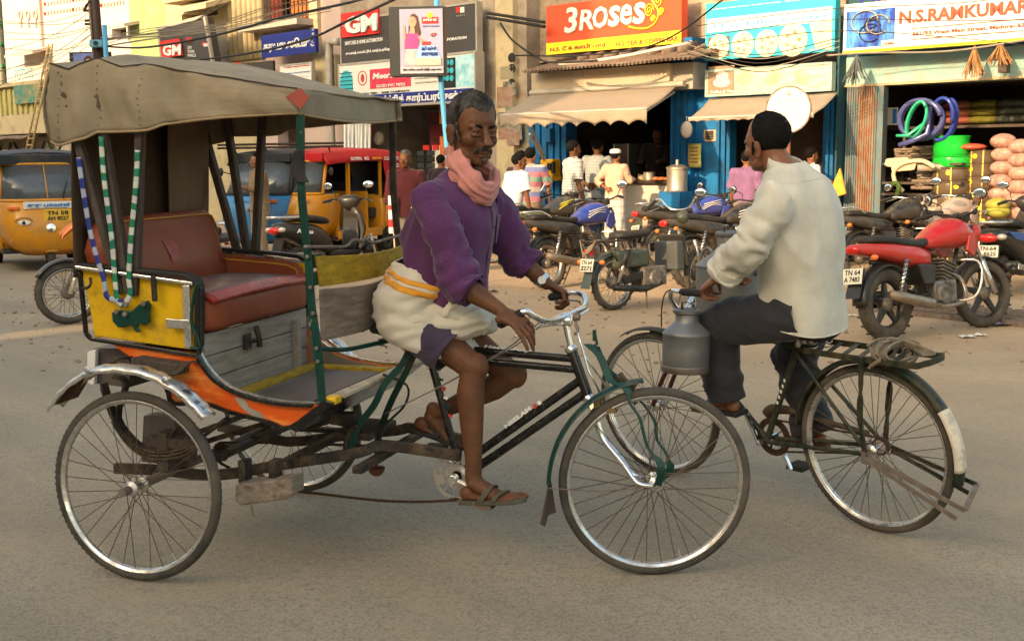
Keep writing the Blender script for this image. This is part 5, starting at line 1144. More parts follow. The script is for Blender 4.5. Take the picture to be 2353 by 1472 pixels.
T2=[(b(1846,736,0),.205,.182),(b(1845,715,0),.20,.178),(b(1841,650,0),.205,.17),(b(1842,580,0),.215,.165),(b(1838,505,0),.22,.15),(b(1828,455,0),.215,.130),(b(1822,425,0),.19,.112),(b(1815,398,0),.12,.09),(b(1808,376,0),.075,.070)]
rg2=cloth([(c_,la*y_*.88,(V((.95,0,.26))if i_==0 else V((.98,0,.12))if i_==1 else fw_)*x_*.9)for i_,(c_,y_,x_)in enumerate(T2)],60,7,2.4,.015,7,seed=21,dirk=(1,1,.55),pull=lambda t:.35+.75*t);a.loft(rg2,caps=False)
a.loft(sleeve([SN+V((.01,-.055,-.02)),SN,SN.lerp(EN,.4),SN.lerp(EN,.8),EN.lerp(WN,.05),EN.lerp(WN,.55),EN.lerp(WN,.78)],[.045,.074,.080,.076,.072,.065,.059],[.04,.066,.076,.072,.069,.063,.057],31,.013),caps=False)
a.loft(sleeve([SF+V((.0,.08,.0)),SF,SF.lerp(EF,.4),EF,EF.lerp(WF,.7)],[.08,.095,.088,.078,.062],[.07,.08,.082,.074,.060],37,.008),caps=False)
sh2=a.build('shirt',M['beige_shirt'],mk,True,thick=.003)
for i_,r_ in((1,.003),(len(rg2)-13,.0016)):
 a=MB();cc_=sum((V(q_)for q_ in rg2[i_]),V((0,0,0)))/60;a.tube([V(q_)+(V(q_)-cc_).normalized()*.002 for q_ in rg2[i_]],r_,5,closed=True);a.build('seam',M['beige_shirt'],sh2,True)
a=MB();P=[EN.lerp(WN,.62+.24*i/5)for i in range(6)];a.loft(sleeve(P,[.072,.073,.072,.071,.070,.068],[.069,.070,.069,.068,.066,.064],3,.006),caps=False);a.build('rolled_cuff',M['beige_shirt'],sh2,True,thick=.006)
a=MB();cc_=superring(b(1804,366,0),la*.068,V((.064,0,.02)),2,28);c2_=superring(b(1812,392,0),la*.088,V((.086,0,.02)),2,28);a.loft([c2_,cc_],caps=False);a.build('collar',M['beige_shirt'],sh2,True,thick=.005)
a=MB()
for H_,K_,A_,w_ in((PE2+V((-.02,.09,-.01)),KL,AL,1),(PE2+V((0,-.09,-.02)),KR_,AR,.95)):
 dv=K_-H_;u_,q_=basis(dv,(0,1,0));sv=A_-K_;us,qs=basis(sv,(0,1,0))
 R_=[(H_-dv*.15,u_*.10,q_*.10),(H_+dv*.1,u_*.108,q_*.105),(H_+dv*.5,u_*.100,q_*.102),(H_+dv*.9,u_*.088,q_*.088),(K_+(dv.normalized()-sv.normalized())*.012,(u_+us)*.042,(q_+qs)*.045),(K_+sv*.15,us*.082,qs*.082),(K_+sv*.5,us*.078*w_,qs*.080),(K_+sv*.85,us*.080,qs*.084),(K_+sv*1.03,us*.080,qs*.088)]
 a.loft(cloth(R_,44,6,2.1,.010,10,seed=int(K_.x*50),dirk=(1,.7,1.3)),caps=False)
a.build('trousers',M['trouser'],mk,True,thick=.003)
M['sandal3']=mat('brown_leather_sandal',(.10,.05,.03),.6)
sandal(mk,AL+V((0,0,-.005)),FD,(0,0,1),1.0,M['sandal3'],M['sandal3'],-1);sandal(mk,AR,(1,0,-.1),(0,0,1),1.0,M['sandal3'],M['sandal3'],1)
# ================================================================ the row of shops
def f(u,v,y=0.0):return FA.y(u,v,y)
class Th:
 def __init__(s,name,label,cat,base,group=None,fr=None):
  fr=fr or FA;s.b=V(base);s.t=thing(name,label,cat,Fr(fr.m@s.b,fr.yaw),group);s.M=Matrix.Translation(-s.b)
 def add(s,mb,name,m,parent=None,smooth=False,bevel=0,thick=0,kind=None):
  return mb.build(name,m,parent or s.t,smooth,bevel=bevel,thick=thick,kind=kind,M=None if parent else s.M)
 def text(s,st,m,p0,p1,p3,parent=None,**k):
  o=text_at(st,m,parent or s.t,p0,p1,p3,**k)
  if not parent:o.matrix_local=s.M
  return o
def walls(a,x0,x1,z0,z1,y0,y1,holes=()):
 xs=sorted({x0,x1,*[h[0]for h in holes],*[h[1]for h in holes]});zs=sorted({z0,z1,*[h[2]for h in holes],*[h[3]for h in holes]})
 for i in range(len(xs)-1):
  run=None
  for j in range(len(zs)-1):
   cx,cz=(xs[i]+xs[i+1])/2,(zs[j]+zs[j+1])/2
   if any(h[0]<cx<h[1]and h[2]<cz<h[3]for h in holes):
    if run is not None:a.bx(xs[i],xs[i+1],y0,y1,run,zs[j]);run=None
   elif run is None:run=zs[j]
  if run is not None:a.bx(xs[i],xs[i+1],y0,y1,run,zs[-1])
 return a
M['w_white']=mat('sunbleached_white_plaster',(.60,.54,.47),.85,0,.14,1.5,(.6,.5,.4),.2,2.5)
M['w_pink']=mat('pale_pink_plaster',(.52,.40,.35),.85,0,.1,2)
M['w_green']=mat('pale_green_plaster',(.33,.40,.16),.85,0,.12,1.5,(.5,.5,.25),.25,2)
M['w_cream']=mat('yellow_cream_plaster',(.52,.43,.26),.85,0,.15,2,(.32,.25,.15),.25,3)
M['w_old']=mat('stained_old_plaster',(.44,.37,.28),.9,0,.3,2.5,(.16,.12,.09),.40,2.2,bump=.5,bscale=20,bdist=.02,sharp=.5)
M['w_brown']=mat('weathered_brown_plaster',(.25,.18,.12),.92,0,.35,3,(.45,.37,.27),.32,5,bump=.5,bscale=20,bdist=.02,sharp=.5)
M['w_beige']=mat('beige_fascia_board',(.46,.38,.28),.7,0,.12,3,(.3,.22,.15),.2,3,stretch=(1,1,.3))
M['blue_paint']=mat('bright_blue_wall_paint',(.010,.155,.40),.6,0,.25,3,(.025,.06,.11),.3,4,sharp=.3)
M['aqua']=mat('faded_aqua_paint',(.26,.42,.40),.7,0,.15,3,(.30,.25,.16),.3,3)
M['dark_teal']=mat('dark_teal_paint',(.02,.07,.09),.7,0,.3,3)
M['sign_grey']=mat('charcoal_sign_sheet',(.060,.056,.054),.5,0,.12,2)
M['sign_white']=mat('white_sign_sheet',(.72,.70,.64),.45,0,.05,2)
M['sign_red']=mat('red_sign_sheet',(.62,.035,.03),.4,0,.06,2)
M['sign_orange_red']=mat('orange_red_sign_sheet',(.72,.085,.035),.42,0,.06,1)
M['sign_yellow']=mat('bright_yellow_sign_sheet',(.78,.66,.03),.42,0,.05,2)
M['sign_cyan']=mat('turquoise_sign_sheet',(.045,.44,.52),.42,0,.08,2)
M['sign_blue']=mat('navy_blue_sign_sheet',(.018,.03,.22),.45,0,.1,2)
M['sign_edge']=mat('grey_sign_frame',(.42,.38,.32),.5,.2,.2,4)
M['tan_awning']=mat('tan_awning_canvas',(.31,.25,.185),.9,0,.12,3,(.24,.18,.13),.25,3,bump=.2,bscale=200,bdist=.002)
M['corr']=mat('rusty_corrugated_tin',(.26,.20,.155),.7,.3,.3,4,(.13,.07,.045),.45,5,sharp=.4)
M['tile_red']=mat('orange_roof_tile',(.45,.15,.06),.85,0,.3,5)
M['pvc']=mat('grey_pvc_pipe',(.30,.25,.20),.5,0,.15,6)
M['interior']=mat('painted_shade_interior_wall',(.035,.026,.02),.9,0,.3,2)  # near-black base colour carries the shade inside the shops
M['cable']=mat('black_cable',(.02,.018,.016),.6)
M['thin_cable']=mat('grey_cable_sheath',(.22,.19,.15),.7)
M['dark_grille']=mat('dark_brown_iron_grille',(.05,.03,.02),.6,.3)
M['wood_orange']=mat('orange_painted_shutter',(.50,.15,.035),.6,0,.2,5)
def building(name,label,uL,uR,vtop_extra=8.5,m=None,y=0.0,z0=0.0,z1=8.5,holes=(),depth=5.0,cat='building'):
 x0,x1=f(uL,300,y).x,f(uR,300,y).x
 B=Th(name,label,cat,(x0,y,z0));a=MB();walls(a,x0,x1-.003,z0,z1,y,y+.3,holes);B.x0,B.x1=x0,x1;B.wall=B.add(a,'wall',m)
 a=MB();a.bx(x0,x0+.25,y+.302,y+depth,z0,z1);a.bx(x1-.253,x1-.003,y+.302,y+depth,z0,z1);a.bx(x0+.25,x1-.253,y+depth-.2,y+depth,z0,z1);B.add(a,'side_wall',m);return B
def P4(u0,v0,u1,v1,y):
 p,q_=f(u0,v0,y),f(u1,v1,y);return p.x,p.z,q_.x,q_.z
x0,x1=f(-60,300,3).x,f(24,300,3).x
B=Th('mosque_tower','cream mosque tower with green ledges at the far left edge','tower',(x0,3,0))
a=MB();a.bx(x0,x1,3,7,0,9.5);B.add(a,'tower_wall',M['w_cream'])
for i in range(5):
 z=3.4+i*.8;a=MB();a.bx(x0-.05,x1+.25,2.75,3.0,z,z+.10);a.bx(x0,x1+.12,2.85,3,z-.12,z-.003);B.add(a,'green_ledge',mat('mosque_green_paint',(.05,.22,.09),.7))
 for k in range(6):
  xx=x0+.25+k*(x1-x0-.2)/6;a=MB();a.bx(xx,xx+.28,2.96,3.02,z+.2,z+.5);a.lathe([(0,0),(.14,0),(.14,.05),(0,.05)],(xx+.14,2.965,z+.5),(0,1,0),14);B.add(a,'painted_arch_shade',M['opening_shade'])  # solid dark blocks on the wall, coloured as shaded openings
a=MB();a.tube([(x1-.05,2.8,2.0),(x1-.05,2.8,9.5)],.16,12);B.add(a,'corner_column',M['w_cream'],smooth=40)
H=[]
def hole(u0,v0,u1,v1,y):q_=P4(u0,v0,u1,v1,y);return(q_[0],q_[2],q_[1],q_[3])
hB=[hole(258,92,290,62,1.0),hole(120,135+60,190,160,1.0)]
B=building('white_house','tall white plastered house with small ledges, left of the green one',24,311,m=M['w_white'],y=1.0,z1=9,holes=hB)
for h in hB:a=MB();a.bx(h[0]-.0,h[1]+.0,1.28,1.295,h[2],h[3]);B.add(a,'window',M['win_dark'])
for(u0,v0,u1,v1)in((255,62,297,52),(20,128,85,112)):
 q_=P4(u0,v0,u1,v1,.5);a=MB();a.prism([(q_[0],.35,q_[1]),(q_[2],.35,q_[1]),(q_[2],1.0,q_[3]+.12),(q_[0],1.0,q_[3]+.12)],(0,0,-.09));B.add(a,'window_ledge',M['w_pink'])
for k in range(3):
 c=f(48+k*17,42,.98);a=MB();a.lathe([(.10,0),(.16,0),(.16,.05),(.10,.05)],c+V((0,-.03,.1)),(0,1,0),18,closed=True);a.bx(c.x-.04,c.x+.04,.95,.995,c.z-.30,c.z-.02);B.add(a,'keyhole_moulding',M['w_pink'])
a=MB();p=f(97,60,.98);a.bx(p.x-.06,p.x+.06,.9,.998,2.2,9);B.add(a,'corner_pilaster',M['w_pink'])
for j in range(2):
 for k in range(26):
  c=f(103+k*7.2,32-k*1.05-j*22,.98);a=MB();a.box(c,(.07,.05,.10));B.add(a,'cornice_block',M['w_pink']if k%9 else M['text_red'])
xa,xb=f(108,250,.4).x,f(250,250,.4).x
a=MB();a.bx(xa,xb,.3,1.0,2.55,2.68);a.bx(xa,xb,.3,.36,3.55,3.62);B.add(a,'balcony',M['w_white'])
a=MB()
for k in range(30):
 xx=xa+(xb-xa)*k/30;a.bar((xx,.33,2.68),(xx+.16,.33,3.55),.03,.03,(0,1,0));a.bar((xx+.16,.345,2.68),(xx,.345,3.55),.03,.03,(0,1,0))
B.add(a,'lattice_railing',M['sign_edge'])
B=building('green_house','narrow pale green house wall between the white house and the cream one',311,392,m=M['w_green'],y=.8,z1=9)
q_=P4(-60,290,97,185,-.6)
B=Th('balcony_house','low yellow house front with carved balcony at the left edge','building',(q_[0],-.6,2.0))
a=MB();a.bx(q_[0],q_[2],-.6,.9,2.35,3.75);B.add(a,'wall',M['w_cream'])
for k in range(14):
 xx=q_[0]+(q_[2]-q_[0])*k/14;a=MB();a.bx(xx,xx+.12,-.66,-.6,2.95,3.7);B.add(a,'baluster',mat('yellow_green_paint',(.45,.42,.12),.7))
a=MB();a.bx(q_[0],q_[2]+.1,-.75,-.6,3.75,3.86);B.add(a,'coping',M['w_cream'])
s_=Th('wall_poster','faded teal and yellow hoarding on the yellow balcony house','hoarding',f(37,240,-.72));u=P4(37,240,92,192,-.7);a=MB();a.bx(u[0],u[2],-.74,-.67,u[1],u[3]);s_.add(a,'board',mat('faded_ochre_print',(.34,.27,.11),.6,0,.4,6,(.03,.22,.20),.5,2.0,sharp=.2))
s_.text('POTHYS',M['sign_cyan'],(u[0]+.15,-.745,u[1]+.7),(u[2]-.3,-.745,u[1]+.7),(u[0]+.15,-.745,u[1]+1.0))
x0,x1=f(-60,300,-.2).x,f(108,300,-.2).x
B=Th('dark_stall','dim open stall with sagging sheets under the yellow balcony','stall',(x0,-.2,0));a=MB();walls(a,x0,x1,0,2.35,-.2,.1,[(x0+.4,x1-.3,.0,1.9)]);B.add(a,'wall',M['w_brown']);a=MB();a.bx(x0,x1,2.4,2.5,0,2.3);B.add(a,'back_wall',M['interior'])
a=MB();a.grid(lambda p,q_:(x0+(x1-x0)*p,-.9+.9*q_,2.2+.28*q_+.08*mnoise.noise(V((p*7,q_*3,0)))),30,6,uv=False);B.add(a,'sheet_roof',M['corr'],smooth=True,thick=.02)
for k in range(5):
 a=MB();P=[(x0+.8+k*1.2+t*.12,-.25,2.1-.35*math.sin(PI*t/8))for t in range(9)];a.tube(P,.035,6);B.add(a,'garland',M['dark_green'],smooth=True)
s_=Th('shop_sign','small charcoal sign with red square logo beside the dark stall','sign',f(95,315,-.3));u=P4(93,315,160,258,-.3);a=MB();a.bx(u[0],u[2]+1.5,-.36,-.25,u[1],u[3]);s_.add(a,'board',M['sign_grey'])
lg=P4(93,290,116,262,-.37);a=MB();a.bx(lg[0],lg[2],-.38,-.362,lg[1],lg[3]);l_=s_.add(a,'logo',M['sign_red']);s_.text('GM',M['text_white'],(lg[0]+.03,-.385,lg[1]+.1),(lg[2]-.03,-.385,lg[1]+.1),(lg[0]+.03,-.385,lg[3]-.12),bold=.03,shear=.1)
a=MB();q_=P4(98,360,170,316,0);a.bx(q_[0],q_[2]+3,0,.2,0,q_[3]);Th('shuttered_shop','white shutter front below the small charcoal sign','shop front',(q_[0],0,0)).add(a,'shutter',M['w_white'])
ld=Th('ladder','tall bamboo ladder leaning beside the white house','ladder',f(62,356,-1.5));A0,A1,B0,B1=f(57,356,-1.5),f(70,356,-1.5),f(112,102,-.7),f(121,100,-.7)
for p,q_ in((A0,B0),(A1,B1)):a=MB();a.tube([p,q_],.03,7);ld.add(a,'rail',mat('bamboo',(.42,.30,.14),.6),smooth=True)
for k in range(17):a=MB();a.tube([A0.lerp(B0,(k+.5)/17),A1.lerp(B1,(k+.5)/17)],.02,6);ld.add(a,'rung',_mc['bamboo'])
B=building('cream_building','cream building with concrete sunshade and ribbed wall, sunlit at the top',392,601,m=M['w_cream'],y=.3,z1=9,holes=[hole(418,48,500,20,.3)])
q_=P4(405,45,490,18,-.3);a=MB();a.prism([(q_[0],-.5,q_[1]+.1),(q_[2],-.5,q_[1]+.1),(q_[2],.3,q_[1]+.35),(q_[0],.3,q_[1]+.35)],(0,0,.12));a.bx(q_[0]+.1,q_[2]-.1,.55,.6,q_[1]-.8,q_[1]);B.add(a,'sunshade',M['w_cream'])
q_=P4(398,12,480,0,0);a=MB();a.bx(q_[0],q_[2],-.3,.3,q_[1],q_[1]+.14);B.add(a,'sunshade',M['w_cream'])
for k in range(7):
 c=f(526+k*11.5,60,.2);a=MB();a.tube([(c.x,.27,3.9),(c.x,.27,9)],.10,10);B.add(a,'rib',M['w_cream'],smooth=True)
q_=P4(470,145,500,60,.0);a=MB();a.bx(q_[0],q_[2],-.5,.3,3.7,q_[3]);B.add(a,'pier',M['sign_edge'])
for h in[hole(418,48,500,20,.3)]:a=MB();a.bx(h[0],h[1],.62,.66,h[2],h[3]);B.add(a,'window',M['win_dark'])
hw=hole(607,62,713,-60,.3)
B=building('window_house','house with orange shuttered grille window above the blue sign',601,790,m=M['w_pink'],y=.3,z1=9,holes=[hw,hole(640,360,700,290,.3)])
a=MB();a.bx(hw[0]-.25,hw[1]+.2,-.25,.3,hw[2]-.14,hw[2]);B.add(a,'window_sill',M['sign_edge'])
nw=12
for k in range(nw):
 xx=hw[0]+(hw[1]-hw[0])*(k+.5)/nw;a=MB();a.cyl((xx,.34,hw[2]),(xx,.34,hw[3]),.014,n=6);B.add(a,'window_bar',M['dark_grille'])
for k in range(6):
 zz=hw[2]+.12+k*.33;a=MB();a.bx(hw[0],hw[1],.325,.355,zz,zz+.02);B.add(a,'grille_rail',M['dark_grille'])
xm=hw[0]+(hw[1]-hw[0])*.48
for x_,x2_ in((hw[0]+.05,hw[0]+.5),(xm,hw[1]-.05)):
 a=MB();a.bx(x_,x2_,.45,.49,hw[2]+.02,hw[3]);sh=B.add(a,'shutter',M['wood_orange']if x_>hw[0]+.2 else mat('maroon_shutter',(.16,.03,.02),.6))
 for k in range(6):a=MB();a.bx(x_+.04,x2_-.04,.435,.449,hw[2]+.06+k*.33,hw[2]+.32+k*.33);B.add(a,'shutter_panel',M['wood_orange']if x_>hw[0]+.2 else _mc['maroon_shutter'],sh)
a=MB();a.bx(hw[0],hw[1],.9,.95,hw[2],hw[3]);B.add(a,'room_shade_sheet',M['interior'])  # dark sheet behind the shutters stands in for the room's shade
q_=P4(714,150,728,0,.2);a=MB();a.bx(q_[0],q_[2],.2,.3,q_[1],9);B.add(a,'pilaster',M['w_cream'])
q_=P4(728,210,760,130,.1);a=MB();a.bx(f(725,200,.1).x,f(775,200,.1).x,.05,.3,f(725,215,.1).z,f(725,130,.1).z);B.add(a,'meter_box',M['w_cream'],bevel=.02)
a=MB();P=[f(752,95,-.05),f(775,96,-.05),f(776,110,-.05)];P=[V((p.x,-.05,p.z))for p in P];xx=f(757,150,-.05).x;a.tube(smooth_path([(xx+.35,-.05,f(775,98,0).z),(xx+.1,-.05,f(757,98,0).z),(xx,-.05,f(757,120,0).z),(xx,-.05,2.4),(xx,-.05,0)],4),.085,10);B.add(a,'drain_pipe',M['sign_edge'],smooth=True)
def sign(name,label,u0,v0,u1,v1,y,m,t=.10,edge=None,cat='signboard',group=None):
 q_=P4(u0,v0,u1,v1,y-t);s=Th(name,label,cat,(q_[0],y,q_[1]),group);s.y=y-t;a=MB();a.bx(q_[0],q_[2],y-t,y,q_[1],q_[3]);s.bd=s.add(a,'board',m)
 if edge:
  e=.035
  for bb in((q_[0]-e,q_[2]+e,q_[3],q_[3]+e),(q_[0]-e,q_[2]+e,q_[1]-e,q_[1]),(q_[0]-e,q_[0],q_[1],q_[3]),(q_[2],q_[2]+e,q_[1],q_[3])):
   a=MB();a.bx(bb[0],bb[1],y-t-.015,y+.001,bb[2],bb[3]);s.add(a,'frame',edge)
 s.q=q_;return s
def sr(s,m,u0,v0,u1,v1,name='panel',d=.006):
 q_=P4(u0,v0,u1,v1,s.y);a=MB();a.bx(q_[0],q_[2],s.y-d,s.y-.0005,q_[1],q_[3]);return s.add(a,name,m)
def st_(s,tx,m,u0,v0,u1,v1,d=.008,**k):
 q_=P4(u0,v0,u1,v1,s.y-d);return s.text(tx,m,(q_[0],s.y-d,q_[1]),(q_[2],s.y-d,q_[1]),(q_[0],s.y-d,q_[3]),**k)
s=sign('tamil_sign','dark blue signboard with white Tamil letters under the grille window',602,134,724,66,-.15,M['sign_blue'],.08)
st_(s,'கரு.மு.லெ.மு.',M['text_white'],606,124,716,82,bold=.035);st_(s,'ஸ்டோர்',M['text_white'],716,112,723,76)if False else None
for k in range(5):st_(s,'நடகலக'[k],M['text_white'],717,108-k*9,722,102-k*9)
s=sign('shop_sign','small white signboard with red and blue lettering near the drain pipe',645,205,715,146,-.2,M['sign_white'],.08,M['sign_edge'])
st_(s,'முத்து ஏஜென்சிஸ்',M['text_red'],652,158,711,148,bold=.02);st_(s,'SAHANA ENTERPRISES',M['text_blue'],652,171,712,163,bold=.02);st_(s,'General Suppliers',M['text_black'],654,181,708,175);st_(s,'42, West Masi Street',M['text_blue'],655,190,710,185)
s=sign('signboard','plain charcoal fascia above the rickshaw hood with a red corner',540,180,627,139,-.1,M['sign_grey'],.06)
sr(s,M['sign_red'],532,150,552,143)
PG=FA.m@f(374,150,-1.0)
GF=Fr((PG.x,PG.y,0),FA.yaw+.12);gq=[GF.y(376,160,0),GF.y(492,160,0),GF.y(364,66,0),GF.y(471,38,0)]
s=Th('signboard','tilted charcoal signboard with red square logo seen above the rickshaw hood','signboard',gq[0],fr=GF)
a=MB();a.prism([gq[0],gq[1],gq[3],gq[2]],(0,.25,0));s.add(a,'board',M['sign_grey']);a=MB()
for p,q_ in((gq[0],gq[1]),(gq[1],gq[3]),(gq[3],gq[2]),(gq[2],gq[0])):a.bar(p,q_,.07,.07,(0,1,0))
s.add(a,'frame',M['sign_edge'])
def gp(u,v,d=-.02):return GF.y(u,v,d)
a=MB();a.prism([gp(376,134),gp(422,128),gp(416,89),gp(370,96)],(0,-.05,0));s.add(a,'logo',M['sign_red'])
s.text('GM',M['text_white'],gp(375,129,-.08),gp(418,127,-.08),gp(373,104,-.08),bold=.04,shear=.1)
for k,(u,v,w_,h_,m)in enumerate(((427,98,15,12,'text_red'),(464,107,14,10,'text_red'),(468,108,10,8,'text_white'))):s.text('NEW',M[m],gp(u,v,-.03-k*.004),gp(u+w_,v,-.03-k*.004),gp(u,v-h_,-.03-k*.004),bold=.05)
for k,w_ in enumerate(('ON','YOUR','WALLS')):s.text(w_,M['text_white'],gp(431,113+k*9,-.03),gp(433+5*len(w_)*.7,113+k*9,-.03),gp(431,106+k*9,-.03))
hE=[(f(826,300).x,f(1090,300).x,0,2.62)]
B=building('electrical_shop','electrical goods shop with open dim doorway behind the driver',790,1108,m=M['w_old'],y=0,z1=9,holes=hE)
a=MB();h=hE[0];a.bx(h[0]-.2,h[1]+.2,3.2,3.3,0,2.7);a.bx(h[0],h[1],.3,3.2,2.60,2.7);B.add(a,'inner_wall',mat('painted_shade_grey_interior',(.16,.14,.11),.85,0,.2,1))  # inner wall colour is darkened to hold the shop's shade
a=MB();a.bx(f(945,300).x,f(1012,300).x,.5,.56,.0,2.45);B.add(a,'maroon_shutter',mat('maroon_display_board',(.12,.012,.012),.5));
for k in range(5):a=MB();a.bx(f(948,300).x,f(1010,300).x,.47,.499,.9+k*.33,.93+k*.33);B.add(a,'display_rail',M['dark_grille'])
for k in range(2):
 for j in range(6):
  p=f(968+k*22,352+j*14,.35);a=MB();a.box(p,(.20,.04,.10));B.add(a,'switch_plate',M['text_black']if j%2 else M['win_dark'])
a=MB();a.bx(f(962,360).x,f(1014,360).x,.37,.42,0,f(962,335,.37).z);B.add(a,'switch_board',M['sign_white'])
for k in range(2):a=MB();a.bx(f(968+k*22,360,.3).x,f(982+k*22,360,.3).x,.35,.369,f(968,345,.35).z,f(968,334,.35).z);B.add(a,'red_label',M['sign_red'])
a=MB();a.lathe([(0,0),(.13,.02),(.15,.06),(.13,.1),(0,.12)],f(876,318,.4),(0,-1,0),20);B.add(a,'wall_fan',M['sign_edge'],smooth=40)
a=MB();a.tube([f(852,292,.2),f(843,330,.2)],.07,8);B.add(a,'horn_lamp',M['sign_red'])
a=MB();a.bx(f(1012,300).x,f(1030,300).x,-.02,.0,.9,1.95);a.bx(f(1012,300).x,f(1030,300).x,-.02,.0,2.2,2.6);B.add(a,'orange_stripe',mat('faded_orange_stripe',(.55,.16,.05),.7))
a=MB();a.bx(f(866,300).x,f(882,300).x,-.02,.06,1.2,1.7);B.add(a,'meter',M['sign_edge'])
for k in range(19):
 u_=787+k*3.0;p=f(u_,350,-.45+.12*(k%3));q_=f(u_+(6 if k<10 else 10),210+(k%4)*4,-.1);o=MB().tube([(p.x,p.y,0),(q_.x,q_.y,q_.z)],.030,8).build('pvc_pipe',M['sign_white'],None,True,fr=FA);tag(o,'white plastic pipe standing upright in the bundle by the electrical shop','pipe','upright white pipes by the electrical shop')
s=sign('signboard','large charcoal signboard with red GM logo and white lettering above the red auto',786,147,1093,8,-.2,M['sign_grey'],.14,M['sign_edge'])
lg=sr(s,M['sign_red'],789,88,873,20,'logo',.05)
st_(s,'GM',M['text_white'],796,80,868,30,d=.055,bold=.045,thick=.04)
sr(s,M['sign_white'],791,61,806,58,'logo_line',.052)
st_(s,'SWITCHES & HOME AUTOMATION',M['text_white'],793,105,879,86,bold=.02);st_(s,'சுபாஷ் எலக்ட்ரிக் கார்ப்பரேஷன்',M['text_white'],795,129,905,108,bold=.03);st_(s,'ELECTRICAL CORPORATION',M['text_white'],960,102,1072,83,bold=.03)
for k in range(2):sr(s,M['sign_red']if k==0 else M['sign_white'],1048+k*10,30,1057+k*10,16)
st_(s,'ROOTS',M['sign_edge'],1049,39,1069,33)
s=sign('signboard','white and blue signboard advertising PVC pipes over the electrical shop',782,248,1090,122,-.3,M['sign_white'],.22,M['sign_edge'])
sr(s,mat('pink_red_print',(.66,.05,.09),.45),851,205,944,152);st_(s,'Meerutiug',M['text_white'],857,187,935,162,d=.012,bold=.03,shear=.15);st_(s,'RIGID PVC PIPES',M['text_white'],866,202,931,190,d=.012,bold=.015)
st_(s,'AN ISO 9001 : 2008 COMPANY',M['text_black'],820,219,942,206,bold=.015);st_(s,'WATER LINE FITTINGS',M['sign_edge'],953,183,1005,175);st_(s,'WATER STORAGE TANK',M['sign_edge'],953,193,1005,185)
sr(s,M['sign_blue'],783,247,1090,202);st_(s,'எலக்ட்ரிக் கார்ப்பரேசன்',M['text_white'],850,243,1052,208,d=.012,bold=.035);st_(s,'306, West Masi Street',M['text_white'],1057,216,1088,209,d=.012)
sr(s,mat('pale_cyan_print',(.25,.60,.68),.45,0,.3,5,(.65,.78,.8),.4,4),1048,202,1090,125);sr(s,M['text_black'],1010,204,1047,132)
for k in range(9):c=f(1018+(k%3)*10,144+(k//3)*18,s.y-.01);a=MB();a.lathe([(0,0),(.055,0),(.055,.008),(0,.008)],c,(0,-1,0),10);s.add(a,'printed_fitting',M['sign_cyan'])
q_=P4(783,212,810,162,s.y);a=MB();cx=(q_[0]+q_[2])/2;a.lathe([(0,0),(.20,0),(.21,.008),(.0,.008)],(cx,s.y-.001,q_[3]-.20),(0,-1,0),16);a.bx(cx-.21,cx+.21,s.y-.010,s.y-.0005,q_[1],q_[3]-.22);s.add(a,'printed_tank',M['sign_cyan'])
for k in range(5):a=MB();a.bx(cx-.21,cx+.21,s.y-.014,s.y-.0105,q_[1]+.05+k*.08,q_[1]+.065+k*.08);s.add(a,'tank_rib',M['text_black'])
c=f(833,180,s.y-.002);a=MB();a.lathe([(.13,0),(.15,0),(.15,.006),(.13,.006)],c,(0,-1,0),20,closed=True);a.ell(c,(.06,.006,.09),10,6);s.add(a,'printed_emblem',M['text_red'])
B=building('old_wall','peeling old plaster pier between the electrical shop and the tea stall',1108,1212,m=M['w_old'],y=0,z1=9)
B2_=building('upper_wall','stained brown upper wall behind the tea stall sign',1212,1935,m=M['w_brown'],y=.35,z0=3.25,z1=9)
p=P4(1196,350,1212,0,-.1);a=MB();a.bx(f(1150,200).x,f(1190,200).x,-.12,-.0005,0,9);B.add(a,'pilaster',M['w_cream'])
random.seed(11)
for k in range(16):
 u_=1156+random.random()*52;v_=165+random.random()*175;p=f(u_,v_,-.125 if u_<1190 else-.01);a=MB();a.box(p,(.22+.2*random.random(),.006+.002*k*.3,.22+.2*random.random()));B.add(a,'poster_scrap',mat('torn_poster_%s'%'abcd'[k%4],((.10,.19,.20),(.30,.27,.14),(.05,.07,.06),(.30,.12,.08))[k%4],.8,0,.4,8,(.30,.26,.20),.5,9))
for v_ in(133,158,192):a=MB();a.ell(f(1176,v_,-.12),(.10,.012,.09),8,6);B.add(a,'painted_brick_hole_shade',M['opening_shade'])  # flat dark lumps painted like the shade in broken brickwork
xs0,xs1=f(1212,300,0).x,f(1592,300,0).x;xo0,xo1=f(1300,300,0).x,f(1553,300,0).x
B=Th('tea_stall','open fronted tea stall with blue door frames and inside walls coloured dark for shade','stall',(xs0,0,0))
a=MB();a.bx(xs0,xo0,0,.3,0,2.5);B.add(a,'blue_wall',M['blue_paint']);a=MB();a.bx(xo1,f(1600,300).x,-.15,.3,0,3.4);B.add(a,'blue_pillar',M['blue_paint'])
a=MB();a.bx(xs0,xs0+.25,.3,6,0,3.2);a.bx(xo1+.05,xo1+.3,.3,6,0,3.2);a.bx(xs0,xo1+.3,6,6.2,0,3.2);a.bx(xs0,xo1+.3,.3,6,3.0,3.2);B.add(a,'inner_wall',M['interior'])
for k in range(6):
 xx=xo0-.85+k*.16;a=MB();a.bx(xx,xx+.10,-.05,-.001,.2,2.4);B.add(a,'shutter_slat',M['blue_paint'])
for k in range(3):xx=xo1+.03+k*.13;a=MB();a.bx(xx,xx+.05,-.19,-.151,0,2.6);B.add(a,'shutter_slat',M['blue_paint'])
z0c=f(1440,415,-.3).z
a=MB();a.bx(f(1395,450,-.3).x,f(1535,450,-.3).x,-.3,.3,.2,z0c-.05);B.add(a,'counter_front',M['w_white'])
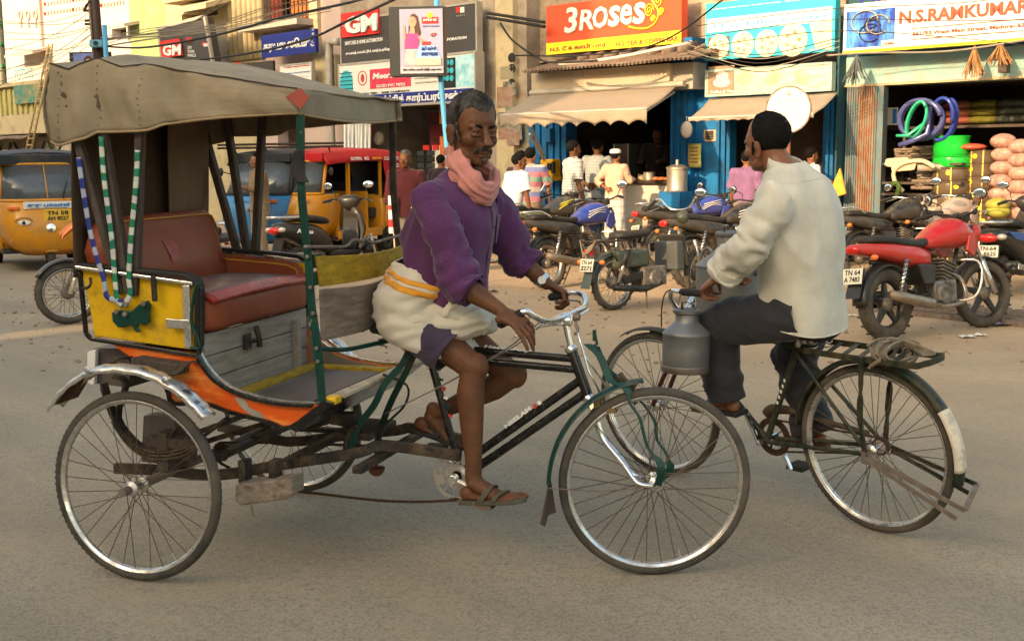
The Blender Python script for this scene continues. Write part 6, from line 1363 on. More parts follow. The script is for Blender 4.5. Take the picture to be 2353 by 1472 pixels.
a=MB();a.bx(f(1385,450,-.35).x,f(1537,450,-.35).x,-.38,.5,z0c-.05,z0c);B.add(a,'counter_top',M['dark_grille'],bevel=.01)
a=MB();a.bx(xs0,f(1560,300,-.4).x,-.45,-.301,.17,.52);B.add(a,'plinth',M['w_pink'])
for k in range(7):xx=f(1400+k*20,500,-.46).x;a=MB();a.bx(xx,xx+.13,-.462,-.4505,.2,.47);B.add(a,'plinth_tile',M['w_green']if k%2 else M['w_pink'])
a=MB();a.bx(xs0,f(1935,500,-1.2).x,-1.3,-.4505,0,.165);tag(a.build('pavement_step',M['w_old'],fr=FA),kind='structure')
q_=P4(1226,216,1543,145,-.5);a=MB();a.bx(q_[0],q_[2],-.55,-.45,f(1380,208,-.55).z,2.98);B.add(a,'fascia',M['w_beige'])
a=MB();a.bx(q_[2]+.003,q_[2]+.38,-.45,-.1,f(1380,208,-.55).z-.05,2.98);B.add(a,'fascia_end',M['sign_edge'])
def corr(x0,x1,y0,z0,y1,z1,n,amp=.022,jag=.03):
 a=MB()
 def fn(p,q_):
  x=x0+(x1-x0)*p;return(x,y0+(y1-y0)*q_-(jag*mnoise.noise(V((p*9,0,5)))if q_==0 else 0),z0+(z1-z0)*q_+amp*math.sin(2*PI*n*p)+.03*mnoise.noise(V((p*4,q_,2))))
 a.grid(fn,n*8,5,uv=False);return a
xr0,xr1=f(1203,160,-.9).x,f(1597,110,-.9).x
B.add(corr(xr0,xr1,-.95,2.99,.0,3.22,44),'tin_roof',M['corr'],smooth=True,thick=.008)
xr=xr0+.3
for k in range(9):
 a=MB();x_=xr0+.9+k*.30;a.tube([(x_+.02*math.sin(k*5),-.5,3.14+.02*math.sin(k*3)),(x_,.0,3.28)],.075,8,ry=.03);B.add(a,'ridge_tile',M['corr'],smooth=True)
ya,yb=-.56,-2.05;za=f(1380,207,ya).z;xa0,xa1=f(1222,220,ya).x,f(1556,200,ya).x;vb=f(1350,256,yb).z;xb0_,xb1_=f(1150,260,yb).x,f(1487,255,yb).x
M['awn_pts']=None
def awn(B,xa0,xa1,ya,za,xb0,xb1,yb,zb,drop,nsc,name='awning'):
 a=MB();a.grid(lambda p,q_:(xa0+(xa1-xa0)*p+((xb0+(xb1-xb0)*p)-(xa0+(xa1-xa0)*p))*q_,ya+(yb-ya)*q_,za+(zb-za)*q_-.03*math.sin(PI*q_)+.012*mnoise.noise(V((p*8,q_*4,1)))),30,10,uv=False);aw=B.add(a,name,M['tan_awning'],smooth=True,thick=.008)
 a=MB();
 def vf(p,q_):
  sc=drop*(1-.30*abs(math.sin(PI*nsc*p))**.8);return(xb0+(xb1-xb0)*p,yb-.01-.02*q_*math.sin(p*25),zb-sc*q_+.005)
 a.grid(vf,nsc*12,4,uv=False);B.add(a,'valance',M['tan_awning'],smooth=True,thick=.006)
 a=MB();a.cyl((xb0,yb,zb),(xb1,yb,zb),.02,n=8);B.add(a,'awning_bar',M['sign_edge']);return aw
awn(B,xa0,xa1,ya,za,xb0_,xb1_,yb,vb,vb-f(1350,291,yb).z,9)
a=MB();a.bar((xa1-.05,ya,za-.1),(xb1_-.06,yb,vb-.05),.03,.02);a.cyl((xa0,ya-.02,za+.02),(xa1+.15,ya-.02,za+.02),.05,n=10);B.add(a,'awning_arm',M['sign_edge'])
for A_,E_ in(((1218,284),(1252,365)),((1217,308),(1250,368))):a=MB();a.cyl(f(*A_,-1.8),f(*E_,-.9),.022,n=6);B.add(a,'awning_strut',M['w_white'])
a=MB();a.box(f(1265,385,-.25),(.30,.24,.30));tb_=Th('pay_phone','yellow box pay phone on the blue wall of the tea stall','pay phone',f(1265,400,-.25));M['phone']=mat('yellow_phone_plastic',(.72,.38,.02),.4);tb_.add(a,'box',M['phone'],bevel=.03)
a=MB();a.box(f(1265,409,-.25),(.30,.28,.10));tb_.add(a,'shelf',M['phone'],bevel=.02);a=MB();p=f(1262,383,-.39);a.box(p,(.08,.03,.12));a.box(p+V((.10,0,-.02)),(.05,.05,.2));tb_.add(a,'keypad',M['text_black'])
a=MB();a.box(f(1263,311,-.1),(.16,.16,.24));B.add(a,'junction_box',M['blue_paint'],bevel=.01)
def vessel(name,label,p,rr_,h,m,lid=True,cat='vessel',group=None):
 t=Th(name,label,cat,p,group);a=MB();a.lathe([(0,0),(rr_,0),(rr_*1.03,.02),(rr_,.04),(rr_,h*.93),(rr_*1.05,h*.95),(rr_*1.05,h)],p,n=24);t.add(a,'body',m,smooth=45)
 if lid:a=MB();a.lathe([(rr_*1.08,h),(rr_*1.08,h+.015),(rr_*.6,h+.05),(rr_*.18,h+.06),(rr_*.16,h+.13),(.0,h+.14)],p,n=24);t.add(a,'lid',m,smooth=45)
 return t
M['alu']=mat('dull_aluminium',(.52,.46,.38),.34,.75,.2,6,(.3,.22,.15),.25,8)
pu=f(1560,440,-.55);pu=V((pu.x,-.6,pu.z));vessel('tea_urn','tall aluminium boiler urn beside the tea counter',pu,.165,(440-388)*19/2687.,M['alu'],cat='urn');a=MB();a.bx(pu.x-.2,pu.x+.2,-.8,-.4505,.165,pu.z);Th('urn_stand','small blue stand carrying the boiler urn','stand',(pu.x,-.6,.165)).add(a,'stand_box',M['blue_paint'])
p=f(1492,411,-.1);vessel('steel_pot','small steel pot on the tea counter',V((p.x,-.1,z0c)),.10,.14,M['alu'],False,'pot');p=f(1474,411,.05);vessel('tea_tumbler','pale tumbler beside the steel pot on the tea counter',V((p.x,.05,z0c)),.06,.10,M['w_cream'],False,'tumbler')
p=f(1440,410,.6);t_=Th('glass_case','dim glass case standing behind the counter','glass case',V((p.x,.6,z0c)));a=MB();a.bx(p.x-.16,p.x+.16,.45,.8,z0c,z0c+.62);t_.add(a,'glass_box',mat('greenish_case_glass',(.10,.12,.10),.1,.3,.2,3));a=MB();
for s1 in(-1,1):a.bx(p.x+s1*.16-.012,p.x+s1*.16+.012,.43,.45,z0c,z0c+.62)
t_.add(a,'frame',M['alu'])
for k in range(3):p=f(1508+k*13,413,-.15);a=MB();a.ell((p.x,-.15,z0c+.03),(.07,.07,.035),12,6);o=a.build('bun',mat('fried_bun',(.50,.17,.06),.7),None,True,fr=FA);tag(o,'fried bun laid on the tray at the right of the tea counter','bun','fried buns on the counter tray')
s=sign('signboard','big red signboard reading 3 Roses with yellow strip above the tea stall',1256,127,1567,-25,-.05,M['sign_orange_red'],.16,None)
q_=s.q;zb_=s.q[1];a=MB();a.bx(q_[0],q_[2],s.y-.008,s.y-.0005,zb_,zb_+.20);s.add(a,'yellow_strip',M['sign_yellow'])
W_=q_[2]-q_[0]
def sx(k):return q_[0]+W_*k
y_=s.y-.012
M['gw_text']=mat('cream_white_lettering',(.74,.74,.68),.5)
def tp3(ch,m,u0,v0,u1,v1,d=0,**k):
 A,B_=f(u0,v0,y_-d),f(u1,v1,y_-d);s.text(ch,m,(A.x,y_-d,A.z),(B_.x,y_-d,A.z),(A.x,y_-d,B_.z),**k)
for ch,u0,v0,u1,v1 in(('3',1297,77,1327,15),('R',1331,70,1364,20),('O',1362,66,1396,13),('s',1397,62,1424,12),('e',1425,58,1452,8),('s',1454,56,1482,4)):
 tp3(ch,M['sign_edge'],u0+2,v0+2,u1+2,v1+2,.0,bold=.012,shear=.12,thick=.004);tp3(ch,M['gw_text'],u0,v0,u1,v1,.006,bold=.02,shear=.12)
a=MB();a.tube(smooth_path([f(u_,v_,y_)for u_,v_ in((1444,61),(1465,66),(1490,64),(1508,48),(1512,25),(1500,5),(1495,-12))],5),.014,5);s.add(a,'rose_stem',M['sign_yellow'])
for u_,v_,rr_ in((1491,25,.10),(1512,2,.11),(1518,28,.06),(1500,43,.05)):
 c_=f(u_,v_,y_-.004);a=MB();a.tube([c_+V((rr_*(1-t/26)*math.cos(t*.55),0,rr_*1.15*(1-t/26)*math.sin(t*.55)))for t in range(25)],.010,5);s.add(a,'rose_outline',M['sign_yellow'])
tp3('N.S. டீ & காபி பார்',M['text_brown'],1264,121,1393,97,0,bold=.03);tp3('N.S. TEA & COFFEE BAR',M['text_brown'],1416,107,1559,83,0,bold=.02)
xh0,xh1=f(1600,300).x+.003,f(1932,300).x;hx0,hx1=f(1668,300).x,f(1893,300).x
B=Th('tiffin_shop','small tiffin shop with blue frame, tiled wall and tan awning','shop',(xh0,0,0))
a=MB();walls(a,xh0,xh1,0,2.75,-.02,.3,[(hx0,hx1,0,2.3)]);B.add(a,'front_wall',M['blue_paint'])
a=MB();a.bx(hx0-.25,hx1+.1,2.5,2.6,0,2.75);B.add(a,'back_wall',mat('pale_wall_tile',(.46,.38,.29),.5));a=MB();a.bx(f(1775,300,1).x,hx1+.1,.31,1.2,0,2.6);B.add(a,'inner_wall',mat('painted_shade_brown_room',(.05,.03,.02),.9));a=MB();a.bx(hx0,hx1,.3,2.5,2.6,2.7);B.add(a,'ceiling',M['interior'])  # shade of the room is put into the dark inner wall and ceiling colours
for k in range(5):
 for j in range(7):xx=hx0-.05+k*.42;a=MB();a.bx(xx,xx+.408,2.485,2.499,.1+j*.36,.448+j*.36);B.add(a,'wall_tile',_mc['pale_wall_tile'])
xx=f(1648,300,-.04).x;
for k in range(2):a=MB();a.bx(xx+k*.2,xx+.06+k*.2,-.07,-.021,0,2.3);B.add(a,'shutter_slat',M['blue_paint'])
for k in range(3):xx=f(1900+k*11,300,-.04).x;a=MB();a.bx(xx,xx+.05,-.07,-.021,0,2.5);B.add(a,'shutter_slat',M['blue_paint'])
s=sign('signboard','turquoise tiffin centre signboard with pictures of food',1620,140,1921,-25,-.1,M['sign_cyan'],.14,None)
sr(s,M['sign_white'],1625,76,1913,15,'white_band');st_(s,'என்.எஸ்.டிபன் சென்டர்',M['text_white'],1627,22,1905,-6,bold=.03);st_(s,'N.S. Tiffin Center',M['sign_cyan'],1640,66,1908,30,d=.009,bold=.0)
M['plate_food']=mat('cream_food_print',(.72,.63,.42),.5,0,.15,6,(.5,.34,.14),.2,14);sr(s,mat('dark_print',(.10,.11,.10),.5),1627,133,1677,83)
for u_,v_,ru in((1652,108,.19),(1707,103,.20),(1762,100,.20),(1822,92,.24)):
 c=f(u_,v_,s.y-.006);a=MB();a.lathe([(0,0),(ru*.8,0),(ru,.004),(ru,.006),(0,.006)],c,(0,-1,0),24);d_=s.add(a,'printed_plate',M['plate_food']);a=MB();a.lathe([(ru*.75,0),(ru*.79,0),(ru*.79,.009),(ru*.75,.009)],c,(0,-1,0),24,closed=True);s.add(a,'plate_rim',M['w_white'],d_)
 for k in range(5):a=MB();a.ell(c+V((ru*.45*math.cos(k*1.26),-.008,ru*.45*math.sin(k*1.26))),(ru*.16,.004,ru*.13),8,4);s.add(a,'printed_food',mat('brown_food_print',(.42,.26,.12),.5),d_)
q_=P4(1860,120,1912,60,s.y);a=MB();a.prism([(q_[0],s.y-.001,q_[3]+.05),(q_[2],s.y-.001,q_[3]+.1),(q_[2],s.y-.001,q_[1]),(q_[0]+.1,s.y-.001,q_[1]+.05)],(0,-.006,0));s.add(a,'printed_food',M['plate_food']);st_(s,'யாளாகிருஷ்',M['text_white'],1860,118,1905,110,d=.012)
s=sign('signboard','brown and cream Coffee & Tea signboard over the tiffin shop awning',1625,218,1908,148,-.25,M['plate_food'],.10,mat('faded_green_edge',(.35,.45,.38),.6))
sr(s,mat('brown_print',(.28,.20,.14),.5),1627,217,1688,150);st_(s,'Coffee & Tea',M['text_white'],1631,215,1686,206,d=.01,bold=.02)
for u_,v_,a_,b_ in((1659,175,.115,.07),(1658,190,.16,.075)):a=MB();a.ell(f(u_,v_,s.y-.008),(a_,.006,b_),18,6);s.add(a,'printed_cup',M['w_white'])
for k in range(6):a=MB();c=f(1712+k*33,178+(k%2)*8,s.y-.006);a.ell(c,(.16,.008,.10),14,6,Matrix.Rotation(.5*math.sin(k*2),3,'Y'));s.add(a,'printed_snack',mat('snack_print_%s'%'ab'[k%2],((.62,.47,.26),(.66,.56,.38))[k%2],.5,0,.3,9))
ya,yb=-.3,-1.35;za=f(1760,220,ya).z;xq=(f(1632,225,ya).x,f(1926,212,ya).x,f(1583,268,yb).x,f(1870,265,yb).x);awn(B,xq[0],xq[1],ya,za,xq[2],xq[3],yb,f(1700,268,yb).z,.06,12)
for A_,E_,m,nm,lb,ct in(((1590,312),(1617,285),'w_white','hanging_bag','white plastic bag hanging from the tiffin shop awning','bag'),((1582,385),(1612,330),'sign_yellow','paper_poster','yellow printed poster pasted on the blue pillar','poster'),((1618,326),(1648,298),'w_beige','paper_notice','small beige notice fixed on the blue front of the tiffin shop','notice')):
 y0=-.17 if nm!='paper_notice' else-.03;q_=P4(*A_,*E_,y0);t_=Th(nm,lb,ct,(q_[0],y0,q_[1]));a=MB()
 if nm=='hanging_bag':a.ell(((q_[0]+q_[2])/2,y0-.3,(q_[1]+q_[3])/2),(.11,.06,.13),14,10);a.tube([((q_[0]+q_[2])/2,y0-.3,q_[3]),((q_[0]+q_[2])/2,y0-.3,q_[3]+.12)],.008,5);t_.add(a,'bag_body',M[m],smooth=True)
 else:
  a.grid(lambda p,w_:(q_[0]+(q_[2]-q_[0])*p,y0-.004-.012*abs(math.sin(p*6+w_*3)),q_[1]+(q_[3]-q_[1])*w_),6,6,uv=False);t_.add(a,'sheet',mat('worn_yellow_poster',(.66,.58,.16),.7,0,.3,8,(.25,.42,.2),.35,12)if nm=='paper_poster' else M[m],smooth=True,thick=.003)
  for k in range(5):a=MB();zz=q_[1]+(q_[3]-q_[1])*(.2+.15*k);a.bx(q_[0]+.04,q_[2]-.06,y0-.026,y0-.022,zz,zz+.02);t_.add(a,'printed_line',M['text_brown']if nm=='paper_poster' else M['text_black'])
xi0,xi1=f(1940,300).x,f(2353,300).x+2.2;zl=f(2100,193).z
B=Th('pipe_shop','hardware shop with aqua lintel and rusty folding shutter, full of pipes and pots','shop',(xi0,0,0))
a=MB();a.bx(xi0,xi1,0,.3,zl,zl+.42);B.add(a,'lintel',M['aqua']);a=MB();a.bx(xi0,xi1,.02,.3,zl+.421,9);B.add(a,'upper_wall',M['dark_teal']);a=MB();a.bx(xi0,xi1,-.03,-.001,zl,zl+.03);B.add(a,'lintel_edge',mat('rusty_cream_edge',(.45,.33,.2),.7))
a=MB();a.bx(f(1935,300).x+.003,xi0,-.2,.3,0,zl+1.0);B.add(a,'pillar',M['dark_teal'])
xsh=f(2029,350).x;a=MB();n=14
M['shutter']=mat('rusty_aqua_folding_shutter',(.24,.10,.05),.6,.2,.3,4,(.22,.22,.17),.40,7,stretch=(2,1,.6),sharp=.3)
M['shutter_aqua']=mat('faded_aqua_shutter',(.10,.17,.19),.6,.2,.3,4,(.22,.10,.05),.30,9,stretch=(2,1,.6),sharp=.3)
for k in range(n):
 x_=xi0+.02+(xsh-xi0-.1)*k/n;a=MB();a.tube([(x_+.03,.02,0),(x_+.03,.02,zl)],.024,6,ry=.05);B.add(a,'shutter_slat',M['shutter_aqua']if k<5 or k>11 else M['shutter'])
a=MB();a.bx(xsh-.07,xsh,-.04,.1,0,zl);B.add(a,'shutter_post',M['shutter_aqua'])
for z in():
 for k in range(n//2):x_=xi0+.05+(xsh-xi0-.12)*k/n*2;a=MB();a.bar((x_,-.035,z),(x_+.13,-.035,z+.12),.02,.008,(0,0,1));B.add(a,'shutter_link',M['rust_steel'])
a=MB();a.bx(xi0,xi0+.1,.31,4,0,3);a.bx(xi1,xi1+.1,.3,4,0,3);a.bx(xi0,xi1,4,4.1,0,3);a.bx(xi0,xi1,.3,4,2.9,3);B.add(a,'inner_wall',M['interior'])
s=sign('signboard','wide white signboard reading N.S. RAMKUMAR over the pipe shop',1937,118,2430,-40,-.35,M['sign_white'],.12,None)
a=MB();q_=s.q;a.bx(q_[0],q_[2],s.y-.01,s.y+.12,q_[1]-.04,q_[1]-.001);s.add(a,'yellow_edge',M['sign_yellow'])
st_(s,'N.S.',M['sign_blue'],1976,8,2060,-24,bold=.03);st_(s,'N.S.RAMKUMAR',M['text_brown'],2066,56,2368,-3,bold=.035);st_(s,'261/92,West Masi Street, Madurai-625 001',M['text_brown'],2096,84,2395,49,bold=.02)
sr(s,M['text_brown'],2096,68,2395,47,'rule',.004)if False else None
x_a,x_b=f(2096,80,s.y).x,s.q[2]-.05
for v_ in(67,92):z_=f(2096,v_,s.y).z;a=MB();a.bx(x_a,x_b,s.y-.008,s.y-.0005,z_,z_+.010);s.add(a,'rule_line',M['text_brown'])
sr(s,mat('blue_swirl_print',(.02,.05,.33),.4,0,.3,2,(.10,.35,.75),.35,3,stretch=(2,1,.7)),1944,112,2058,17,'picture')
c=f(2000,62,s.y-.012)
for rr_,r2,z_,x_,col in((.20,.028,.07,-.08,'w_cream'),(.17,.028,.02,.12,'w_cream'),(.12,.03,.0,.03,'ph'),(.16,.026,-.08,.0,'ph'),(.09,.026,.05,.02,'ph')):
 a=MB();P=[(c.x+x_+rr_*math.cos(t*.42),c.y,c.z+z_+rr_*.75*math.sin(t*.42))for t in range(14)];a.tube(P,r2,8,ry=.006,hint=(0,1,0));s.add(a,'printed_hose',M['w_cream']if col=='w_cream' else mat('dark_hose_print',(.03,.04,.09),.4),smooth=True)
sr(s,M['sign_white'],2026,106,2055,92,'tag',.02);st_(s,'Duraflex',M['text_red'],2028,103,2054,95,d=.024)
def strands(label,u_,v_,n_,ln,m,sp=.14,cat='bundle'):
 p=f(u_,v_,-.45);t_=Th('hanging_bundle',label,cat,p,'dry bundles hanging under the white signboard');a=MB()
 for k in range(n_):dx,dy=(random.random()-.5)*sp*2,(random.random()-.5)*.2;a.tube([p,p+V((dx*.5,dy,-ln*.5)),p+V((dx,dy,-ln*(.7+.3*random.random())))],.008,4)
 t_.add(a,'strands',m,kind='stuff')
M['straw']=mat('dry_brown_straw',(.34,.17,.07),.9,0,.3,20)
strands('dry straw bundle hanging at the left end under the white signboard',1968,128,26,.42,mat('dark_strip_bundle',(.10,.11,.11),.8),.2);strands('dry straw bundle hanging in the middle under the white signboard',2240,105,30,.42,M['straw'],.14);strands('dry straw bundle hanging rightmost under the white signboard',2300,98,30,.30,M['straw'],.16)
a=MB();a.box(f(2308,148,-.35),(.11,.12,.22));Th('wooden_block','small brown wooden block hung on the aqua lintel','block',f(2308,148,-.35)).add(a,'block_body',M['dark_wood'])
random.seed(5)
def coil(name,label,c,rx_,rz_,r_,n,m,dy=.06,rot=0.0,ph=0.0,tail=None):
 P=[]
 for k in range(int(n*26)):
  t=k/26*2*PI+ph;x=rx_*math.cos(t)*(1+.03*math.sin(k*.31));z=rz_*math.sin(t)*(1+.04*math.sin(k*.17));P.append(V(c)+V((x*math.cos(rot)-z*math.sin(rot),dy*k/26-.03*math.sin(t),x*math.sin(rot)+z*math.cos(rot))))
 if tail:P+=[V(q_)for q_ in tail]
 t_=Th(name,label,'hose',(c[0],c[1],c[2]-rz_));a=MB();a.tube(P,r_,9);o=t_.add(a,'hose_coil',m,smooth=True);return t_
M['hose_blue']=mat('glossy_blue_grey_hose',(.065,.075,.21),.25,0,.12,4,coat=.4);M['hose_blue2']=mat('glossy_deep_blue_hose',(.025,.045,.28),.22,0,.1,4,coat=.4);M['hose_green']=mat('glossy_sea_green_hose',(.03,.36,.20),.22,0,.1,4,coat=.4)
yg=-.25
c=f(2112,275,yg);coil('hose','thick blue-grey hose coil hanging at the pipe shop entrance',c,.30,.25,.036,2.2,M['hose_blue'],.05,.15,tail=[f(2130,308,yg-.05),f(2100,322,yg-.1),f(2066,334,yg-.12)])
c=f(2160,275,yg+.1);coil('hose','deep blue hose coil behind the blue-grey one at the pipe shop',c,.17,.28,.026,3.3,M['hose_blue2'],.05,-.2)
c=f(2104,275,yg-.15);coil('hose','slim green hose loop in front of the blue coils',c,.115,.25,.022,1.9,M['hose_green'],.03,-.42,1.0,tail=[f(2085,312,yg-.2),f(2060,312,yg-.2)])
M['pvc_dark']=mat('brown_grey_pvc_pipe',(.24,.18,.13),.45,0,.15,5)
def pipes(label,u0,v0,u1,v1,y,r_,L_,m,grp,dark=True):
 q_=P4(u0,v0,u1,v1,y);x,k=q_[0],0;row=0;z=q_[1]+r_
 while z<q_[3]:
  x=q_[0]+r_+(r_ if row%2 else 0)
  while x<q_[2]:
   jx,jy=(random.random()-.5)*.01,random.random()*.10
   a=MB();a.lathe([(r_*.72,0),(r_,0),(r_,L_),(r_*.72,L_)],(x+jx,y+jy,z),(.75,.66,.02),10,closed=True);o=a.build('pipe',m,None,40,fr=FA);tag(o,label,'pipe',grp);x+=r_*2.05;k+=1
  row+=1;z+=r_*1.78
 return k
pipes('thin brown pipe lying in the upper stacked bundle of the pipe shop',2047,368,2085,340,.0,.018,1.0,M['pvc_dark'],'thin pipes stacked under the hose coils');pipes('thin brown pipe lying in the second bundle beside the green pots',2088,358,2125,335,.05,.018,.8,M['pvc_dark'],'thin pipes beside the green pots')
pipes('grey pipe with open end in the middle stack of the pipe shop',2098,412,2112,392,-.1,.020,.7,M['pvc'],'grey pipes in the middle stack');pipes('small brown pipe in the lower stack above the big grey pipe',2085,436,2124,415,-.12,.026,.5,M['pvc_dark'],'pipes in the lower stack')
for(u_,v_,r_,L_,lb)in((2108,386,.05,.5,'wide grey pipe lying above the middle pipe stack'),(2085,466,.085,.55,'widest grey pipe lying low behind the motorcycles'),(2125,484,.05,.5,'grey pipe lying at the foot of the pot stack')):
 p=f(u_,v_,-.2);a=MB();a.lathe([(r_*.8,0),(r_,0),(r_,L_),(r_*.8,L_)],p,(.9,.43,.02),22,closed=True);o=a.build('wide_pipe',M['pvc'],None,40,fr=FA);tag(o,lb,'pipe')
t_=Th('pipe_rack','low iron rack carrying the pipe bundles at the shutter end','rack',(f(2040,450,.1).x,.1,0));xa,xb=f(2042,400,.1).x,f(2126,400,.1).x
for z in(f(2060,371,.1).z,f(2060,414,.1).z,f(2060,440,.1).z):a=MB();a.bx(xa,xb+.6,-.1,.8,z-.05,z-.02);t_.add(a,'shelf',M['dark_wood'])
for x_ in(xa,xb):a=MB();a.bx(x_,x_+.04,.5,.55,0,2.0);t_.add(a,'upright',M['dark_wood'])
a=MB()
for k in range(16):
 P=[f(2060+30*math.sin(t*.45+k)*.9+k*1.2,372+k*.8+8*math.cos(t*.6+k*.7),-.22)for t in range(9)];a.tube(smooth_path(P,3),.018,5)
P=[f(u_,v_,-.25)for u_,v_ in((2148,385),(2120,370),(2080,374),(2055,392),(2057,418),(2075,440))];a.tube(smooth_path(P,4),.03,7)
t_=Th('rope_hank','cream rope hanks draped over the pipe stacks','rope',f(2060,440,-.22));t_.add(a,'rope_strands',mat('cream_rope',(.60,.46,.30),.9,0,.3,30,bump=.5,bscale=80,bdist=.01),smooth=True)
def pot(name,label,x,y,z,rr_,h,m,grp=None,strap=True):
 t_=Th(name,label,'pot',(x,y,z),grp);a=MB();p=(x,y,z);a.lathe([(0,0),(rr_*.93,0),(rr_*.97,h*.08),(rr_,h*.45),(rr_*.965,h*.8),(rr_*1.0,h*.88),(rr_*1.02,h*.97),(rr_*.96,h),(rr_*.9,h*.9),(0,h*.9)],p,n=28);bd=t_.add(a,'body',m,smooth=40)
 if strap:
  for th in(-1.9,-1.2):a=MB();c=V((x+rr_*1.01*math.cos(th),y+rr_*1.01*math.sin(th),z));a.bar(c,c+V((0,0,h*.95)),.02,.008,(math.sin(th),-math.cos(th),0));t_.add(a,'strap',M['straw_strap'])
  th=-1.45+.5*math.sin(z*40);a=MB();c=V((x+rr_*1.0*math.cos(th),y+rr_*1.0*math.sin(th),z+h*.55));a.lathe([(0,0),(.032,0),(.032,.008),(0,.008)],c,(math.cos(th),math.sin(th),0),14);t_.add(a,'round_sticker',M['sign_yellow'])
 return t_
M['straw_strap']=mat('yellow_plastic_strap',(.55,.40,.10),.6);M['pot_green']=mat('glossy_green_plastic',(.01,.40,.035),.2,0,.1,4,coat=.5);M['pot_brown']=mat('glossy_brown_plastic',(.10,.068,.045),.25,0,.15,4,coat=.35)
px_=f(2187,400,.15).x;zs=[f(2187,v_,.0).z for v_ in(332,357,383,408,433,460,486)]
pot('green_pot','upper green plastic pot on top of the tallest brown stack',px_-.02,.15,zs[1],.245,zs[0]-zs[1]+.12,M['pot_green'],strap=False);pot('green_pot','lower green plastic pot directly on the brown stack',px_,.15,zs[2],.265,zs[1]-zs[2],M['pot_green'],strap=False)
lbs=['brown plastic pot right under the green pots','second brown pot below the green pots','third brown pot below the green pots','fourth brown pot below the green pots','fifth brown pot, low in the stack under the green pots']
z=zs[2]
for k in range(5):h_=.185;z-=h_;pot('brown_pot',lbs[k],px_+.012*math.sin(k*2),.15,z,.268,h_-.003,M['pot_brown'],'brown pots stacked under the green ones')
while z>.2:z-=.185;pot('brown_pot','brown pot near the floor of the stack under the green pots',px_,.15,z,.268,.182,M['pot_brown'],'brown pots stacked under the green ones')
px2=f(2255,400,.3).x;z=f(2255,345,.3).z
k=0
while z>.2:z-=.175;pot('brown_pot','brown pot in the right hand stack beside the bags, number %s from its top'%('one','two','three','four','five','six','seven','eight','nine','ten','eleven','twelve')[min(k,11)],px2,.35,z,.23,.172,M['pot_brown'],'brown pots in the right stack');k+=1
t_=Th('back_shelf','dark shelf with cloth sacks behind the hose coils','shelf',(f(2130,300,1.2).x,1.2,0));xa,xb=f(2160,300,.9).x,f(2400,300,.9).x;zsf=f(2250,287,.9).z
for zz in(zsf,zsf+.62,zsf-.75):a=MB();a.bx(xa-.9,xb,.85,1.9,zz-.04,zz);t_.add(a,'board',M['dark_wood'])
for x_ in(xa-.88,xb-.05):a=MB();a.bx(x_,x_+.05,1.8,1.85,0,2.7);t_.add(a,'upright',M['dark_wood'])
cols=[((.55,.17,.10),'orange red'),((.30,.27,.04),'olive yellow'),((.10,.14,.03),'dark green'),((.38,.10,.06),'brick red'),((.45,.36,.20),'straw coloured'),((.12,.13,.10),'grey green')]
pos=[('on the middle shelf, nearest the hose coils',2205,270),('on the middle shelf, right of centre',2262,270),('on the upper shelf, left end',2225,225),('on the upper shelf, in the middle',2285,222),('on the upper shelf, right end',2340,220),('on the middle shelf, right end',2325,268)]
for i,(w_,u_,v_)in enumerate(pos):
 col,cn=cols[i];c=f(u_,v_,1.15);zz=zsf if v_>250 else zsf+.62;a=MB();n_=4
 for k in range(3):a.ell((c.x+.02*math.sin(k*3),1.2,zz+.07+.11*k),(.26,.25,.075),18,10)
 o=a.build('sack',mat('sack_'+cn.replace(' ','_'),tuple(x*.55 for x in col),.7,0,.4,8,tuple(x*.3 for x in col),.35,12,bump=.6,bscale=12,bdist=.03),None,True,fr=FA);tag(o,'pile of %s sacks %s'%(cn,w_),'sacks','sacks on the pipe shop shelves')
for j,u_ in enumerate((2293,2335)):
 xx=f(u_,400,.0).x;z=.3 if j else .55;k=0
 while z<f(u_,330 if j==0 else 338,.0).z:
  a=MB();a.ell((xx+.012*math.sin(k*1.7),.15,z+.09),(.17,.16,.105),18,12);o=a.build('net_bag',mat('pink_white_net_bag',(.36,.16,.12),.6,0,.3,14,(.46,.34,.28),.4,16,bump=.8,bscale=60,bdist=.01),None,True,fr=FA);tag(o,'pink and white net bag in the %s column at the right of the pot stacks'%('left','right')[j],'bag','net bags piled in two columns');z+=.175;k+=1
for k in range(2):a=MB();p=f(2293,470+k*16,-.1);a.ell(p,(.16,.15,.09),16,10);o=a.build('olive_bag',mat('olive_net_bag',(.32,.30,.05),.75,0,.3,14),None,True,fr=FA);tag(o,'olive bag %s the pink net bags'%('just under','lowest beneath')[k],'bag')
a=MB();p=f(2230,338,.2);a.ell(p,(.22,.2,.05),18,8);o=a.build('basin',mat('orange_red_basin',(.55,.09,.05),.35),None,True,fr=FA);tag(o,'orange red basin lying on the right pot stack','basin')
q_=P4(2033,288,2063,247,.6);t_=Th('calendar','blue and white calendar hanging inside the pipe shop','calendar',(q_[0],.6,q_[1]));a=MB();a.bx(q_[0],q_[2],.6,.62,q_[1],q_[3]);t_.add(a,'sheet',M['sign_white']);a=MB();a.bx(q_[0]+.12,q_[2]-.01,.594,.5995,q_[1]+.02,q_[3]-.02);t_.add(a,'blue_panel',M['text_blue'])
a=MB();P=smooth_path([f(2046,425,-.3),f(2060,421,-.3),f(2066,432,-.3),f(2060,450,-.3)],4);a.tube(P,.035,8);o=a.build('pipe_bend',mat('olive_green_fitting',(.10,.16,.03),.4),None,True,fr=FA);tag(o,'olive green pipe bend standing by the folding shutter','pipe fitting')
p=f(1925,420,-.35);t_=Th('cloth_bag','yellow triangular cloth bag hanging on the blue shop pillar','bag',(p.x,-.35,p.z));top=f(1929,385,-.35);bl,br_=f(1903,445,-.35),f(1943,446,-.35)
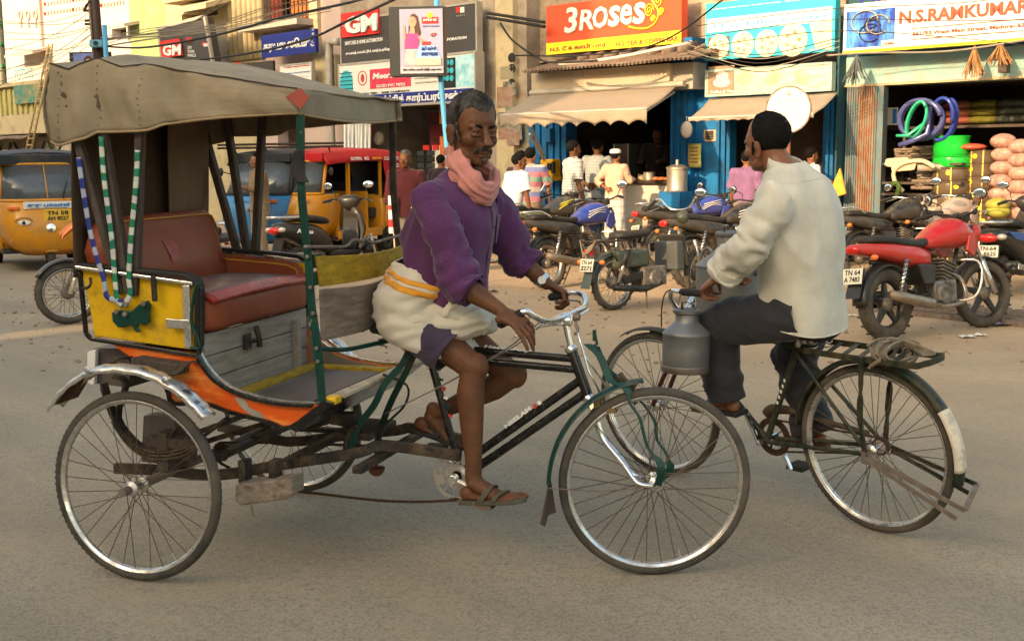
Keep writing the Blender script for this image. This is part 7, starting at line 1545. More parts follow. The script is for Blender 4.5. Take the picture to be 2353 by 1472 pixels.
a=MB();a.prism([top,bl,bl.lerp(br_,.5)+V((0,0,-.04)),br_],(0,.05,0));t_.add(a,'bag_cloth',mat('mustard_print_cloth',(.66,.36,.05),.85,0,.2,8,(.4,.1,.03),.25,30),bevel=.015)
def box_sign(label,u0,u1,vt,vb,Yd,pole,picture=True):
 Fq=Fr((at((u0+u1)/2,(vt+vb)/2,Yd).x,Yd,0),-.10);q0,q1=Fq.y(u0,vb,0),Fq.y(u1,vt,0)
 return Fq,q0,q1
Fq,q0,q1=box_sign('',921,1017,20,170,14.0,True)
lb=Th('lit_box_sign','box sign with a printed advertisement on the sky blue pole','box sign',(q0.x,0,q0.z),fr=Fq)
w0,h0=q1.x-q0.x,q1.z-q0.z
a=MB();a.bx(q0.x-.13,q1.x+.02,-.0,.16,q0.z-.03,q1.z+.03);lb.add(a,'case',mat('black_sign_case',(.022,.024,.026),.5),bevel=.005)
a=MB();a.bx(q0.x,q1.x,-.012,-.0005,q0.z,q1.z);pn=lb.add(a,'print',mat('lavender_print',(.30,.30,.44),.45,0,.1,3,(.35,.25,.3),.15,2))
def lp(u,v,d=-.02):return V((q0.x+w0*u,d,q0.z+h0*v))
a=MB();a.bx(q0.x,q1.x,-.016,-.0125,q0.z,q0.z+h0*.11);lb.add(a,'address_strip',mat('pale_print',(.40,.38,.44),.5));lb.text('289, மேல மாசி வீதி, மதுரை',M['text_black'],lp(.06,.035),lp(.96,.035),lp(.06,.08),bold=.015)
sk=mat('printed_skin',(.48,.26,.18),.5);pk_=mat('printed_pink',(.78,.05,.22),.5);a=MB()
a.prism([lp(.10,.12),lp(.36,.12),lp(.40,.38),lp(.10,.38)],(0,-.004,0));lb.add(a,'printed_skirt',mat('printed_white_skirt',(.48,.40,.42),.5,0,.2,12,(.5,.12,.22),.3,14));a=MB();a.prism([lp(.11,.38),lp(.42,.38),lp(.44,.50),lp(.42,.62),lp(.16,.62),lp(.12,.50)],(0,-.005,0));lb.add(a,'printed_top',pk_)
a=MB();a.ell(lp(.30,.80),(.05,.003,.062),14,6);a.prism([lp(.26,.72),lp(.34,.72),lp(.36,.62),lp(.22,.62)],(0,-.004,0));a.prism([lp(.42,.60),lp(.62,.47),lp(.60,.45),lp(.42,.55)],(0,-.004,0));a.prism([lp(.08,.75),lp(.12,.75),lp(.16,.40),lp(.10,.38)],(0,-.004,0));lb.add(a,'printed_figure',sk)
a=MB();a.prism([lp(*q_,-.0135)for q_ in((.20,.60),(.22,.84),(.27,.91),(.35,.93),(.43,.88),(.50,.62),(.44,.56))],(0,-.003,0));lb.add(a,'printed_hair',mat('printed_brown_hair',(.07,.03,.02),.5))
a=MB();a.bx(lp(.52,0).x,lp(.90,0).x,-.018,-.0125,lp(0,.77).z,lp(0,.87).z);lb.add(a,'red_label',M['sign_red']);a=MB();a.lathe([(0,0),(.035,0),(.035,.006),(0,.006)],lp(.71,.90,-.013),(0,-1,0),16);lb.add(a,'yellow_emblem',M['sign_yellow']);lb.text('சத்யா',M['text_white'],lp(.55,.79),lp(.87,.79),lp(.55,.855),bold=.04);lb.text('67',M['text_red'],lp(.72,.57),lp(.86,.57),lp(.72,.625),bold=.03,shear=.2);lb.text('தள்ளுபடி விற்பனை',M['text_blue'],lp(.54,.72),lp(.92,.72),lp(.54,.745))
a=MB();a.prism([lp(.62+.34*math.cos(t*PI/8),.12+.36*math.sin(t*PI/8))for t in range(9)],(0,-.002,0));lb.add(a,'printed_globe',mat('printed_light_blue',(.25,.42,.72),.5));a=MB();a.bx(lp(.52,0).x,lp(.72,0).x,-.030,-.0225,lp(0,.44).z,lp(0,.49).z);lb.add(a,'red_label',M['sign_red']);lb.text('ஆடி ஆஃபர்',M['sign_blue'],lp(.50,.35,-.024),lp(.84,.35,-.024),lp(.50,.42,-.024),bold=.03);lb.text('சலுகை',M['sign_blue'],lp(.50,.27,-.024),lp(.88,.27,-.024),lp(.50,.33,-.024),bold=.03)
a=MB();a.box(lp(.66,.18,-.026),(.30,.006,.09));lb.add(a,'printed_appliance',M['sign_edge'])
pt,pm,pb=at(1003,0,14.15),at(1012,175,14.15),at(1028,345,14.15);tp=MB();d_=(pt-pm);P=[pm+(pb-pm)*(pm.z/(pm.z-pb.z)),pb,pm,pt+d_*.4];o=tp.tube(P,.033,12).build('sign_pole',mat('sky_blue_pole_paint',(.09,.33,.55),.45,0,.15,3),None,True);tag(o,'leaning sky blue pole that carries the box sign behind the driver','pole')
Fq=Fr((at(205,140,26).x,26,0),-.2);q0,q1=Fq.y(170,150,0),Fq.y(246,118,0);t_=Th('lit_box_sign','distant blue box sign with a portrait peeking over the rickshaw hood','box sign',(q0.x,0,q0.z),fr=Fq);q0.z-=.9
a=MB();a.bx(q0.x-.1,q1.x,0,.18,q0.z,q1.z);t_.add(a,'case',_mc['black_sign_case']);a=MB();a.bx(q0.x,q1.x-.03,-.01,-.0005,q0.z+.03,q1.z-.03);t_.add(a,'print',mat('blue_violet_print',(.16,.22,.50),.5));a=MB();a.ell(V(((q0.x+q1.x)/2-.05,-.012,q1.z-.24)),(.12,.004,.16),12,6);h_=t_.add(a,'printed_hair',_mc['printed_brown_hair']);a=MB();a.ell(V(((q0.x+q1.x)/2-.05,-.018,q1.z-.25)),(.075,.004,.10),12,6);t_.add(a,'printed_face',sk);a=MB();a.bx(q1.x-.28,q1.x-.05,-.014,-.0105,q1.z-.26,q1.z-.1);t_.add(a,'red_label',M['sign_red'])
up0=at(228,120,24);up1=at(217,-20,24);d_=(up1-up0);t_=thing('utility_pole','tall dark iron utility pole with brackets at the upper left','pole',Fr((up0.x,up0.y,0)))
a=MB();R0=V((up0.x,up0.y,0));base_=up0-d_*(up0.z/d_.z)-R0;a.tube([base_,up0-R0,up1-R0+d_*.2],.09,8);a.build('shaft',M['dark_grille'],t_,True);a=MB();a.tube([base_+V((-.12,0,0)),up0-R0+V((-.12,0,0)),up1-R0+V((-.12,0,0))],.03,6);a.build('conduit',M['rust_steel'],t_,True)
for v_ in(25,48,56):p=at(195,v_,24)-R0;q_=at(218,v_,24)-R0;a=MB();a.tube([p,q_],.025,6);a.build('bracket',M['dark_grille'],t_)
a=MB();P=[at(u_,v_,24)-R0 for u_,v_ in((193,27),(198,14),(212,0))];a.tube(P,.03,6);a.build('bracket',M['dark_grille'],t_)
p=at(224,101,23.8);t_=thing('loudspeaker','small pale blue horn loudspeaker clamped on the utility pole','loudspeaker',Fr(p));a=MB();a.box((0,0,0),(.26,.2,.14));a.build('case',mat('pale_blue_speaker',(.12,.32,.42),.5),t_,bevel=.01);a=MB();a.lathe([(0,.0),(.04,.01),(.05,.0)],(0,-.105,0),(0,-1,0),12);a.build('horn_mouth',M['text_black'],t_)
o=MB().tube([at(243,122,23.5),at(240,58,23.5)]and[V((at(243,122,23.5).x,23.5,0)),at(240,58,23.5)],.05,8).build('blue_post',_mc['sky_blue_pole_paint'],None,True);tag(o,'short sky blue post standing just right of the utility pole','pole')
c=at(1812,252,14.2);t_=thing('round_sign','round whitewashed sign disc on a brown post behind the milkman','street sign',Fr((c.x,c.y,0),-.55))
a=MB();a.lathe([(0,0),(.272,0),(.272,.015),(0,.015)],(0,0,c.z),(0,-1,0),40);dsk=a.build('disc',mat('chalky_cream_disc',(.66,.64,.52),.6,0,.12,5,(.45,.5,.5),.25,8),t_,40);a=MB();a.lathe([(.265,.0),(.282,.0),(.282,.022),(.265,.022)],(0,0,c.z),(0,-1,0),40,closed=True);a.build('rim',M['rust_steel'],dsk,40)
for z in(.2,-.21):a=MB();a.lathe([(0,.018),(.028,.016),(.03,.0)],(0,-.015,c.z+z),(0,-1,0),14);a.build('bolt',M['sign_edge'],dsk,40)
for z,tx,w_ in((.08,'PARKING',.30),(.0,'TWO',.17),(-.08,'WHEELER',.30)):text_at(tx,mat('faded_pale_lettering',(.52,.55,.52),.6),dsk,(-w_/2,-.017,c.z+z),(w_/2,-.017,c.z+z),(-w_/2,-.017,c.z+z+.055),thick=.002)
a=MB();a.cyl((0,.02,0),(0,.02,c.z+.2),.03,n=10);a.build('post',mat('red_brown_post',(.20,.08,.045),.6),t_,40)
def cable(pts,m='cable',r_=.012,lbl='black cable strung in front of the shops',g='cables strung along the shop fronts'):
 P=smooth_path([V(p)for p in pts],6);o=MB().tube(P,r_,5).build('cable',M[m],None,True);tag(o,lbl,'cable',g)
def cz_(lst,Y0,Y1,**k):n=len(lst);cable([at(u,v,Y0+(Y1-Y0)*i/(n-1))for i,(u,v)in enumerate(lst)],**k)
cz_([(248,108),(340,109),(493,82),(646,41),(800,7),(900,-22)],24,15,r_=.02,lbl='thick black cable rising from the utility pole towards the upper right',g=None)
cz_([(200,150),(442,139),(595,119),(714,88),(800,48),(930,-12)],25,15,r_=.02,lbl='thick black cable passing just above the rickshaw hood',g=None)
cz_([(1150,54),(1177,92),(1231,130),(1272,144),(1395,136),(1585,98)],20.5,18,r_=.018,lbl='black cable sagging along the tin roof of the tea stall',g=None)
cz_([(1660,0),(1560,75),(1470,112),(1330,128),(1180,128)],16.5,20,r_=.014,lbl='black cable crossing the red signboard diagonally',g=None)
cz_([(1285,148),(1340,143),(1430,130),(1590,97)],19.5,17.6,m='w_white',r_=.025,lbl='white conduit tube resting along the tin roof',g=None)
for v_ in(37,47):cz_([(1120,v_-6),(1160,v_),(1252,v_+15)],22,20.8,r_=.03,lbl='dark conduit pipe running to the red signboard across the stained wall',g='twin conduits on the stained wall')
random.seed(21)
for k in range(10):
 v0=85+random.random()*25;u1=random.choice([520,600,700,760,900]);v1=random.random()*50-15;m_=(225+u1)/2;cz_([(225,v0),(m_-40,(v0+v1)/2+12+random.random()*14),(m_+60,(v0+v1)/2+6),(u1,v1)],24,20,m='thin_cable',r_=.008,lbl='thin grey wire fanning out to the right of the utility pole',g='thin wires right of the utility pole')
for k in range(10):
 v0=10+random.random()*90;v1=20+random.random()*180;cz_([(222,v0),(120,(v0+v1)/2+14),(-10,v1)],24,28,m='thin_cable',r_=.008,lbl='thin grey wire fanning out to the left of the utility pole',g='thin wires left of the utility pole')
for k in range(5):
 v0=95+k*7;cz_([(1580,v0),(1640,v0+18),(1760,v0+30+k*3),(1930,v0-8)],17.3,15.5,m='thin_cable' if k%2 else 'cable',r_=.007,lbl='thin wire drooping below the turquoise signboard',g='wires under the turquoise signboard')
for k in range(3):cz_([(1600,60+k*26),(1900,22+k*25),(2200,8+k*40),(2360,-14+k*60)],16.6,14,r_=.006,lbl='thin wire crossing in front of the two right signboards',g='wires before the right signboards')
cz_([(1900,128),(2000,122),(2180,118),(2360,92)],15.6,14.2,m='thin_cable',r_=.014,lbl='pale wire with knots strung under the white signboard',g=None)
# ================================================================ motorcycles and scooters
def paint(name,col,**k):return mat(name,col,.25,0,.12,5,(.16,.115,.07),.15,5,coat=.3,sharp=.6,**k)
M['dusty_black']=mat('dusty_black_fairing',(.010,.010,.010),.3,0,.2,6,(.055,.045,.033),.25,4,coat=.2,sharp=.6)
M['engine']=mat('grimy_cast_engine_alloy',(.24,.22,.19),.5,.6,.3,14,(.07,.05,.035),.5,12)
M['exhaust']=mat('heat_stained_exhaust',(.34,.27,.20),.35,.85,.25,8,(.12,.08,.05),.4,8)
M['seat_black']=mat('black_seat_vinyl',(.014,.014,.013),.5,0,.2,10,(.07,.06,.045),.25,5,sharp=.5)
def mwheel(parent,Mx,R,w_,spoked,name='wheel',dirty='tyre_dusty'):
 a=MB();prof=[(R-w_+w_*math.cos(2*PI*k/12),w_*1.05*math.sin(2*PI*k/12))for k in range(12)];a.lathe(prof,(0,0,0),(0,1,0),40,closed=True);ty=a.build(name,M[dirty],parent,True,M=Mx)
 b_=MB()
 for k in range(44):
  t=2*PI*k/44;c=V((math.sin(t),0,math.cos(t)));e=V((math.cos(t),0,-math.sin(t)));b_.box(c*(R-.002)+V((0,.4*w_*(1 if k%2 else-1),0)),(.018,w_*.9,.006),Matrix((e,V((0,1,0)),c)).transposed())
 b_.build('tread',M[dirty],ty)['kind']='stuff'
 ri=R-w_*1.85;a=MB();a.lathe([(ri,-.03),(ri+.012,-.034),(ri-.01,-.02),(ri-.016,0),(ri-.01,.02),(ri+.012,.034),(ri,.03)],(0,0,0),(0,1,0),40,closed=True);a.build('rim',M['steel']if spoked else M['dusty_black'],ty,True)
 a=MB();a.lathe([(.0,-.07),(.02,-.07),(.055,-.045),(.06,-.03),(.06,.03),(.055,.045),(.02,.07),(0,.07)],(0,0,0),(0,1,0),20);a.build('hub',M['engine'],ty,40)
 if spoked:
  a=MB()
  for k in range(32):
   t=2*PI*k/32;s=.03 if k%2 else-.03;q=t+(1 if k%4<2 else-1)*.7;a.tube([(.05*math.sin(q),s,.05*math.cos(q)),(ri*math.sin(t),s*.2,ri*math.cos(t))],.0022,4)
  a.build('spokes',M['spoke'],ty)['kind']='stuff'
 else:
  for k in range(5):
   t=2*PI*k/5;d=V((math.sin(t),0,math.cos(t)));a=MB();a.hexa([d*.04+V((math.cos(t)*.03,-.02,-math.sin(t)*.03)),d*.04+V((-math.cos(t)*.03,-.02,math.sin(t)*.03)),d*.04+V((-math.cos(t)*.03,.02,math.sin(t)*.03)),d*.04+V((math.cos(t)*.03,.02,-math.sin(t)*.03))],[d*ri+V((math.cos(t)*.016,-.014,-math.sin(t)*.016)),d*ri+V((-math.cos(t)*.016,-.014,math.sin(t)*.016)),d*ri+V((-math.cos(t)*.016,.014,math.sin(t)*.016)),d*ri+V((math.cos(t)*.016,.014,-math.sin(t)*.016))]);a.build('wheel_spoke',M['dusty_black'],ty,bevel=.004)
 return ty
def sring(x,y,z,wy,wz,e=2.4,n=24,tilt=0.0):return superring((x,y,z),(0,wy,0),(math.sin(tilt)*wz,0,math.cos(tilt)*wz),e,n)
def loftx(pts,e=2.4,n=24,sub=4):
 cs=smooth_path([V((p[0],0,p[1]))for p in pts],sub);ws=smooth_path([V((p[2],p[3],0))for p in pts],sub);return[superring(c,(0,max(w_.x,.003),0),(0,0,max(w_.y,.003)),e,n)for c,w_ in zip(cs,ws)]
def plate(t,p,nrm_yaw,lines,w_=.20,h=.13,tilt=0.0):
 R_=Matrix.Translation(p)@Matrix.Rotation(nrm_yaw,4,'Z')@Matrix.Rotation(tilt,4,'Y')
 a=MB();a.box((0,0,0),(.006,w_,h));o=a.build('number_plate',M['plate'],t,bevel=.002,M=R_)
 for i,tx in enumerate(lines):
  z0=h*(.08 if i else-.36)if False else(h*.06-i*h*.44);text_at(tx,M['text_black'],o,(-.004,w_*.40,z0),(-.004,-w_*.40,z0),(-.004,w_*.40,z0+h*.34),bold=.02,thick=.002)
 return o
def ground_fr(uR,vR,uF=None,vF=None,yaw=None,lean=-.13):
 A=G(uR,vR)
 if uF is not None:B_=G(uF,vF);yaw=math.atan2(B_.y-A.y,B_.x-A.x);return Fr((A.x,A.y,0),yaw,lean),(B_-A).length
 return Fr((A.x,A.y,0),yaw,lean),1.28
def bar_mirrors(t,L,zb,xb,w_=.35,steer=0.0,mirrors=(1,1),m='black_plastic',rise=.0,msize=(.062,.045),chrome=False,mh=.15):
 Rz=Matrix.Translation((xb,0,0))@Matrix.Rotation(steer,4,'Z')
 P=[(-.13,-w_,zb-.01),(-.02,-w_*.72,zb+.02+rise),(.03,-.10,zb-.01),(.03,.10,zb-.01),(-.02,w_*.72,zb+.02+rise),(-.13,w_,zb-.01)]
 a=MB();a.tube(smooth_path([Rz@V(p)for p in P],5),.011,8);hb=a.build('handlebar',M['chrome']if chrome else M['black_plastic'],t,True)
 for s in(-1,1):
  a=MB();a.tube([Rz@V((-.14,s*w_*1.04,zb-.012)),Rz@V((-.05,s*w_*.80,zb+.012+rise*.8))],.018,9,round_end=True);a.build('grip',M['rubber'],hb,True)
  a=MB();a.tube([Rz@V((-.01,s*w_*.68,zb+rise)),Rz@V((.05,s*w_*.85,zb)),Rz@V((-.04,s*w_*1.05,zb-.03))],.005,5);a.build('lever',M['steel'],hb)
  if mirrors[0 if s>0 else 1]:
   top=Rz@V((-.03,s*w_*.92,zb+mh));a=MB();a.tube([Rz@V((0,s*w_*.62,zb+rise)),Rz@V((.04,s*w_*.7,zb+mh*.6)),top],.005,6);mm_=a.build('mirror',M['black_plastic'],t,True)
   n_=Matrix.Rotation(steer+s*-.25,3,'Z');a=MB();a.ell(top,(.018,msize[0]*1.08,msize[1]*1.12),16,8,n_);a.build('mirror_shell',M['black_plastic'],mm_,True);a=MB();a.ell(top+n_@V((-.014,0,0)),(.008,msize[0],msize[1]),16,6,n_);a.build('mirror_glass',M['mirror'],mm_,True)
 return hb
def motorcycle(label,fr_,L=1.28,R=.30,body='bike_black',tank='bike_black',steer=.0,spoked=True,plates=None,tail='red',hugger=False,cowl=True,mirrors=(1,1),chrome_bar=False,grab=True,tankstripe=None,wide=.0):
 t=thing('motorcycle',label,'motorcycle',fr_,'motorcycles parked before the shops');bm_,tm_=M[body],M[tank]
 def add(a,n,m,par=None,smooth=True,**k):return a.build(n,m,par or t,smooth,**k)
 mwheel(t,Matrix.Translation((0,0,R)),R,.048+wide,spoked);X1=L-.28;FWm=Matrix.Translation((L,0,R))@Matrix.Rotation(steer,4,'Z');mwheel(t,FWm,R,.042+wide*.6,spoked)
 a=MB();a.tube(smooth_path([(L-.27,0,.80),(.95,0,.62),(.88,0,.35),(.60,0,.24)],4),.018,8);a.tube(smooth_path([(L-.25,0,.83),(.6,0,.72),(.2,0,.66),(-.15,0,.66)],4),.02,8)
 for s in(-1,1):a.tube([(.45,s*.10,.36),(0,s*.10,R)],.018,8);a.tube([(.42,s*.09,.66),(.40,s*.10,.34)],.014,6)
 add(a,'frame',M['dusty_black'])
 a=MB();a.box((.66,0,.36),(.30,.22,.20));a.cyl((.60,-.15,.34),(.60,.15,.34),.09,n=18);a.box((.74,0,.53),(.14,.16,.20),Matrix.Rotation(.35,3,'Y'));en=add(a,'engine',M['engine'],smooth=40,bevel=.015)
 for k in range(6):a=MB();a.box((.715+.018*k*.5,0,.46+.03*k),(.18,.20,.008),Matrix.Rotation(.35,3,'Y'));add(a,'cooling_fin',M['engine'],en,False)
 a=MB();a.tube(smooth_path([(.80,-.03,.52),(.92,-.07,.45),(.88,-.13,.28),(.60,-.16,.24),(.40,-.17,.26)],5),.02,8);ex=add(a,'exhaust_pipe',M['exhaust']);a=MB();a.tube([(.48,-.17,.26),(.36,-.175,.28),(-.02,-.19,.36),(-.16,-.195,.39)],[.025,.046,.048,.036],12);a.cyl((-.15,-.195,.388),(-.165,-.195,.391),.022,n=10);add(a,'silencer',M['exhaust'],ex)
 a=MB();a.loft(loftx([(.46,.79,.05,.03),(.53,.795,.095,.06),(.68,.83,.135,.105),(.84,.855,.165,.135),(.99,.845,.155,.115),(1.06,.82,.07,.06)],2.5),uv=False);tk=add(a,'tank',tm_);a=MB();a.lathe([(0,.012),(.03,.01),(.034,0)],(.86,0,.972),(0,0,1),16);add(a,'filler_cap',M['chrome'],tk,40)
 if tankstripe:
  for k in range(3):a=MB();a.tube(smooth_path([V((.62+.02*k,-.148+.012*k-(.0),.80+.035*k)),V((.78,-.168-.002*k,.86+.02*k)),V((.92,-.162,.85+.035*k))],4),.006,5);add(a,'tank_stripe',M[tankstripe],tk)
 for s in(-1,1):a=MB();y_=.17 if s<0 else .14;a.prism([(.95,s*y_,.83),(1.06,s*(y_-.01),.86),(1.10,s*(y_-.03),.72),(1.0,s*(y_-.01),.64),(.90,s*y_,.70)],(0,.03,0));add(a,'tank_shroud',tm_,smooth=False,bevel=.008)
 a=MB();a.loft(loftx([(-.22,.845,.05,.02),(-.18,.845,.095,.035),(0,.835,.115,.042),(.2,.80,.12,.045),(.40,.785,.10,.040),(.52,.80,.075,.035),(.56,.81,.04,.02)],2.8),uv=False);add(a,'seat',M['seat_black'])
 a=MB();a.loft(loftx([(-.38,.79,.03,.015),(-.30,.775,.075,.045),(-.1,.755,.12,.065),(.12,.72,.135,.085),(.35,.68,.13,.095),(.52,.66,.09,.07)],3),uv=False);add(a,'tail_cowl',bm_)
 a=MB();a.prism([(.28,-.135,.62),(.52,-.135,.60),(.50,-.13,.44),(.36,-.13,.44)],(0,.27,0));add(a,'side_panel',M['dusty_black']if hugger else bm_,smooth=False,bevel=.012)
 a=MB();a.ell((-.355,0,.775),(.04,.075,.042),14,8);add(a,'tail_light',M['red_lens'])
 for s in(-1,1):a=MB();a.tube([(-.30,s*.06,.70),(-.31,s*.16,.70)],.008,6);ind=add(a,'indicator',M['black_plastic']);a=MB();a.ell((-.315,s*.185,.70),(.028,.035,.025),10,8);add(a,'indicator_lens',M['orange_lens'],ind)
 if grab:a=MB();a.tube(smooth_path([(.02,-.13,.83),(-.12,-.13,.90),(-.28,-.09,.91),(-.33,0,.91),(-.28,.09,.91),(-.12,.13,.90),(.02,.13,.83)],4),.010,8);add(a,'grab_rail',M['steel'])
 for s in(-1,1):
  a=MB();a.tube([(.02,s*.14,R+.06),(.14,s*.135,.66)],.018,8);sh_=add(a,'shock_absorber',M['steel']);a=MB();n_=60;d=V((.09,0,.25));a.tube([V((.045,s*.138,.41))+d*(k/n_)+V((.028*math.cos(k*.75),.028*math.sin(k*.75),0))for k in range(n_)],.0045,5);add(a,'spring',M['dusty_black'],sh_)
 fender(t,0,R,0,R+.045,math.radians(178 if hugger else 165),math.radians(50),.14+wide,M['dusty_black'],name='rear_mudguard',n=18)
 a=MB();a.prism([(-.30,-.07,.62),(-.30,.07,.62),(-.40,.075,.38),(-.40,-.075,.38)],(.006,0,.002));add(a,'mud_flap',M['dusty_black'],smooth=False)
 a=MB();a.bx(-.1,.5,.085,.105,R-.03,R+.09);add(a,'chain_case',M['dusty_black'],smooth=False,bevel=.01)
 Fm=Matrix.Translation((L-.26,0,0))@Matrix.Rotation(steer,4,'Z')@Matrix.Translation((-(L-.26),0,0))
 for s in(-1,1):a=MB();a.tube([Fm@V((L-.0,s*.095,R)),Fm@V((L-.12,s*.095,.60))],.024,8);a.tube([Fm@V((L-.12,s*.09,.60)),Fm@V((L-.25,s*.09,.93))],.017,8);add(a,'fork_leg',M['steel'])
 a=MB();a.box(Fm@V((L-.24,0,.90)),(.06,.24,.03),Fm.to_3x3());add(a,'fork_yoke',M['dusty_black'],smooth=False,bevel=.006)
 a=MB();c=Fm@V((L-.14,0,.84));a.lathe([(0,-.10),(.05,-.09),(.085,-.03),(.09,.03),(.08,.035),(0,.045)],c,Fm.to_3x3()@V((1,0,0)),20);hl=add(a,'headlight',bm_,smooth=40);a=MB();a.ell(c+Fm.to_3x3()@V((.035,0,0)),(.018,.075,.075),16,8,Fm.to_3x3());add(a,'headlight_lens',M['chrome'],hl)
 a=MB();a.lathe([(0,.02),(.045,.02),(.05,0),(.04,-.05)],Fm@V((L-.24,-.05,1.0)),(-.4,0,1),16);a.lathe([(0,.02),(.045,.02),(.05,0),(.04,-.05)],Fm@V((L-.24,.06,1.0)),(-.4,0,1),16);add(a,'dials',M['black_plastic'],smooth=40)
 a=MB()
 def ff(p,q_):
  th=math.radians(30)+math.radians(125)*p;s=(q_-.5)*2;rr_=R+.03-.02*s*s;return FWm@V((rr_*math.cos(th),s*.062,rr_*math.sin(th)))
 a.grid(ff,14,6,uv=False);add(a,'front_mudguard',bm_ if not hugger else M['dusty_black'],thick=.003)
 bar_mirrors(t,L,1.02,L-.27,steer=steer,mirrors=mirrors,chrome=chrome_bar)
 for s in(-1,1):a=MB();a.cyl((.42,s*.12,.30),(.42,s*.24,.29),.014,n=8);a.cyl((.14,s*.13,.40),(.12,s*.22,.40),.013,n=8);add(a,'footrest',M['rubber'])
 a=MB();a.tube(smooth_path([(.86,-.10,.62),(.93,-.24,.60),(.93,-.27,.45),(.86,-.24,.30),(.80,-.10,.27)],4),.012,8);add(a,'crash_guard',M['steel'])
 a=MB();a.tube([(.50,.12,.24),(.46,.24,.02)],.010,6);add(a,'side_stand',M['rust_steel'])
 if plates:plate(t,V((-.375,0,.56)),0,plates,tilt=.25)
 return t
M['bike_black']=paint('dusty_black_tank_paint',(.018,.018,.02));M['bike_red']=paint('bright_red_tank_paint',(.55,.012,.012));M['bike_blue']=paint('deep_blue_tank_paint',(.02,.05,.30));M['bike_grey']=paint('olive_grey_tank_paint',(.10,.10,.085));M['bike_olive']=paint('olive_green_panel_paint',(.13,.15,.06));M['scoot_blue']=paint('metallic_blue_panel_paint',(.02,.13,.45));M['scoot_pink']=paint('pale_pinkish_scooter_paint',(.46,.34,.28))
motorcycle('green and black motorcycle at the left end of the parked row, behind the blue-striped one',*ground_fr(1212,620,yaw=math.radians(46)),body='bike_olive',tank='bike_grey',steer=.35,tankstripe='sign_yellow',mirrors=(0,0))
motorcycle('black motorcycle with blue tank stripes and chrome grab rail, left of the moped',*ground_fr(1262,664,yaw=math.radians(42)),body='bike_black',tank='bike_blue',steer=.3,plates=('TN 64','B 4405'),mirrors=(0,1),tankstripe='w_white')
motorcycle('black motorcycle with red wedge tail light and white striped tail, half hidden by the milkman',*ground_fr(1592,664,yaw=math.radians(28)),body='bike_black',tank='bike_black',plates=('TN 59','AB 7387'),grab=False,steer=.1,mirrors=(1,0),tankstripe='w_white')
motorcycle('motorcycle with bright blue tank standing behind the moped handlebar',*ground_fr(1520,622,yaw=math.radians(24)),body='bike_black',tank='bike_blue',plates=('TN 64','C 7775'),steer=.25,mirrors=(1,0),tankstripe='w_white')
motorcycle('black motorcycle with square red tail light just right of the milkman',*ground_fr(1978,652,yaw=math.radians(30)),body='bike_black',tank='bike_black',plates=('TN 64','D 5107'),steer=.2,mirrors=(1,1),chrome_bar=True)
motorcycle('pale dusty motorcycle with handlebar before the brown pots',*ground_fr(2105,640,yaw=math.radians(32)),body='scoot_pink',tank='scoot_pink',steer=.2,mirrors=(0,1),chrome_bar=True,grab=False)
fr_,L_=ground_fr(2040,783,2262,752)
motorcycle('shiny red motorcycle with five spoke wheels parked at the right',fr_,L_,R=.305,body='bike_red',tank='bike_red',steer=-.22,spoked=False,plates=('TN 64','A 7483'),hugger=True,grab=False,mirrors=(1,1),wide=.012)
fr_,_=ground_fr(1410,712,yaw=math.radians(36),lean=-.05);R=.275;L=1.18
t=thing('moped','dusty dark green moped with cream plate and rear carrier in the middle of the row','moped',fr_)
def add(a,n,m,par=None,smooth=True,**k):return a.build(n,m,par or t,smooth,**k)
mwheel(t,Matrix.Translation((0,0,R)),R,.032,True);Sm=Matrix.Translation((L,0,R))@Matrix.Rotation(.35,4,'Z');mwheel(t,Sm,R,.032,True)
M['moped_green']=paint('dusty_dark_green_moped_paint',(.025,.045,.035))
a=MB();a.tube(smooth_path([(.95,0,.78),(.88,0,.45),(.70,0,.34),(.35,0,.36),(.05,0,.62)],5),.028,9);a.tube([(.35,0,.36),(.30,0,.70)],.02,8);add(a,'frame',M['moped_green'])
for s in(-1,1):a=MB();a.tube([(0,s*.09,R),(.12,s*.10,.62)],.02,8);o=add(a,'shock_absorber',M['steel']);a=MB();a.tube([(.06,s*.095,.45),(.12,s*.10,.60)],.034,10);add(a,'shock_cover',M['black_plastic'],o);a=MB();a.tube([(.45,s*.08,.33),(0,s*.09,R)],.015,8);add(a,'swing_arm',M['moped_green'])
a=MB();a.loft(loftx([(.02,.74,.05,.02),(.08,.75,.12,.04),(.30,.75,.13,.045),(.46,.765,.08,.035),(.50,.77,.03,.02)],2.6),uv=False);add(a,'seat',M['seat_black'])
a=MB()
for s in(-1,1):a.tube([(.10,s*.10,.70),(-.30,s*.11,.70)],.009,6)
for k in range(5):a.tube([(-.28+k*.09,-.11,.70),(-.28+k*.09,.11,.70)],.006,6)
a.tube(smooth_path([(-.30,-.11,.70),(-.33,-.08,.78),(-.34,0,.80),(-.33,.08,.78),(-.30,.11,.70)],4),.008,6);a.tube([(-.2,-.1,.70),(-.02,-.10,.50)],.008,6);ca=add(a,'rear_carrier',M['black_iron'])
a=MB()
for k in range(6):a.tube(smooth_path([(-.32+.015*k,-.13,.72),(-.34,-.05,.60+.01*k),(-.33,.06,.60-.012*k),(-.30+.01*k,.13,.72)],4),.008,5)
rp=a.build('rope',M['rope'],None,True,fr=fr_);tag(rp,'dusty rope looped round the rear carrier of the moped','rope')
a=MB();a.bx(-.02,.42,-.11,.11,.42,.60);add(a,'side_panel',M['moped_green'],smooth=False,bevel=.03);a=MB();a.bx(.30,.62,-.14,.14,.22,.42);a.cyl((.45,-.17,.30),(.45,.17,.30),.08,n=16);add(a,'engine',M['engine'],smooth=False,bevel=.02)
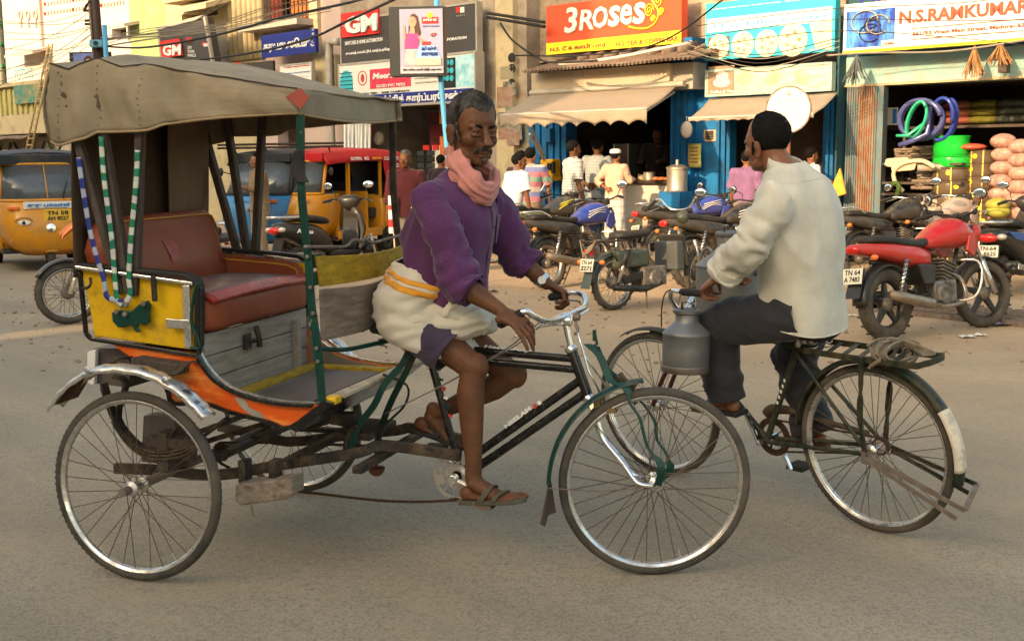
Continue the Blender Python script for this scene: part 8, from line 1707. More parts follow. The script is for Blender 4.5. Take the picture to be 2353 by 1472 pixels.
a=MB();a.tube([(.55,-.13,.24),(.30,-.15,.20),(-.12,-.16,.24)],[.02,.036,.032],10);add(a,'silencer',M['dusty_black']);a=MB();a.prism([(.02,-.115,.33),(.40,-.13,.40),(.46,-.13,.34),(.06,-.115,.25)],(0,.02,0));add(a,'chain_case',M['dusty_black'],smooth=False,bevel=.01)
fender(t,0,R,0,R+.035,math.radians(175),math.radians(55),.10,M['moped_green'],name='rear_mudguard',n=16);a=MB();a.prism([(-.27,-.06,.52),(-.27,.06,.52),(-.37,.07,.24),(-.37,-.07,.24)],(.006,0,.002));add(a,'mud_flap',mat('grey_green_flap',(.09,.11,.09),.6),smooth=False)
a=MB();a.box((-.30,0,.60),(.05,.10,.06));add(a,'tail_light',M['red_lens'],smooth=False,bevel=.01)
for s in(-1,1):a=MB();a.tube([(-.26,s*.05,.50),(-.27,s*.15,.50)],.007,6);o=add(a,'indicator',M['black_plastic']);a=MB();a.ell((-.28,s*.175,.50),(.025,.035,.025),10,8);add(a,'indicator_lens',M['orange_lens'],o)
plate(t,V((-.335,0,.47)),0,('TN 64','2271'),.20,.13,.22)
for s in(-1,1):a=MB();a.tube([Sm@V((0,s*.06,0)),Sm@V((-.16,s*.06,.38))],.018,8);add(a,'fork_leg',M['steel'])
a=MB();a.prism([(.80,-.20,.72),(.84,-.22,.40),(.86,.22,.40),(.82,.20,.72)],(.03,0,.01));add(a,'leg_shield',M['dusty_black'],smooth=False,bevel=.01);a=MB();a.bx(.72,.84,-.18,.16,.36,.66);add(a,'front_bag',mat('grey_rexine_bag',(.07,.075,.07),.6),smooth=False,bevel=.02)
bar_mirrors(t,L,1.0,.93,w_=.30,steer=.35,mirrors=(0,1),chrome=True,msize=(.06,.04),rise=.08)
a=MB();a.lathe([(0,-.08),(.06,-.06),(.075,.0),(0,.03)],(1.0,0,.90),(1,.3,0),16);add(a,'headlight',M['moped_green'])
for s in(-1,1):a=MB();a.tube([(.36,s*.10,.22),(.30,s*.17,.01)],.009,6);add(a,'centre_stand',M['rust_steel'])
def scooter(label,fr_,body,plates=None,L=1.25,R=.215,steer=.2,word=None,tailcol=None,mirrors=(1,1),msz=(.07,.045)):
 t=thing('scooter',label,'scooter',fr_);bm_=M[body]
 def add(a,n,m,par=None,smooth=True,**k):return a.build(n,m,par or t,smooth,**k)
 mwheel(t,Matrix.Translation((0,0,R)),R,.05,False);Sm=Matrix.Translation((L,0,R))@Matrix.Rotation(steer,4,'Z');mwheel(t,Sm,R,.05,False)
 a=MB();a.loft(loftx([(-.38,.66,.05,.04),(-.30,.65,.13,.09),(-.05,.60,.19,.13),(.25,.52,.20,.17),(.42,.42,.17,.14),(.50,.36,.12,.08)],2.6),uv=False);bd=add(a,'body_panel',bm_)
 a=MB();a.loft(loftx([(-.20,.775,.06,.02),(-.12,.785,.13,.045),(.15,.775,.15,.05),(.38,.74,.14,.05),(.48,.72,.08,.03)],2.8),uv=False);add(a,'seat',M['seat_black'])
 a=MB();a.tube(smooth_path([(-.02,-.13,.80),(-.25,-.13,.80),(-.40,-.08,.81),(-.42,0,.81),(-.40,.08,.81),(-.25,.13,.80),(-.02,.13,.80)],4),.016,8);add(a,'grab_rail',M['steel'])
 a=MB();a.bx(.42,.88,-.17,.17,.27,.33);a.bx(.30,.60,-.12,.12,.20,.27);add(a,'floorboard',M['black_plastic'],smooth=False,bevel=.02)
 rings=[superring((x,0,z),(0,w_,0),(.05,0,.02),2.6,24)for x,z,w_ in((.90,.26,.15),(.95,.40,.19),(.98,.60,.22),(.96,.80,.17),(.93,.90,.11))]
 a=MB();a.loft(rings,uv=False);add(a,'leg_shield',bm_);a=MB();a.loft([superring((x+(.02 if z>.5 else 0),0,z),(0,w_,0),(.02,0,0),2.6,20)for x,z,w_ in((.855,.30,.12),(.90,.5,.17),(.91,.75,.14))],uv=False);add(a,'inner_panel',M['black_plastic'])
 Rz=Matrix.Translation((.93,0,0))@Matrix.Rotation(steer,4,'Z');a=MB();a.loft([superring(Rz@V((x,0,z)),Rz.to_3x3()@V((0,w_,0)),Rz.to_3x3()@V((h,0,.01)),2.4,24)for x,z,w_,h in((-.02,.87,.06,.05),(0,.93,.13,.09),(-.01,1.0,.17,.10),(-.03,1.05,.10,.05))],uv=False);add(a,'handlebar_cover',bm_)
 bar_mirrors(t,L,.985,.93,w_=.31,steer=steer,mirrors=mirrors,msize=msz,mh=.20)
 a=MB();a.tube([Sm@V((-.02,.07,.0)),Sm@V((-.12,.05,.30))],.025,8);a.tube([Sm@V((-.02,-.07,.0)),Sm@V((-.12,-.05,.30))],.025,8);add(a,'fork',M['steel'])
 a=MB()
 def ff(p,q_):th=math.radians(10)+math.radians(150)*p;s=(q_-.5)*2;rr_=R+.04-.03*s*s;return Sm@V((rr_*math.cos(th),s*.085,rr_*math.sin(th)))
 a.grid(ff,14,6,uv=False);add(a,'front_mudguard',bm_,thick=.004)
 a=MB();a.ell((-.375,0,.64),(.05,.105,.05),16,8);tl=add(a,'tail_light',M['red_lens'])
 for s in(-1,1):a=MB();a.ell((-.345,s*.13,.65),(.05,.055,.035),12,8);add(a,'clear_lens',mat('clear_lens',(.6,.5,.42),.1,.3,.1,5),tl)
 a=MB();a.prism([(-.30,-.10,.56),(-.30,.10,.56),(-.38,.09,.32),(-.38,-.09,.32)],(.03,0,.01));add(a,'rear_mudguard',M['black_plastic'],smooth=False,bevel=.01)
 a=MB();a.tube([(.25,-.15,.22),(.05,-.20,.26),(-.25,-.21,.30)],[.03,.055,.05],12);sl_=add(a,'silencer',M['dusty_black']);a=MB();a.box((-.08,-.262,.31),(.30,.012,.06),Matrix.Rotation(.14,3,'Y'));add(a,'heat_shield',M['steel'],sl_,False,bevel=.004)
 a=MB();a.bx(.0,.38,-.10,.10,.20,.36);add(a,'engine',M['engine'],smooth=False,bevel=.03)
 if plates:plate(t,V((-.39,0,.50)),0,plates,.22,.13,.2)
 if word:text_at(word,M['text_white'],bd,(-.16,-.195,.60),(.10,-.203,.575),(-.16,-.185,.655),bold=.02,shear=.3)
 return t
fr_,L_=ground_fr(690,641,868,622)
scooter('black scooter with pale tail trim parked between the rickshaw and the red roofed auto',Fr(fr_.o,fr_.yaw,-.05),'dusty_black',None,steer=.5,word='Access')
fr_,_=ground_fr(2300,677,yaw=math.radians(48));sb=scooter('blue and black scooter with clear and red tail lamps at the right edge',Fr(fr_.o,fr_.yaw,-.05),'dusty_black',('TN-64','L-8625'),steer=.25,msz=(.07,.04))
a=MB();a.prism([(-.28,-.19,.70),(.30,-.215,.66),(.46,-.19,.50),(.30,-.21,.52),(-.10,-.19,.62)],(0,.03,0));a.build('blue_side_panel',M['scoot_blue'],sb,bevel=.01)
fr_,_=ground_fr(160,744,yaw=0);yw=math.radians(206);o_=V((fr_.o.x-math.cos(yw)*1.25,fr_.o.y-math.sin(yw)*1.25,0))
LM=Fr(o_,yw,0);mo=motorcycle('dark motorcycle with orange cloth over its headlamp riding past behind the rickshaw',LM,1.25,body='bike_black',tank='bike_grey',steer=.08,chrome_bar=False,mirrors=(0,0));mo['group']='motorcycles on the move'
a=MB();a.grid(lambda p,q_:(1.0+.28*q_,-.26+.52*p,.98-.14*q_**2+.02*math.sin(p*14)),16,8,uv=False);o=a.build('cloth',mat('orange_cloth',(.72,.22,.07),.85),None,True,fr=LM,thick=.006);tag(o,'orange cloth laid over the lamp of the passing motorcycle','cloth')
# ================================================================ auto rickshaws
M['auto_yellow']=paint('dusty_orange_yellow_auto_paint',(.72,.29,.004));M['auto_blue']=paint('sky_blue_auto_paint',(.01,.20,.46));M['hood_black']=mat('grey_black_rexine_hood',(.025,.03,.036),.6,0,.15,5,(.09,.08,.07),.22,3);M['hood_red']=mat('red_rexine_hood',(.50,.02,.025),.5,0,.1,5);M['auto_glass']=mat('dusty_windscreen_glass',(.045,.055,.06),.12,.2,.3,2,(.16,.17,.18),.3,1.5,sharp=.8,coat=.3)
def auto(label,fr_,body,hood,words=()):
 t=thing('auto_rickshaw',label,'auto rickshaw',fr_);bm_,hm_=M[body],M[hood]
 def add(a,n,m,par=None,smooth=True,**k):return a.build(n,m,par or t,smooth,**k)
 for s in(-1,1):mwheel(t,Matrix.Translation((0,s*.52,.20)),.20,.05,False)
 mwheel(t,Matrix.Translation((1.98,0,.20)),.20,.05,False)
 a=MB();rg_=[superring((x,0,z),(0,w_,0),(0,0,h),6,32)for x,z,w_,h in((-.42,.62,.50,.26),(-.38,.60,.62,.32),(-.1,.60,.65,.34),(.25,.60,.65,.34),(.28,.60,.62,.30))];a.loft(rg_,uv=False);rb=add(a,'rear_body',bm_,smooth=40)
 for s in(-1,1):
  for k in range(3):a=MB();a.bx(-.30,.20,s*.648,s*.66,.48+k*.13,.52+k*.13);add(a,'pressed_rib',bm_,rb,False,bevel=.004)
  a=MB();a.bx(.26,1.45,s*.55,s*.64,.26,.40);sl_=add(a,'sill',bm_,smooth=False,bevel=.02);a=MB();a.bx(1.12,1.16,s*.56,s*.62,.40,1.55);a.bx(.24,.28,s*.58,s*.62,.9,1.6);add(a,'door_post',M['auto_yellow']if body=='auto_yellow' else M['black_plastic'],smooth=False)
  a=MB();a.lathe([(.20,-.06),(.27,-.06),(.27,.06),(.20,.06)],(0,s*.585,.20),(0,1,0),24,closed=True);add(a,'wheel_arch',M['black_plastic'],smooth=40)
 a=MB();a.bx(-.3,1.95,-.60,.60,.26,.30);add(a,'floor',M['black_plastic'],smooth=False)
 a=MB();a.bx(-.05,.45,-.52,.52,.55,.72);a.bx(-.18,-.02,-.52,.52,.70,1.15);a.bx(.95,1.25,-.25,.25,.50,.68);add(a,'seats',M['seat_black'],smooth=False,bevel=.03)
 a=MB();a.bx(.62,.66,-.60,.60,.3,1.0);add(a,'partition',bm_,smooth=False)
 rg_=[]
 for z,xf,w_,xb in((.24,2.10,.34,1.55),(.34,2.22,.50,1.45),(.55,2.27,.60,1.42),(.75,2.24,.63,1.42),(.95,2.14,.62,1.42),(.99,2.10,.615,1.42)):
  R_=[]
  for k in range(21):th=-PI/2+PI*k/20;c_,s_=math.cos(th),math.sin(th);R_.append((xb+(xf-xb)*abs(c_)**.55,w_*math.copysign(abs(s_)**.6,s_),z))
  rg_.append(R_)
 a=MB();a.loft(rg_,uv=False,closed=False,caps=False);a._add([(1.42,-.6,.24),(1.42,.6,.24),(1.42,.6,.99),(1.42,-.6,.99)],[(0,1,2,3)]);cw=add(a,'front_cowl',bm_,thick=.02)
 B_,T_=[],[]
 for k in range(17):th=-1.35+2.7*k/16;B_.append(V((1.60+.52*abs(math.cos(th))**.6,.60*math.copysign(abs(math.sin(th))**.7,math.sin(th)),1.0)));T_.append(V((1.50+.30*abs(math.cos(th))**.6,.54*math.copysign(abs(math.sin(th))**.7,math.sin(th)),1.50)))
 a=MB();a.loft([B_,T_],uv=False,closed=False,caps=False);ws=add(a,'windscreen',M['auto_glass'],thick=.008);a=MB();a.tube(B_,.022,8);a.tube(T_,.02,8);a.tube([B_[0],T_[0]],.03,8);a.tube([B_[-1],T_[-1]],.03,8);a.tube([B_[8]+V((.005,0,0)),T_[8]+V((.005,0,0))],.008,6);add(a,'screen_frame',bm_ if body=='auto_yellow' else M['black_plastic'],ws)
 a=MB();a.tube([B_[9]+V((.03,.02,.02)),T_[12]+V((.05,-.05,-.1))],.008,6);add(a,'wiper',M['black_plastic'],ws)
 def hf(p,q_):
  x=-.46+2.22*p;y=-.66+1.32*q_;e=abs(2*q_-1);ztop=1.66-.05*(2*p-.9)**2;dr_=max(0,(e-.80)/.20);return(x+(-.03*dr_ if p<.1 else 0),math.copysign(min(abs(y),.63+.03*dr_),y),ztop+.05*(1-e**2)-.16*dr_**1.6+.006*mnoise.noise(V((x*5,y*5,0))))
 a=MB();a.grid(hf,30,30,uv=False);hd_=add(a,'hood',hm_,thick=.02)
 a=MB();a.prism([(1.74,-.58,1.50),(1.76,-.60,1.64),(1.76,.60,1.64),(1.74,.58,1.50)],(.05,0,-.01));add(a,'hood_front',hm_,hd_,smooth=False,bevel=.015)
 for s in(-1,1):a=MB();a.prism([(-.46,s*.63,.88),(.22,s*.655,.92),(.15,s*.655,1.2),(.24,s*.655,1.50),(-.48,s*.64,1.55)],(0,-s*.012,0));add(a,'side_curtain',hm_,hd_,smooth=False)
 a=MB();a.bx(-.47,-.45,-.62,.62,.85,1.58);add(a,'rear_curtain',hm_,hd_,smooth=False)
 a=MB();a.bx(-.40,-.39,-.55,.55,.9,1.5);add(a,'hood_shade_sheet',M['opening_shade'],smooth=False)  # dark sheet added for the shade under the hood
 a=MB();a.lathe([(0,.03),(.06,.025),(.075,0),(.07,-.05)],(2.262,0,.62),(1,0,.1),18);add(a,'headlight',M['chrome'],smooth=40)
 for s in(-1,1):a=MB();a.box((2.12,s*.46,.90),(.04,.16,.045),Matrix.Rotation(s*.5,3,'Z'));add(a,'indicator',M['orange_lens'],smooth=False,bevel=.006)
 a=MB();a.box((2.20,0,.895),(.012,.5,.004));add(a,'cowl_seam',M['black_plastic'],smooth=False)
 def ff(p,q_):th=math.radians(20)+math.radians(140)*p;s=(q_-.5)*2;rr_=.25-.02*s*s;return(1.98+rr_*math.cos(th),s*.09,.20+rr_*math.sin(th))
 a=MB();a.grid(ff,14,6,uv=False);add(a,'front_mudguard',bm_,thick=.004)
 for s in(-1,1):a=MB();a.tube([(1.72,s*.60,1.3),(1.80,s*.72,1.34)],.008,6);mi_=add(a,'mirror',M['black_plastic']);a=MB();a.ell((1.80,s*.76,1.34),(.02,.05,.07),12,8);add(a,'mirror_shell',M['black_plastic'],mi_)
 return t,cw,hd_
A_=G(118,622);yw=math.radians(-62);FX=V((math.cos(yw),math.sin(yw),0));L1=Fr(V((A_.x,A_.y,0))-FX*1.98,yw)
t,cw,hd_=auto('orange yellow auto rickshaw with grey-black hood at the left edge, seen from the front',L1,'auto_yellow','hood_black')
def on_cowl(y,z,w_):
 s_=abs(y)/.62;c_=(1-min(.999,s_**(1/.6))**2)**.5;xf=2.24-(z-.75)*.5 if z>.75 else 2.25;return V((1.42+(xf-1.42)*c_**.55+.024,y,z))
a=MB();p=on_cowl(.10,.79,0);a.box(p,(.02,.36,.17));np1=a.build('number_plate',M['text_yellow'],cw,bevel=.004)
for tx,z in(('TN 58',.80),('AH 8527',.725)):text_at(tx,M['text_black'],np1,p+V((.012,-.14,z-.79)),p+V((.012,.14,z-.79)),p+V((.012,-.14,z-.79+.055)),bold=.02)
p=on_cowl(-.02,.91,0);a=MB();a.box(p+V((-.01,.02,.025)),(.02,.66,.10));stk=a.build('sticker',M['sign_white'],cw);text_at('குரு பகவான்',M['text_blue'],stk,p+V((.004,-.26,-.01)),p+V((.004,.30,-.01)),p+V((.0,-.26,.055)),bold=.04)
p=on_cowl(-.34,.70,0);R3=Matrix.Rotation(-.45,3,'Z');a=MB();a.ell(p,(.012,.09,.035),14,8,R3);ey=a.build('painted_eye',M['sign_white'],cw,True);a=MB();a.ell(p+R3@V((.008,0,0)),(.01,.028,.028),12,8,R3);a.build('painted_pupil',M['text_black'],ey,True);a=MB();a.tube(smooth_path([p+R3@V((.01,y,z))for y,z in((-.12,.01),(-.06,.06),(.05,.065),(.12,.03))],4),.006,5);a.build('painted_brow',M['text_black'],ey,True)
P=[V((1.86,-.50+.05*k,1.29+.04*abs(math.sin(k*.8))+(.10 if 5<k<12 else .04*(k>3))))for k in range(18)]
fr_,L_=ground_fr(888,572,700,596);A_=G(888,572);yw=fr_.yaw
t,cw,hd_=auto('orange yellow auto rickshaw with bright red advertising hood parked behind the scooter',Fr(V((A_.x,A_.y,0))-V((-math.sin(yw),math.cos(yw),0))*.52,yw),'auto_yellow','hood_red')
for tx,x0,x1,z0,z1,m in(('SATHYA',1.15,.85,1.505,1.56,'text_white'),('62',.78,.66,1.51,1.565,'text_white'),('மதுரை',.55,.30,1.51,1.555,'text_yellow'),('No.289, மேல மாசி வீதி',.22,-.20,1.535,1.56,'text_white'),('Ph: 0452 2341234',.22,-.20,1.505,1.525,'text_white')):text_at(tx,M[m],hd_,(x0,.675,z0),(x1,.675,z0),(x0,.662,z1),bold=.02)
text_at('சத்யா',M['text_white'],hd_,(.14,.67,1.18),(-.12,.67,1.18),(.14,.67,1.26),bold=.03);text_at('62',M['text_white'],hd_,(-.1,.67,1.38),(-.22,.67,1.38),(-.1,.67,1.45),bold=.03);a=MB();a.ell((.02,.668,1.30),(.035,.006,.035),12,6);a.build('emblem',M['sign_yellow'],hd_)
A_=G(600,600);yw2=yw+.05;auto('bright blue auto rickshaw with black hood, mostly hidden behind the hood poles',Fr(V((A_.x,A_.y,0))-V((math.cos(yw2),math.sin(yw2),0))*1.5+V((0,1.0,0)),yw2),'auto_blue','hood_black')
a=MB();p0,p1=at(500,341,18.5),at(790,336,18.5);
for dz in(0,.05):a.tube([p0+V((0,0,dz)),p1+V((0,0,dz))],.018,6)
for k in range(4):q_=p0.lerp(p1,(k+.5)/4);a.tube([q_,q_+V((0,.3,-.12))],.012,5)
o=a.build('roof_rack',M['dark_grille']);tag(o,'thin dark roof rack of two rails above the autos','rack')
# ================================================================ other bicycles by the shops
def simple_cycle(label,fr_,m,basket=False,barh=1.0,rise=.10):
 t=thing('bicycle',label,'bicycle',fr_,'bicycles parked by the shops')
 def add(a,n,m_,par=None,smooth=True,**k):return a.build(n,m_,par or t,smooth,**k)
 for x in(0,1.12):cycle_wheel(t,Matrix.Translation((x,0,.34)),R=.34,ns=24,joined=True,tyre=M['tyre_dusty'])
 for n,A,B_ in(('seat_tube',(.5,0,.3),(.33,0,.8)),('top_tube',(.35,0,.76),(.88,0,.80)),('down_tube',(.5,0,.3),(.92,0,.68)),('head_tube',(.93,0,.66),(.87,0,.88)),('stem',(.87,0,.88),(.85,0,barh))):a=MB();a.cyl(A,B_,.015,n=8);add(a,n,m,smooth=40)
 for s in(-1,1):a=MB();a.cyl((.35,s*.03,.74),(0,s*.06,.34),.009,n=6);a.cyl((.5,s*.03,.3),(0,s*.06,.34),.010,n=6);add(a,'stay',m);a=MB();a.tube([(.93,s*.05,.66),(1.0,s*.055,.5),(1.12,s*.055,.34)],.011,6);add(a,'fork_blade',m)
 a=MB();a.loft(loftx([(.20,.86,.09,.03),(.32,.85,.08,.035),(.48,.855,.025,.02)],2.4),uv=False);add(a,'saddle',M['rubber'])
 a=MB();a.tube(smooth_path([(.68,-.28,barh),(.80,-.27,barh+rise),(.90,-.15,barh+rise*.4),(.86,0,barh),(.90,.15,barh+rise*.4),(.80,.27,barh+rise),(.68,.28,barh)],4),.011,8);add(a,'handlebar',M['steel'])
 a=MB()
 for s in(-1,1):a.tube([(.2,s*.08,.74),(-.28,s*.09,.74)],.009,6);a.tube([(-.2,s*.085,.74),(0,s*.07,.36)],.008,6)
 for k in range(4):a.tube([(-.25+k*.12,-.09,.74),(-.25+k*.12,.09,.74)],.007,5)
 add(a,'rear_carrier',m)
 a=MB();a.lathe([(.05,-.003),(.085,-.003),(.085,.003),(.05,.003)],(.5,-.045,.3),(0,1,0),20,closed=True);add(a,'chainring',M['rust_steel'])
 fender(t,0,.34,0,.37,math.radians(185),math.radians(40),.06,m,n=14);return t
fr_,_=ground_fr(1130,605,yaw=math.radians(20),lean=-.05);simple_cycle('old black bicycle with high curved handlebar beside the men at the blue wall',fr_,M['black_iron'],barh=1.02,rise=.16)
fr_,_=ground_fr(1905,585,yaw=math.radians(18),lean=-.05);simple_cycle('rusty red bicycle leaning by the folding shutter behind the milkman',fr_,mat('rusty_red_cycle_paint',(.30,.07,.03),.6,0,.3,10),barh=1.0,rise=.08)
t=Th('drain_grating','flat iron drain grating on the dirt beside the red motorcycle','grating',FA.i@G(2230,722));p0,p1,p2=G(2095,705),G(2400,735),G(2110,738)
ux=(p1-p0).normalized();uy=V((-ux.y,ux.x,0));gr=thing
G0=Fr((p0.x,p0.y,0),math.atan2(ux.y,ux.x));bpy.data.objects.remove(t.t)
t=thing('drain_grating','flat iron drain grating on the dirt beside the red motorcycle','grating',G0)
for j in range(4):
 a=MB();a.bx(-.1,3.0,-.62+j*.24,-.60+j*.24,.0,.045);a.build('grate_rail',M['rust_steel'],t)
 for k in range(22):a=MB();a.bar((-.05+k*.14,-.60+j*.24,.03),(.04+k*.14,-.40+j*.24,.03),.03,.01,(0,0,1));a.build('grate_bar',M['rust_steel'],t)
random.seed(3)
lits=[(2222,776,.09,'crumpled white paper scrap on the dirt below the red motorcycle'),(2252,772,.07,'flat pale paper scrap right of the crumpled one below the red motorcycle'),(1958,727,.06,'small white paper scrap left of the red motorcycle'),(2300,748,.16,'lilac crumpled plastic by the front wheel of the red motorcycle'),(1132,672,.09,'dry brown leaf on the sunlit dirt behind the driver')]
for u_,v_,s_,lb_ in lits:
 g_=G(u_,v_);a=MB();a.grid(lambda p,q_:(g_.x+(p-.5)*s_*1.4,g_.y+(q_-.5)*s_,.012+.03*abs(mnoise.noise(V((p*4+u_,q_*4,0))))*s_*12),5,5,uv=False);o=a.build('paper_scrap' if 'leaf' not in lb_ else 'dry_leaf',mat('lilac_plastic',(.40,.30,.45),.5)if 'lilac' in lb_ else(M['dark_wood']if 'leaf' in lb_ else M['white']),None,True,thick=.001);tag(o,lb_,'litter')
a=MB()
for k in range(700):
 u_,v_=random.uniform(-100,2400),random.uniform(615,860)if k%3 else random.uniform(640,760);g_=G(u_,v_);
 if(FA.i@g_).y>-1.4:continue
 s_=random.uniform(.006,.022);a.ell((g_.x,g_.y,s_*.3),(s_,s_*random.uniform(.6,1),s_*.6),6,4)
tag(a.build('gravel',mat('brown_pebbles',(.24,.17,.11),.9)),kind='stuff')
# ================================================================ people in the street and the shops
def bystander(label,u,v,Y,yaw,Hh=1.66,shirt='',lower='trousers',lcol='',arms=('down','down'),hair='black',cap=None,lean=0.0,sleeves='short',skin='skin2',group=None,stride=.0,z0=None,head_turn=0.0,short_wrap=False):
 top=at(u,v,Y);zg=top.z-Hh if z0 is None else z0;k=(top.z-zg)/1.68;fr_=Fr((top.x,top.y,max(zg,0)if z0 is None else zg),yaw);k=(top.z-fr_.o.z)/1.68
 t=thing('person',label,'person',fr_,group);Q=lambda x,y,z:V((x*k,y*k,z*k))
 ln=lambda z:lean*max(0,z-.9)
 hm=Matrix.Translation(Q(.02+ln(1.44),0,1.435))@Matrix.Rotation(head_turn,4,'Z');a=MB();head_shape(a,hm,k)
 a.tube([Q(ln(1.33),0,1.33),Q(ln(1.4),0,1.40),Q(.01+ln(1.47),0,1.50)],[.06*k,.052*k,.05*k],12,round_end=True);a.tube([Q(0,0,.92),Q(ln(1.1),0,1.1),Q(ln(1.33),0,1.34)],[.13*k,.12*k,.12*k],12,ry=[.09*k,.08*k,.08*k],hint=(0,1,0),round_end=True)
 sh=[];
 for s,m in((1,arms[0]),(-1,arms[1])):
  S_=Q(ln(1.36),s*.175,1.36)
  if m=='down':E_,W_=Q(-.02+ln(1.1),s*.235,1.09),Q(.05+ln(.9),s*.25,.85);hd_,nn=V((.1,0,-1)),V((0,-s,0))
  elif m=='hip':E_,W_=Q(-.13,s*.30,1.12),Q(-.13,s*.10,1.00);hd_,nn=V((-.05,-s,-.15)),V((-1,0,.2))
  elif m=='fwd':E_,W_=Q(.12+ln(1.1),s*.22,1.13),Q(.33+ln(1.1),s*.16,1.16);hd_,nn=V((1,-.2*s,0)),V((0,0,-1))
  elif m=='fold':E_,W_=Q(.06,s*.24,1.12),Q(.22,s*-.02,1.18);hd_,nn=V((0,-s,.1)),V((-1,0,0))
  else:E_,W_=Q(.10,s*.25,1.12),Q(.16,s*.24,.90);hd_,nn=V((.2,0,-1)),V((0,-s,0))
  a.tube([S_,S_.lerp(E_,.5),E_,E_.lerp(W_,.4),W_],[.055*k,.046*k,.038*k,.038*k,.026*k],12,round_end=True);hand_shape(a,W_,hd_,nn,-s if m in('down','hold')else s,k=k,curl=(.3,.35,.4,.45));sh.append((s,S_,E_,W_))
 legs=[]
 for s in(-1,1):
  H_,K_,A_=Q(0,s*.09,.88),Q(.03+stride*s*.14,s*.095,.47),Q(-.01+stride*s*.20-(stride*.08),s*.10,.08+(.06 if stride and s<0 else 0));legs.append((H_,K_,A_));a.tube([H_,K_,A_],[.075*k,.05*k,.034*k],12,round_end=True);foot_shape(a,A_,(1,s*.15,0),k=k,side=-s)
 remeshed(a,.010,'body',M[skin],t,3)
 if hair=='black' or hair=='grey':hair_cap(t,hm,k,M['hair']if hair=='black' else M['grey_hair'],front=.19,back=.05)
 if cap:a=MB();a.lathe([(.100*k,.175*k),(.103*k,.205*k),(.095*k,.235*k),(.06*k,.252*k),(0,.256*k)],hm.translation+V((-.018*k,0,0)),(0,0,1),24);a.build('skullcap',M[cap],t,True)
 a=MB();la=V((0,1,0));hem=.80
 T_=[(Q(0+ln(hem),0,hem),la*.185*k,V((.135*k,0,0))),(Q(ln(.95),0,.95),la*.18*k,V((.13*k,0,0))),(Q(ln(1.15),0,1.15),la*.185*k,V((.125*k,0,0))),(Q(ln(1.3),0,1.30),la*.20*k,V((.11*k,0,0))),(Q(ln(1.39),0,1.385),la*.15*k,V((.075*k,0,0))),(Q(.005+ln(1.42),0,1.425),la*.065*k,V((.062*k,0,0)))]
 a.loft(cloth(T_,40,4,2.4,.011*k,8,seed=int(u),dirk=(1,1,.6)),caps=False);tl=.45 if sleeves=='short' else 1.0
 for s,S_,E_,W_ in sh:
  P=[S_+Q(0,-s*.07,0),S_,S_.lerp(E_,.5),S_.lerp(E_,.95)]if sleeves=='short' else[S_+Q(0,-s*.07,0),S_,S_.lerp(E_,.5),E_,E_.lerp(W_,.55)]
  w_=[.07,.082,.076,.076]if sleeves=='short' else[.07,.08,.07,.066,.055];a.loft(sleeve(P,[x*k for x in w_],[x*k*.9 for x in w_],int(u)+s,.007,n=24),caps=False)
 so_=a.build('shirt',M[shirt],t,True,thick=.004)
 a=MB();c0,c1=superring(Q(.0+ln(1.41),0,1.40),la*.085*k,V((.08*k,0,0)),2,20),superring(Q(.005+ln(1.43),0,1.44),la*.064*k,V((.062*k,0,.01)),2,20);a.loft([c0,c1],caps=False);a.build('collar',M[shirt],so_,True,thick=.005)
 a=MB()
 if lower=='lungi':
  zb=.42 if short_wrap else .10;T_=[(Q(0,0,.95),la*.165*k,V((.12*k,0,0))),(Q(0,0,.80),la*.185*k,V((.14*k,0,0))),(Q(0,0,.5),la*.19*k,V((.14*k,0,0))),(Q(0,0,zb),la*.195*k,V((.145*k,0,0)))];a.loft(cloth(T_,48,6,2.3,.016*k,9,seed=int(u)+7,dirk=(1,1,.25)),caps=False);a.build('lungi',M[lcol],t,True,thick=.004)
 else:
  for H_,K_,A_ in legs:
   T_=[(H_+Q(0,0,.06),la*.10*k,V((.12*k,0,0))),(H_-Q(0,0,.1),la*.095*k,V((.11*k,0,0))),(K_,la*.075*k,V((.08*k,0,0))),(K_.lerp(A_,.6),la*.070*k,V((.075*k,0,0))),(A_+Q(0,0,.0),la*.070*k,V((.085*k,0,0)))];a.loft(cloth(T_,28,5,2.2,.008*k,12,seed=int(u)+3),caps=False)
  a.build('trousers',M[lcol],t,True,thick=.003)
 if fr_.o.z<2:
  for(H_,K_,A_),s in zip(legs,(-1,1)):sandal(t,A_,(1,s*.15,0),(0,0,1),k,M['sandal2'],M['sandal2'],-s)
 return t,fr_,k,sh
def stripes(name,cols,pitch):
 m=mat(name,cols[0],.9,0,.1,6);nt=m.node_tree;L=nt.links.new;tc=_n(nt,'ShaderNodeTexCoord');sp=_n(nt,'ShaderNodeSeparateXYZ');L(tc.outputs['Object'],sp.inputs[0]);d=_n(nt,'ShaderNodeMath',operation='DIVIDE');L(sp.outputs[2],d.inputs[0]);d.inputs[1].default_value=pitch;fr_=_n(nt,'ShaderNodeMath',operation='FRACT');L(d.outputs[0],fr_.inputs[0]);cr=_n(nt,'ShaderNodeValToRGB');cr.color_ramp.interpolation='CONSTANT';L(fr_.outputs[0],cr.inputs[0])
 el=cr.color_ramp.elements;n=len(cols);el[0].position=0;el[0].color=(*cols[0],1);el[1].position=1/n;el[1].color=(*cols[1],1)
 for i in range(2,n):e=el.new(i/n);e.color=(*cols[i],1)
 L(cr.outputs[0],nt.nodes['Principled BSDF'].inputs['Base Color']);return m
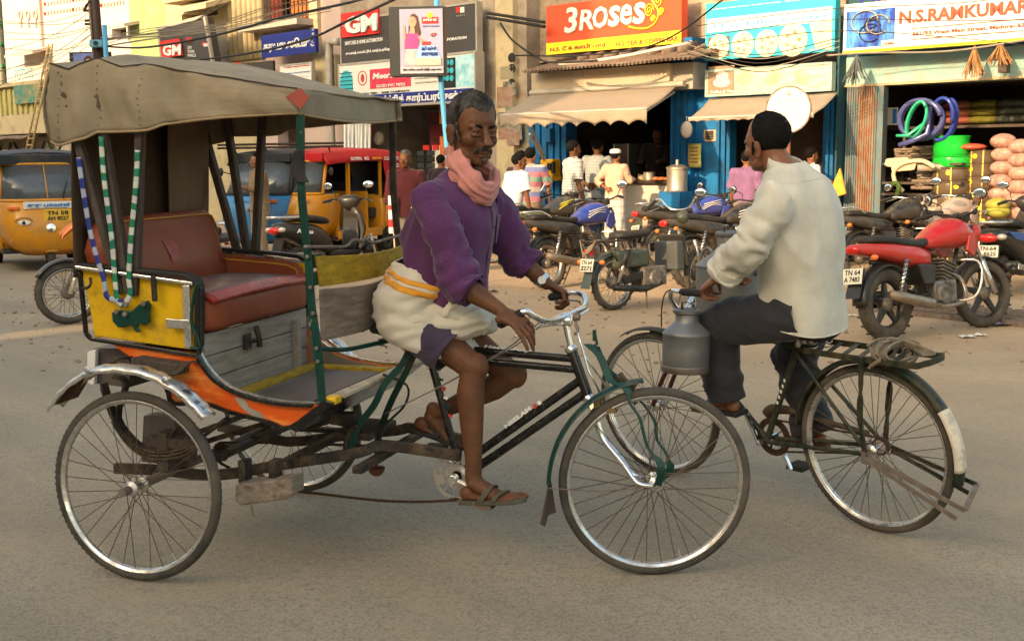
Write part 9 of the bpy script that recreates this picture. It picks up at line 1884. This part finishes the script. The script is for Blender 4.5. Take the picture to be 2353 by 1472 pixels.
M['c_maroon']=weave('maroon_shirt_cotton',(.045,.007,.009));M['c_khaki']=weave('khaki_brown_uniform_cotton',(.22,.14,.07));M['c_khaki2']=weave('khaki_trouser_cotton',(.26,.19,.11));M['c_white']=weave('white_shirt_cotton',(.70,.70,.68));M['c_pink']=weave('pale_salmon_shirt_cotton',(.66,.38,.27));M['c_grey']=weave('mottled_grey_shirt_cotton',(.26,.30,.32),(.42,.44,.42),.05,.4)
M['c_check']=weave('black_and_white_check_cotton',(.62,.60,.55),(.03,.03,.04),.042,.38);M['c_purple']=weave('purple_tshirt_cotton',(.20,.10,.20));M['c_lcheck']=weave('blue_and_cream_check_lungi',(.62,.58,.50),(.06,.16,.24),.11,.30,(.36,.20,.14));M['c_bcheck']=weave('brown_check_lungi',(.16,.11,.08),(.32,.26,.2),.06,.15);M['c_jeans']=weave('faded_blue_jeans',(.10,.15,.22));M['c_cream']=weave('cream_trouser_cotton',(.50,.42,.30));M['c_dark']=weave('dark_brown_shirt',(.03,.02,.018))
M['c_stripe']=stripes('pink_green_blue_striped_knit',((.40,.14,.17),(.16,.26,.20),(.40,.14,.17),(.14,.16,.32),(.42,.34,.30)),.36)
t,fr_,k,sh=bystander('thin grey haired man in maroon shirt holding a rolled paper beside the red roofed auto',932,343,15.2,-1.85,1.66,'c_maroon','trousers','c_cream',('down','down'),'grey',sleeves='long',skin='skin')
pp=thing('rolled_paper','white and red rolled paper tube in the hand of the man in the maroon shirt','paper roll',Fr(at(899,500,15.0)));a=MB();a.tube([(0,0,-.20),(0,0,.28)],.035,12);a.build('roll',M['sign_white'],pp,40);a=MB();a.tube([(0,0,-.12),(0,0,-.02)],.036,12);a.build('red_band',M['sign_red'],pp,40);a=MB();a.tube([(0,0,.1),(0,0,.16)],.036,12);a.build('red_band',M['sign_red'],pp,40)
bystander('man in khaki uniform shirt standing by the blue auto, seen between the hood poles',592,350,17.6,-2.6,1.64,'c_khaki','trousers','c_khaki2',('fwd','down'),sleeves='long',skin='skin2')
bystander('person with black hair in the electrical shop doorway, only the head showing behind the driver',1012,355,21.2,1.0,1.60,'c_dark','trousers','c_dark',skin='skin2')
bystander('man in white shirt seen from behind at the far left of the tea stall group',1174,352,16.2,.55,1.64,'c_white','trousers','c_khaki2',('fold','hold'),lean=.22,skin='skin2',head_turn=-.35)
bystander('man in pink, green and blue striped shirt and brown check lungi by the pay phone',1218,338,17.4,1.1,1.66,'c_stripe','lungi','c_bcheck',('down','hold'),skin='skin2')
bystander('man with dark hair half hidden behind the striped shirt',1196,345,18.3,.9,1.66,'c_dark','trousers','c_dark',skin='skin2')
bystander('man in black and white check shirt at the tea stall entrance',1316,322,18.4,.35,1.70,'c_check','trousers','c_dark',('hold','down'),skin='skin',z0=.0)
bystander('man in mottled grey shirt and jeans with hands on hips at the tea counter',1372,318,19.2,.9,1.70,'c_grey','trousers','c_jeans',('hip','hip'),sleeves='short',skin='skin',z0=.0)
bystander('man in salmon pink shirt, white skullcap and blue check lungi at the tea counter',1414,343,18.3,.85,1.62,'c_pink','lungi','c_lcheck',('hip','fwd'),hair='black',cap='c_white',sleeves='long',skin='skin2',z0=.165)
bystander('tea maker in dark shirt standing inside behind the counter',1512,292,20.6,-2.0,1.75,'c_dark','trousers','c_dark',('fwd','fwd'),hair='black',skin='skin',z0=.18)
bystander('man in purple T-shirt and khaki trousers walking in the tiffin shop front',1716,345,16.9,.9,1.66,'c_purple','trousers','c_khaki2',('down','down'),sleeves='short',skin='skin2',stride=.6)
bystander('man in white shirt bending inside the tiffin shop',1838,338,17.2,.3,1.60,'c_white','trousers','c_dark',('fwd','fwd'),lean=.35,sleeves='long',skin='skin2')
fr_=LM;t=thing('person','motorcycle rider with khaki trouser leg showing behind the rickshaw','person',fr_);a=MB();hm=Matrix.Translation(V((.35,0,1.40)));head_shape(a,hm,1.0)
a.tube([(.20,0,.88),(.26,0,1.1),(.32,0,1.30),(.34,0,1.46)],[.15,.14,.14,.05],14,ry=[.11,.10,.09,.05],hint=(0,1,0),round_end=True);segs=[]
for s in(-1,1):
 S_,E_,W_=V((.33,s*.18,1.30)),V((.60,s*.27,1.12)),V((.84,s*.30,1.03));a.tube([S_,E_,W_],[.055,.04,.027],12,round_end=True);hand_shape(a,W_,(1,0,-.1),(0,0,-1),s,curl=(.9,.9,.9,.9))
 H_,K_,A_=V((.22,s*.10,.88)),V((.66,s*.20,.80)),V((.46,s*.19,.38));a.tube([H_,K_,A_],[.08,.055,.035],12,round_end=True);foot_shape(a,A_,(1,0,-.05),side=-s);segs.append((S_,E_,W_,H_,K_,A_,s))
remeshed(a,.009,'body',M['skin2'],t,3);hair_cap(t,hm,1.0,M['hair'],front=.19,back=.05)
la=V((0,1,0));a=MB();a.loft(cloth([(V((.18,0,.84)),la*.19,V((.15,0,0))),(V((.24,0,1.05)),la*.20,V((.14,0,0))),(V((.31,0,1.28)),la*.21,V((.11,0,0))),(V((.33,0,1.38)),la*.08,V((.07,0,0)))],36,5,2.3,.01,8),caps=False)
for S_,E_,W_,*_r in segs:a.loft(sleeve([S_,S_.lerp(E_,.5),E_,E_.lerp(W_,.5)],[.08,.075,.07,.06],[.07,.07,.065,.055],3,n=24),caps=False)
a.build('shirt',M['c_grey'],t,True,thick=.003);a=MB()
for S_,E_,W_,H_,K_,A_,s in segs:
 dv,sv=K_-H_,A_-K_;u_,q_=basis(dv,(0,1,0));us,qs=basis(sv,(0,1,0));a.loft(cloth([(H_-dv*.1,u_*.11,q_*.11),(H_+dv*.5,u_*.10,q_*.10),(K_-dv*.1,u_*.08,q_*.08),(K_+sv*.12,us*.08,qs*.08),(K_+sv*.6,us*.075,qs*.078),(K_+sv,us*.075,qs*.085)],28,5,2.1,.010,10,seed=5),caps=False)
a.build('trousers',weave('olive_khaki_trousers',(.20,.19,.11)),t,True,thick=.003)
for S_,E_,W_,H_,K_,A_,s in segs:sandal(t,A_,(1,0,-.05),(0,0,1),1.0,M['sandal3'],M['sandal3'],-s)
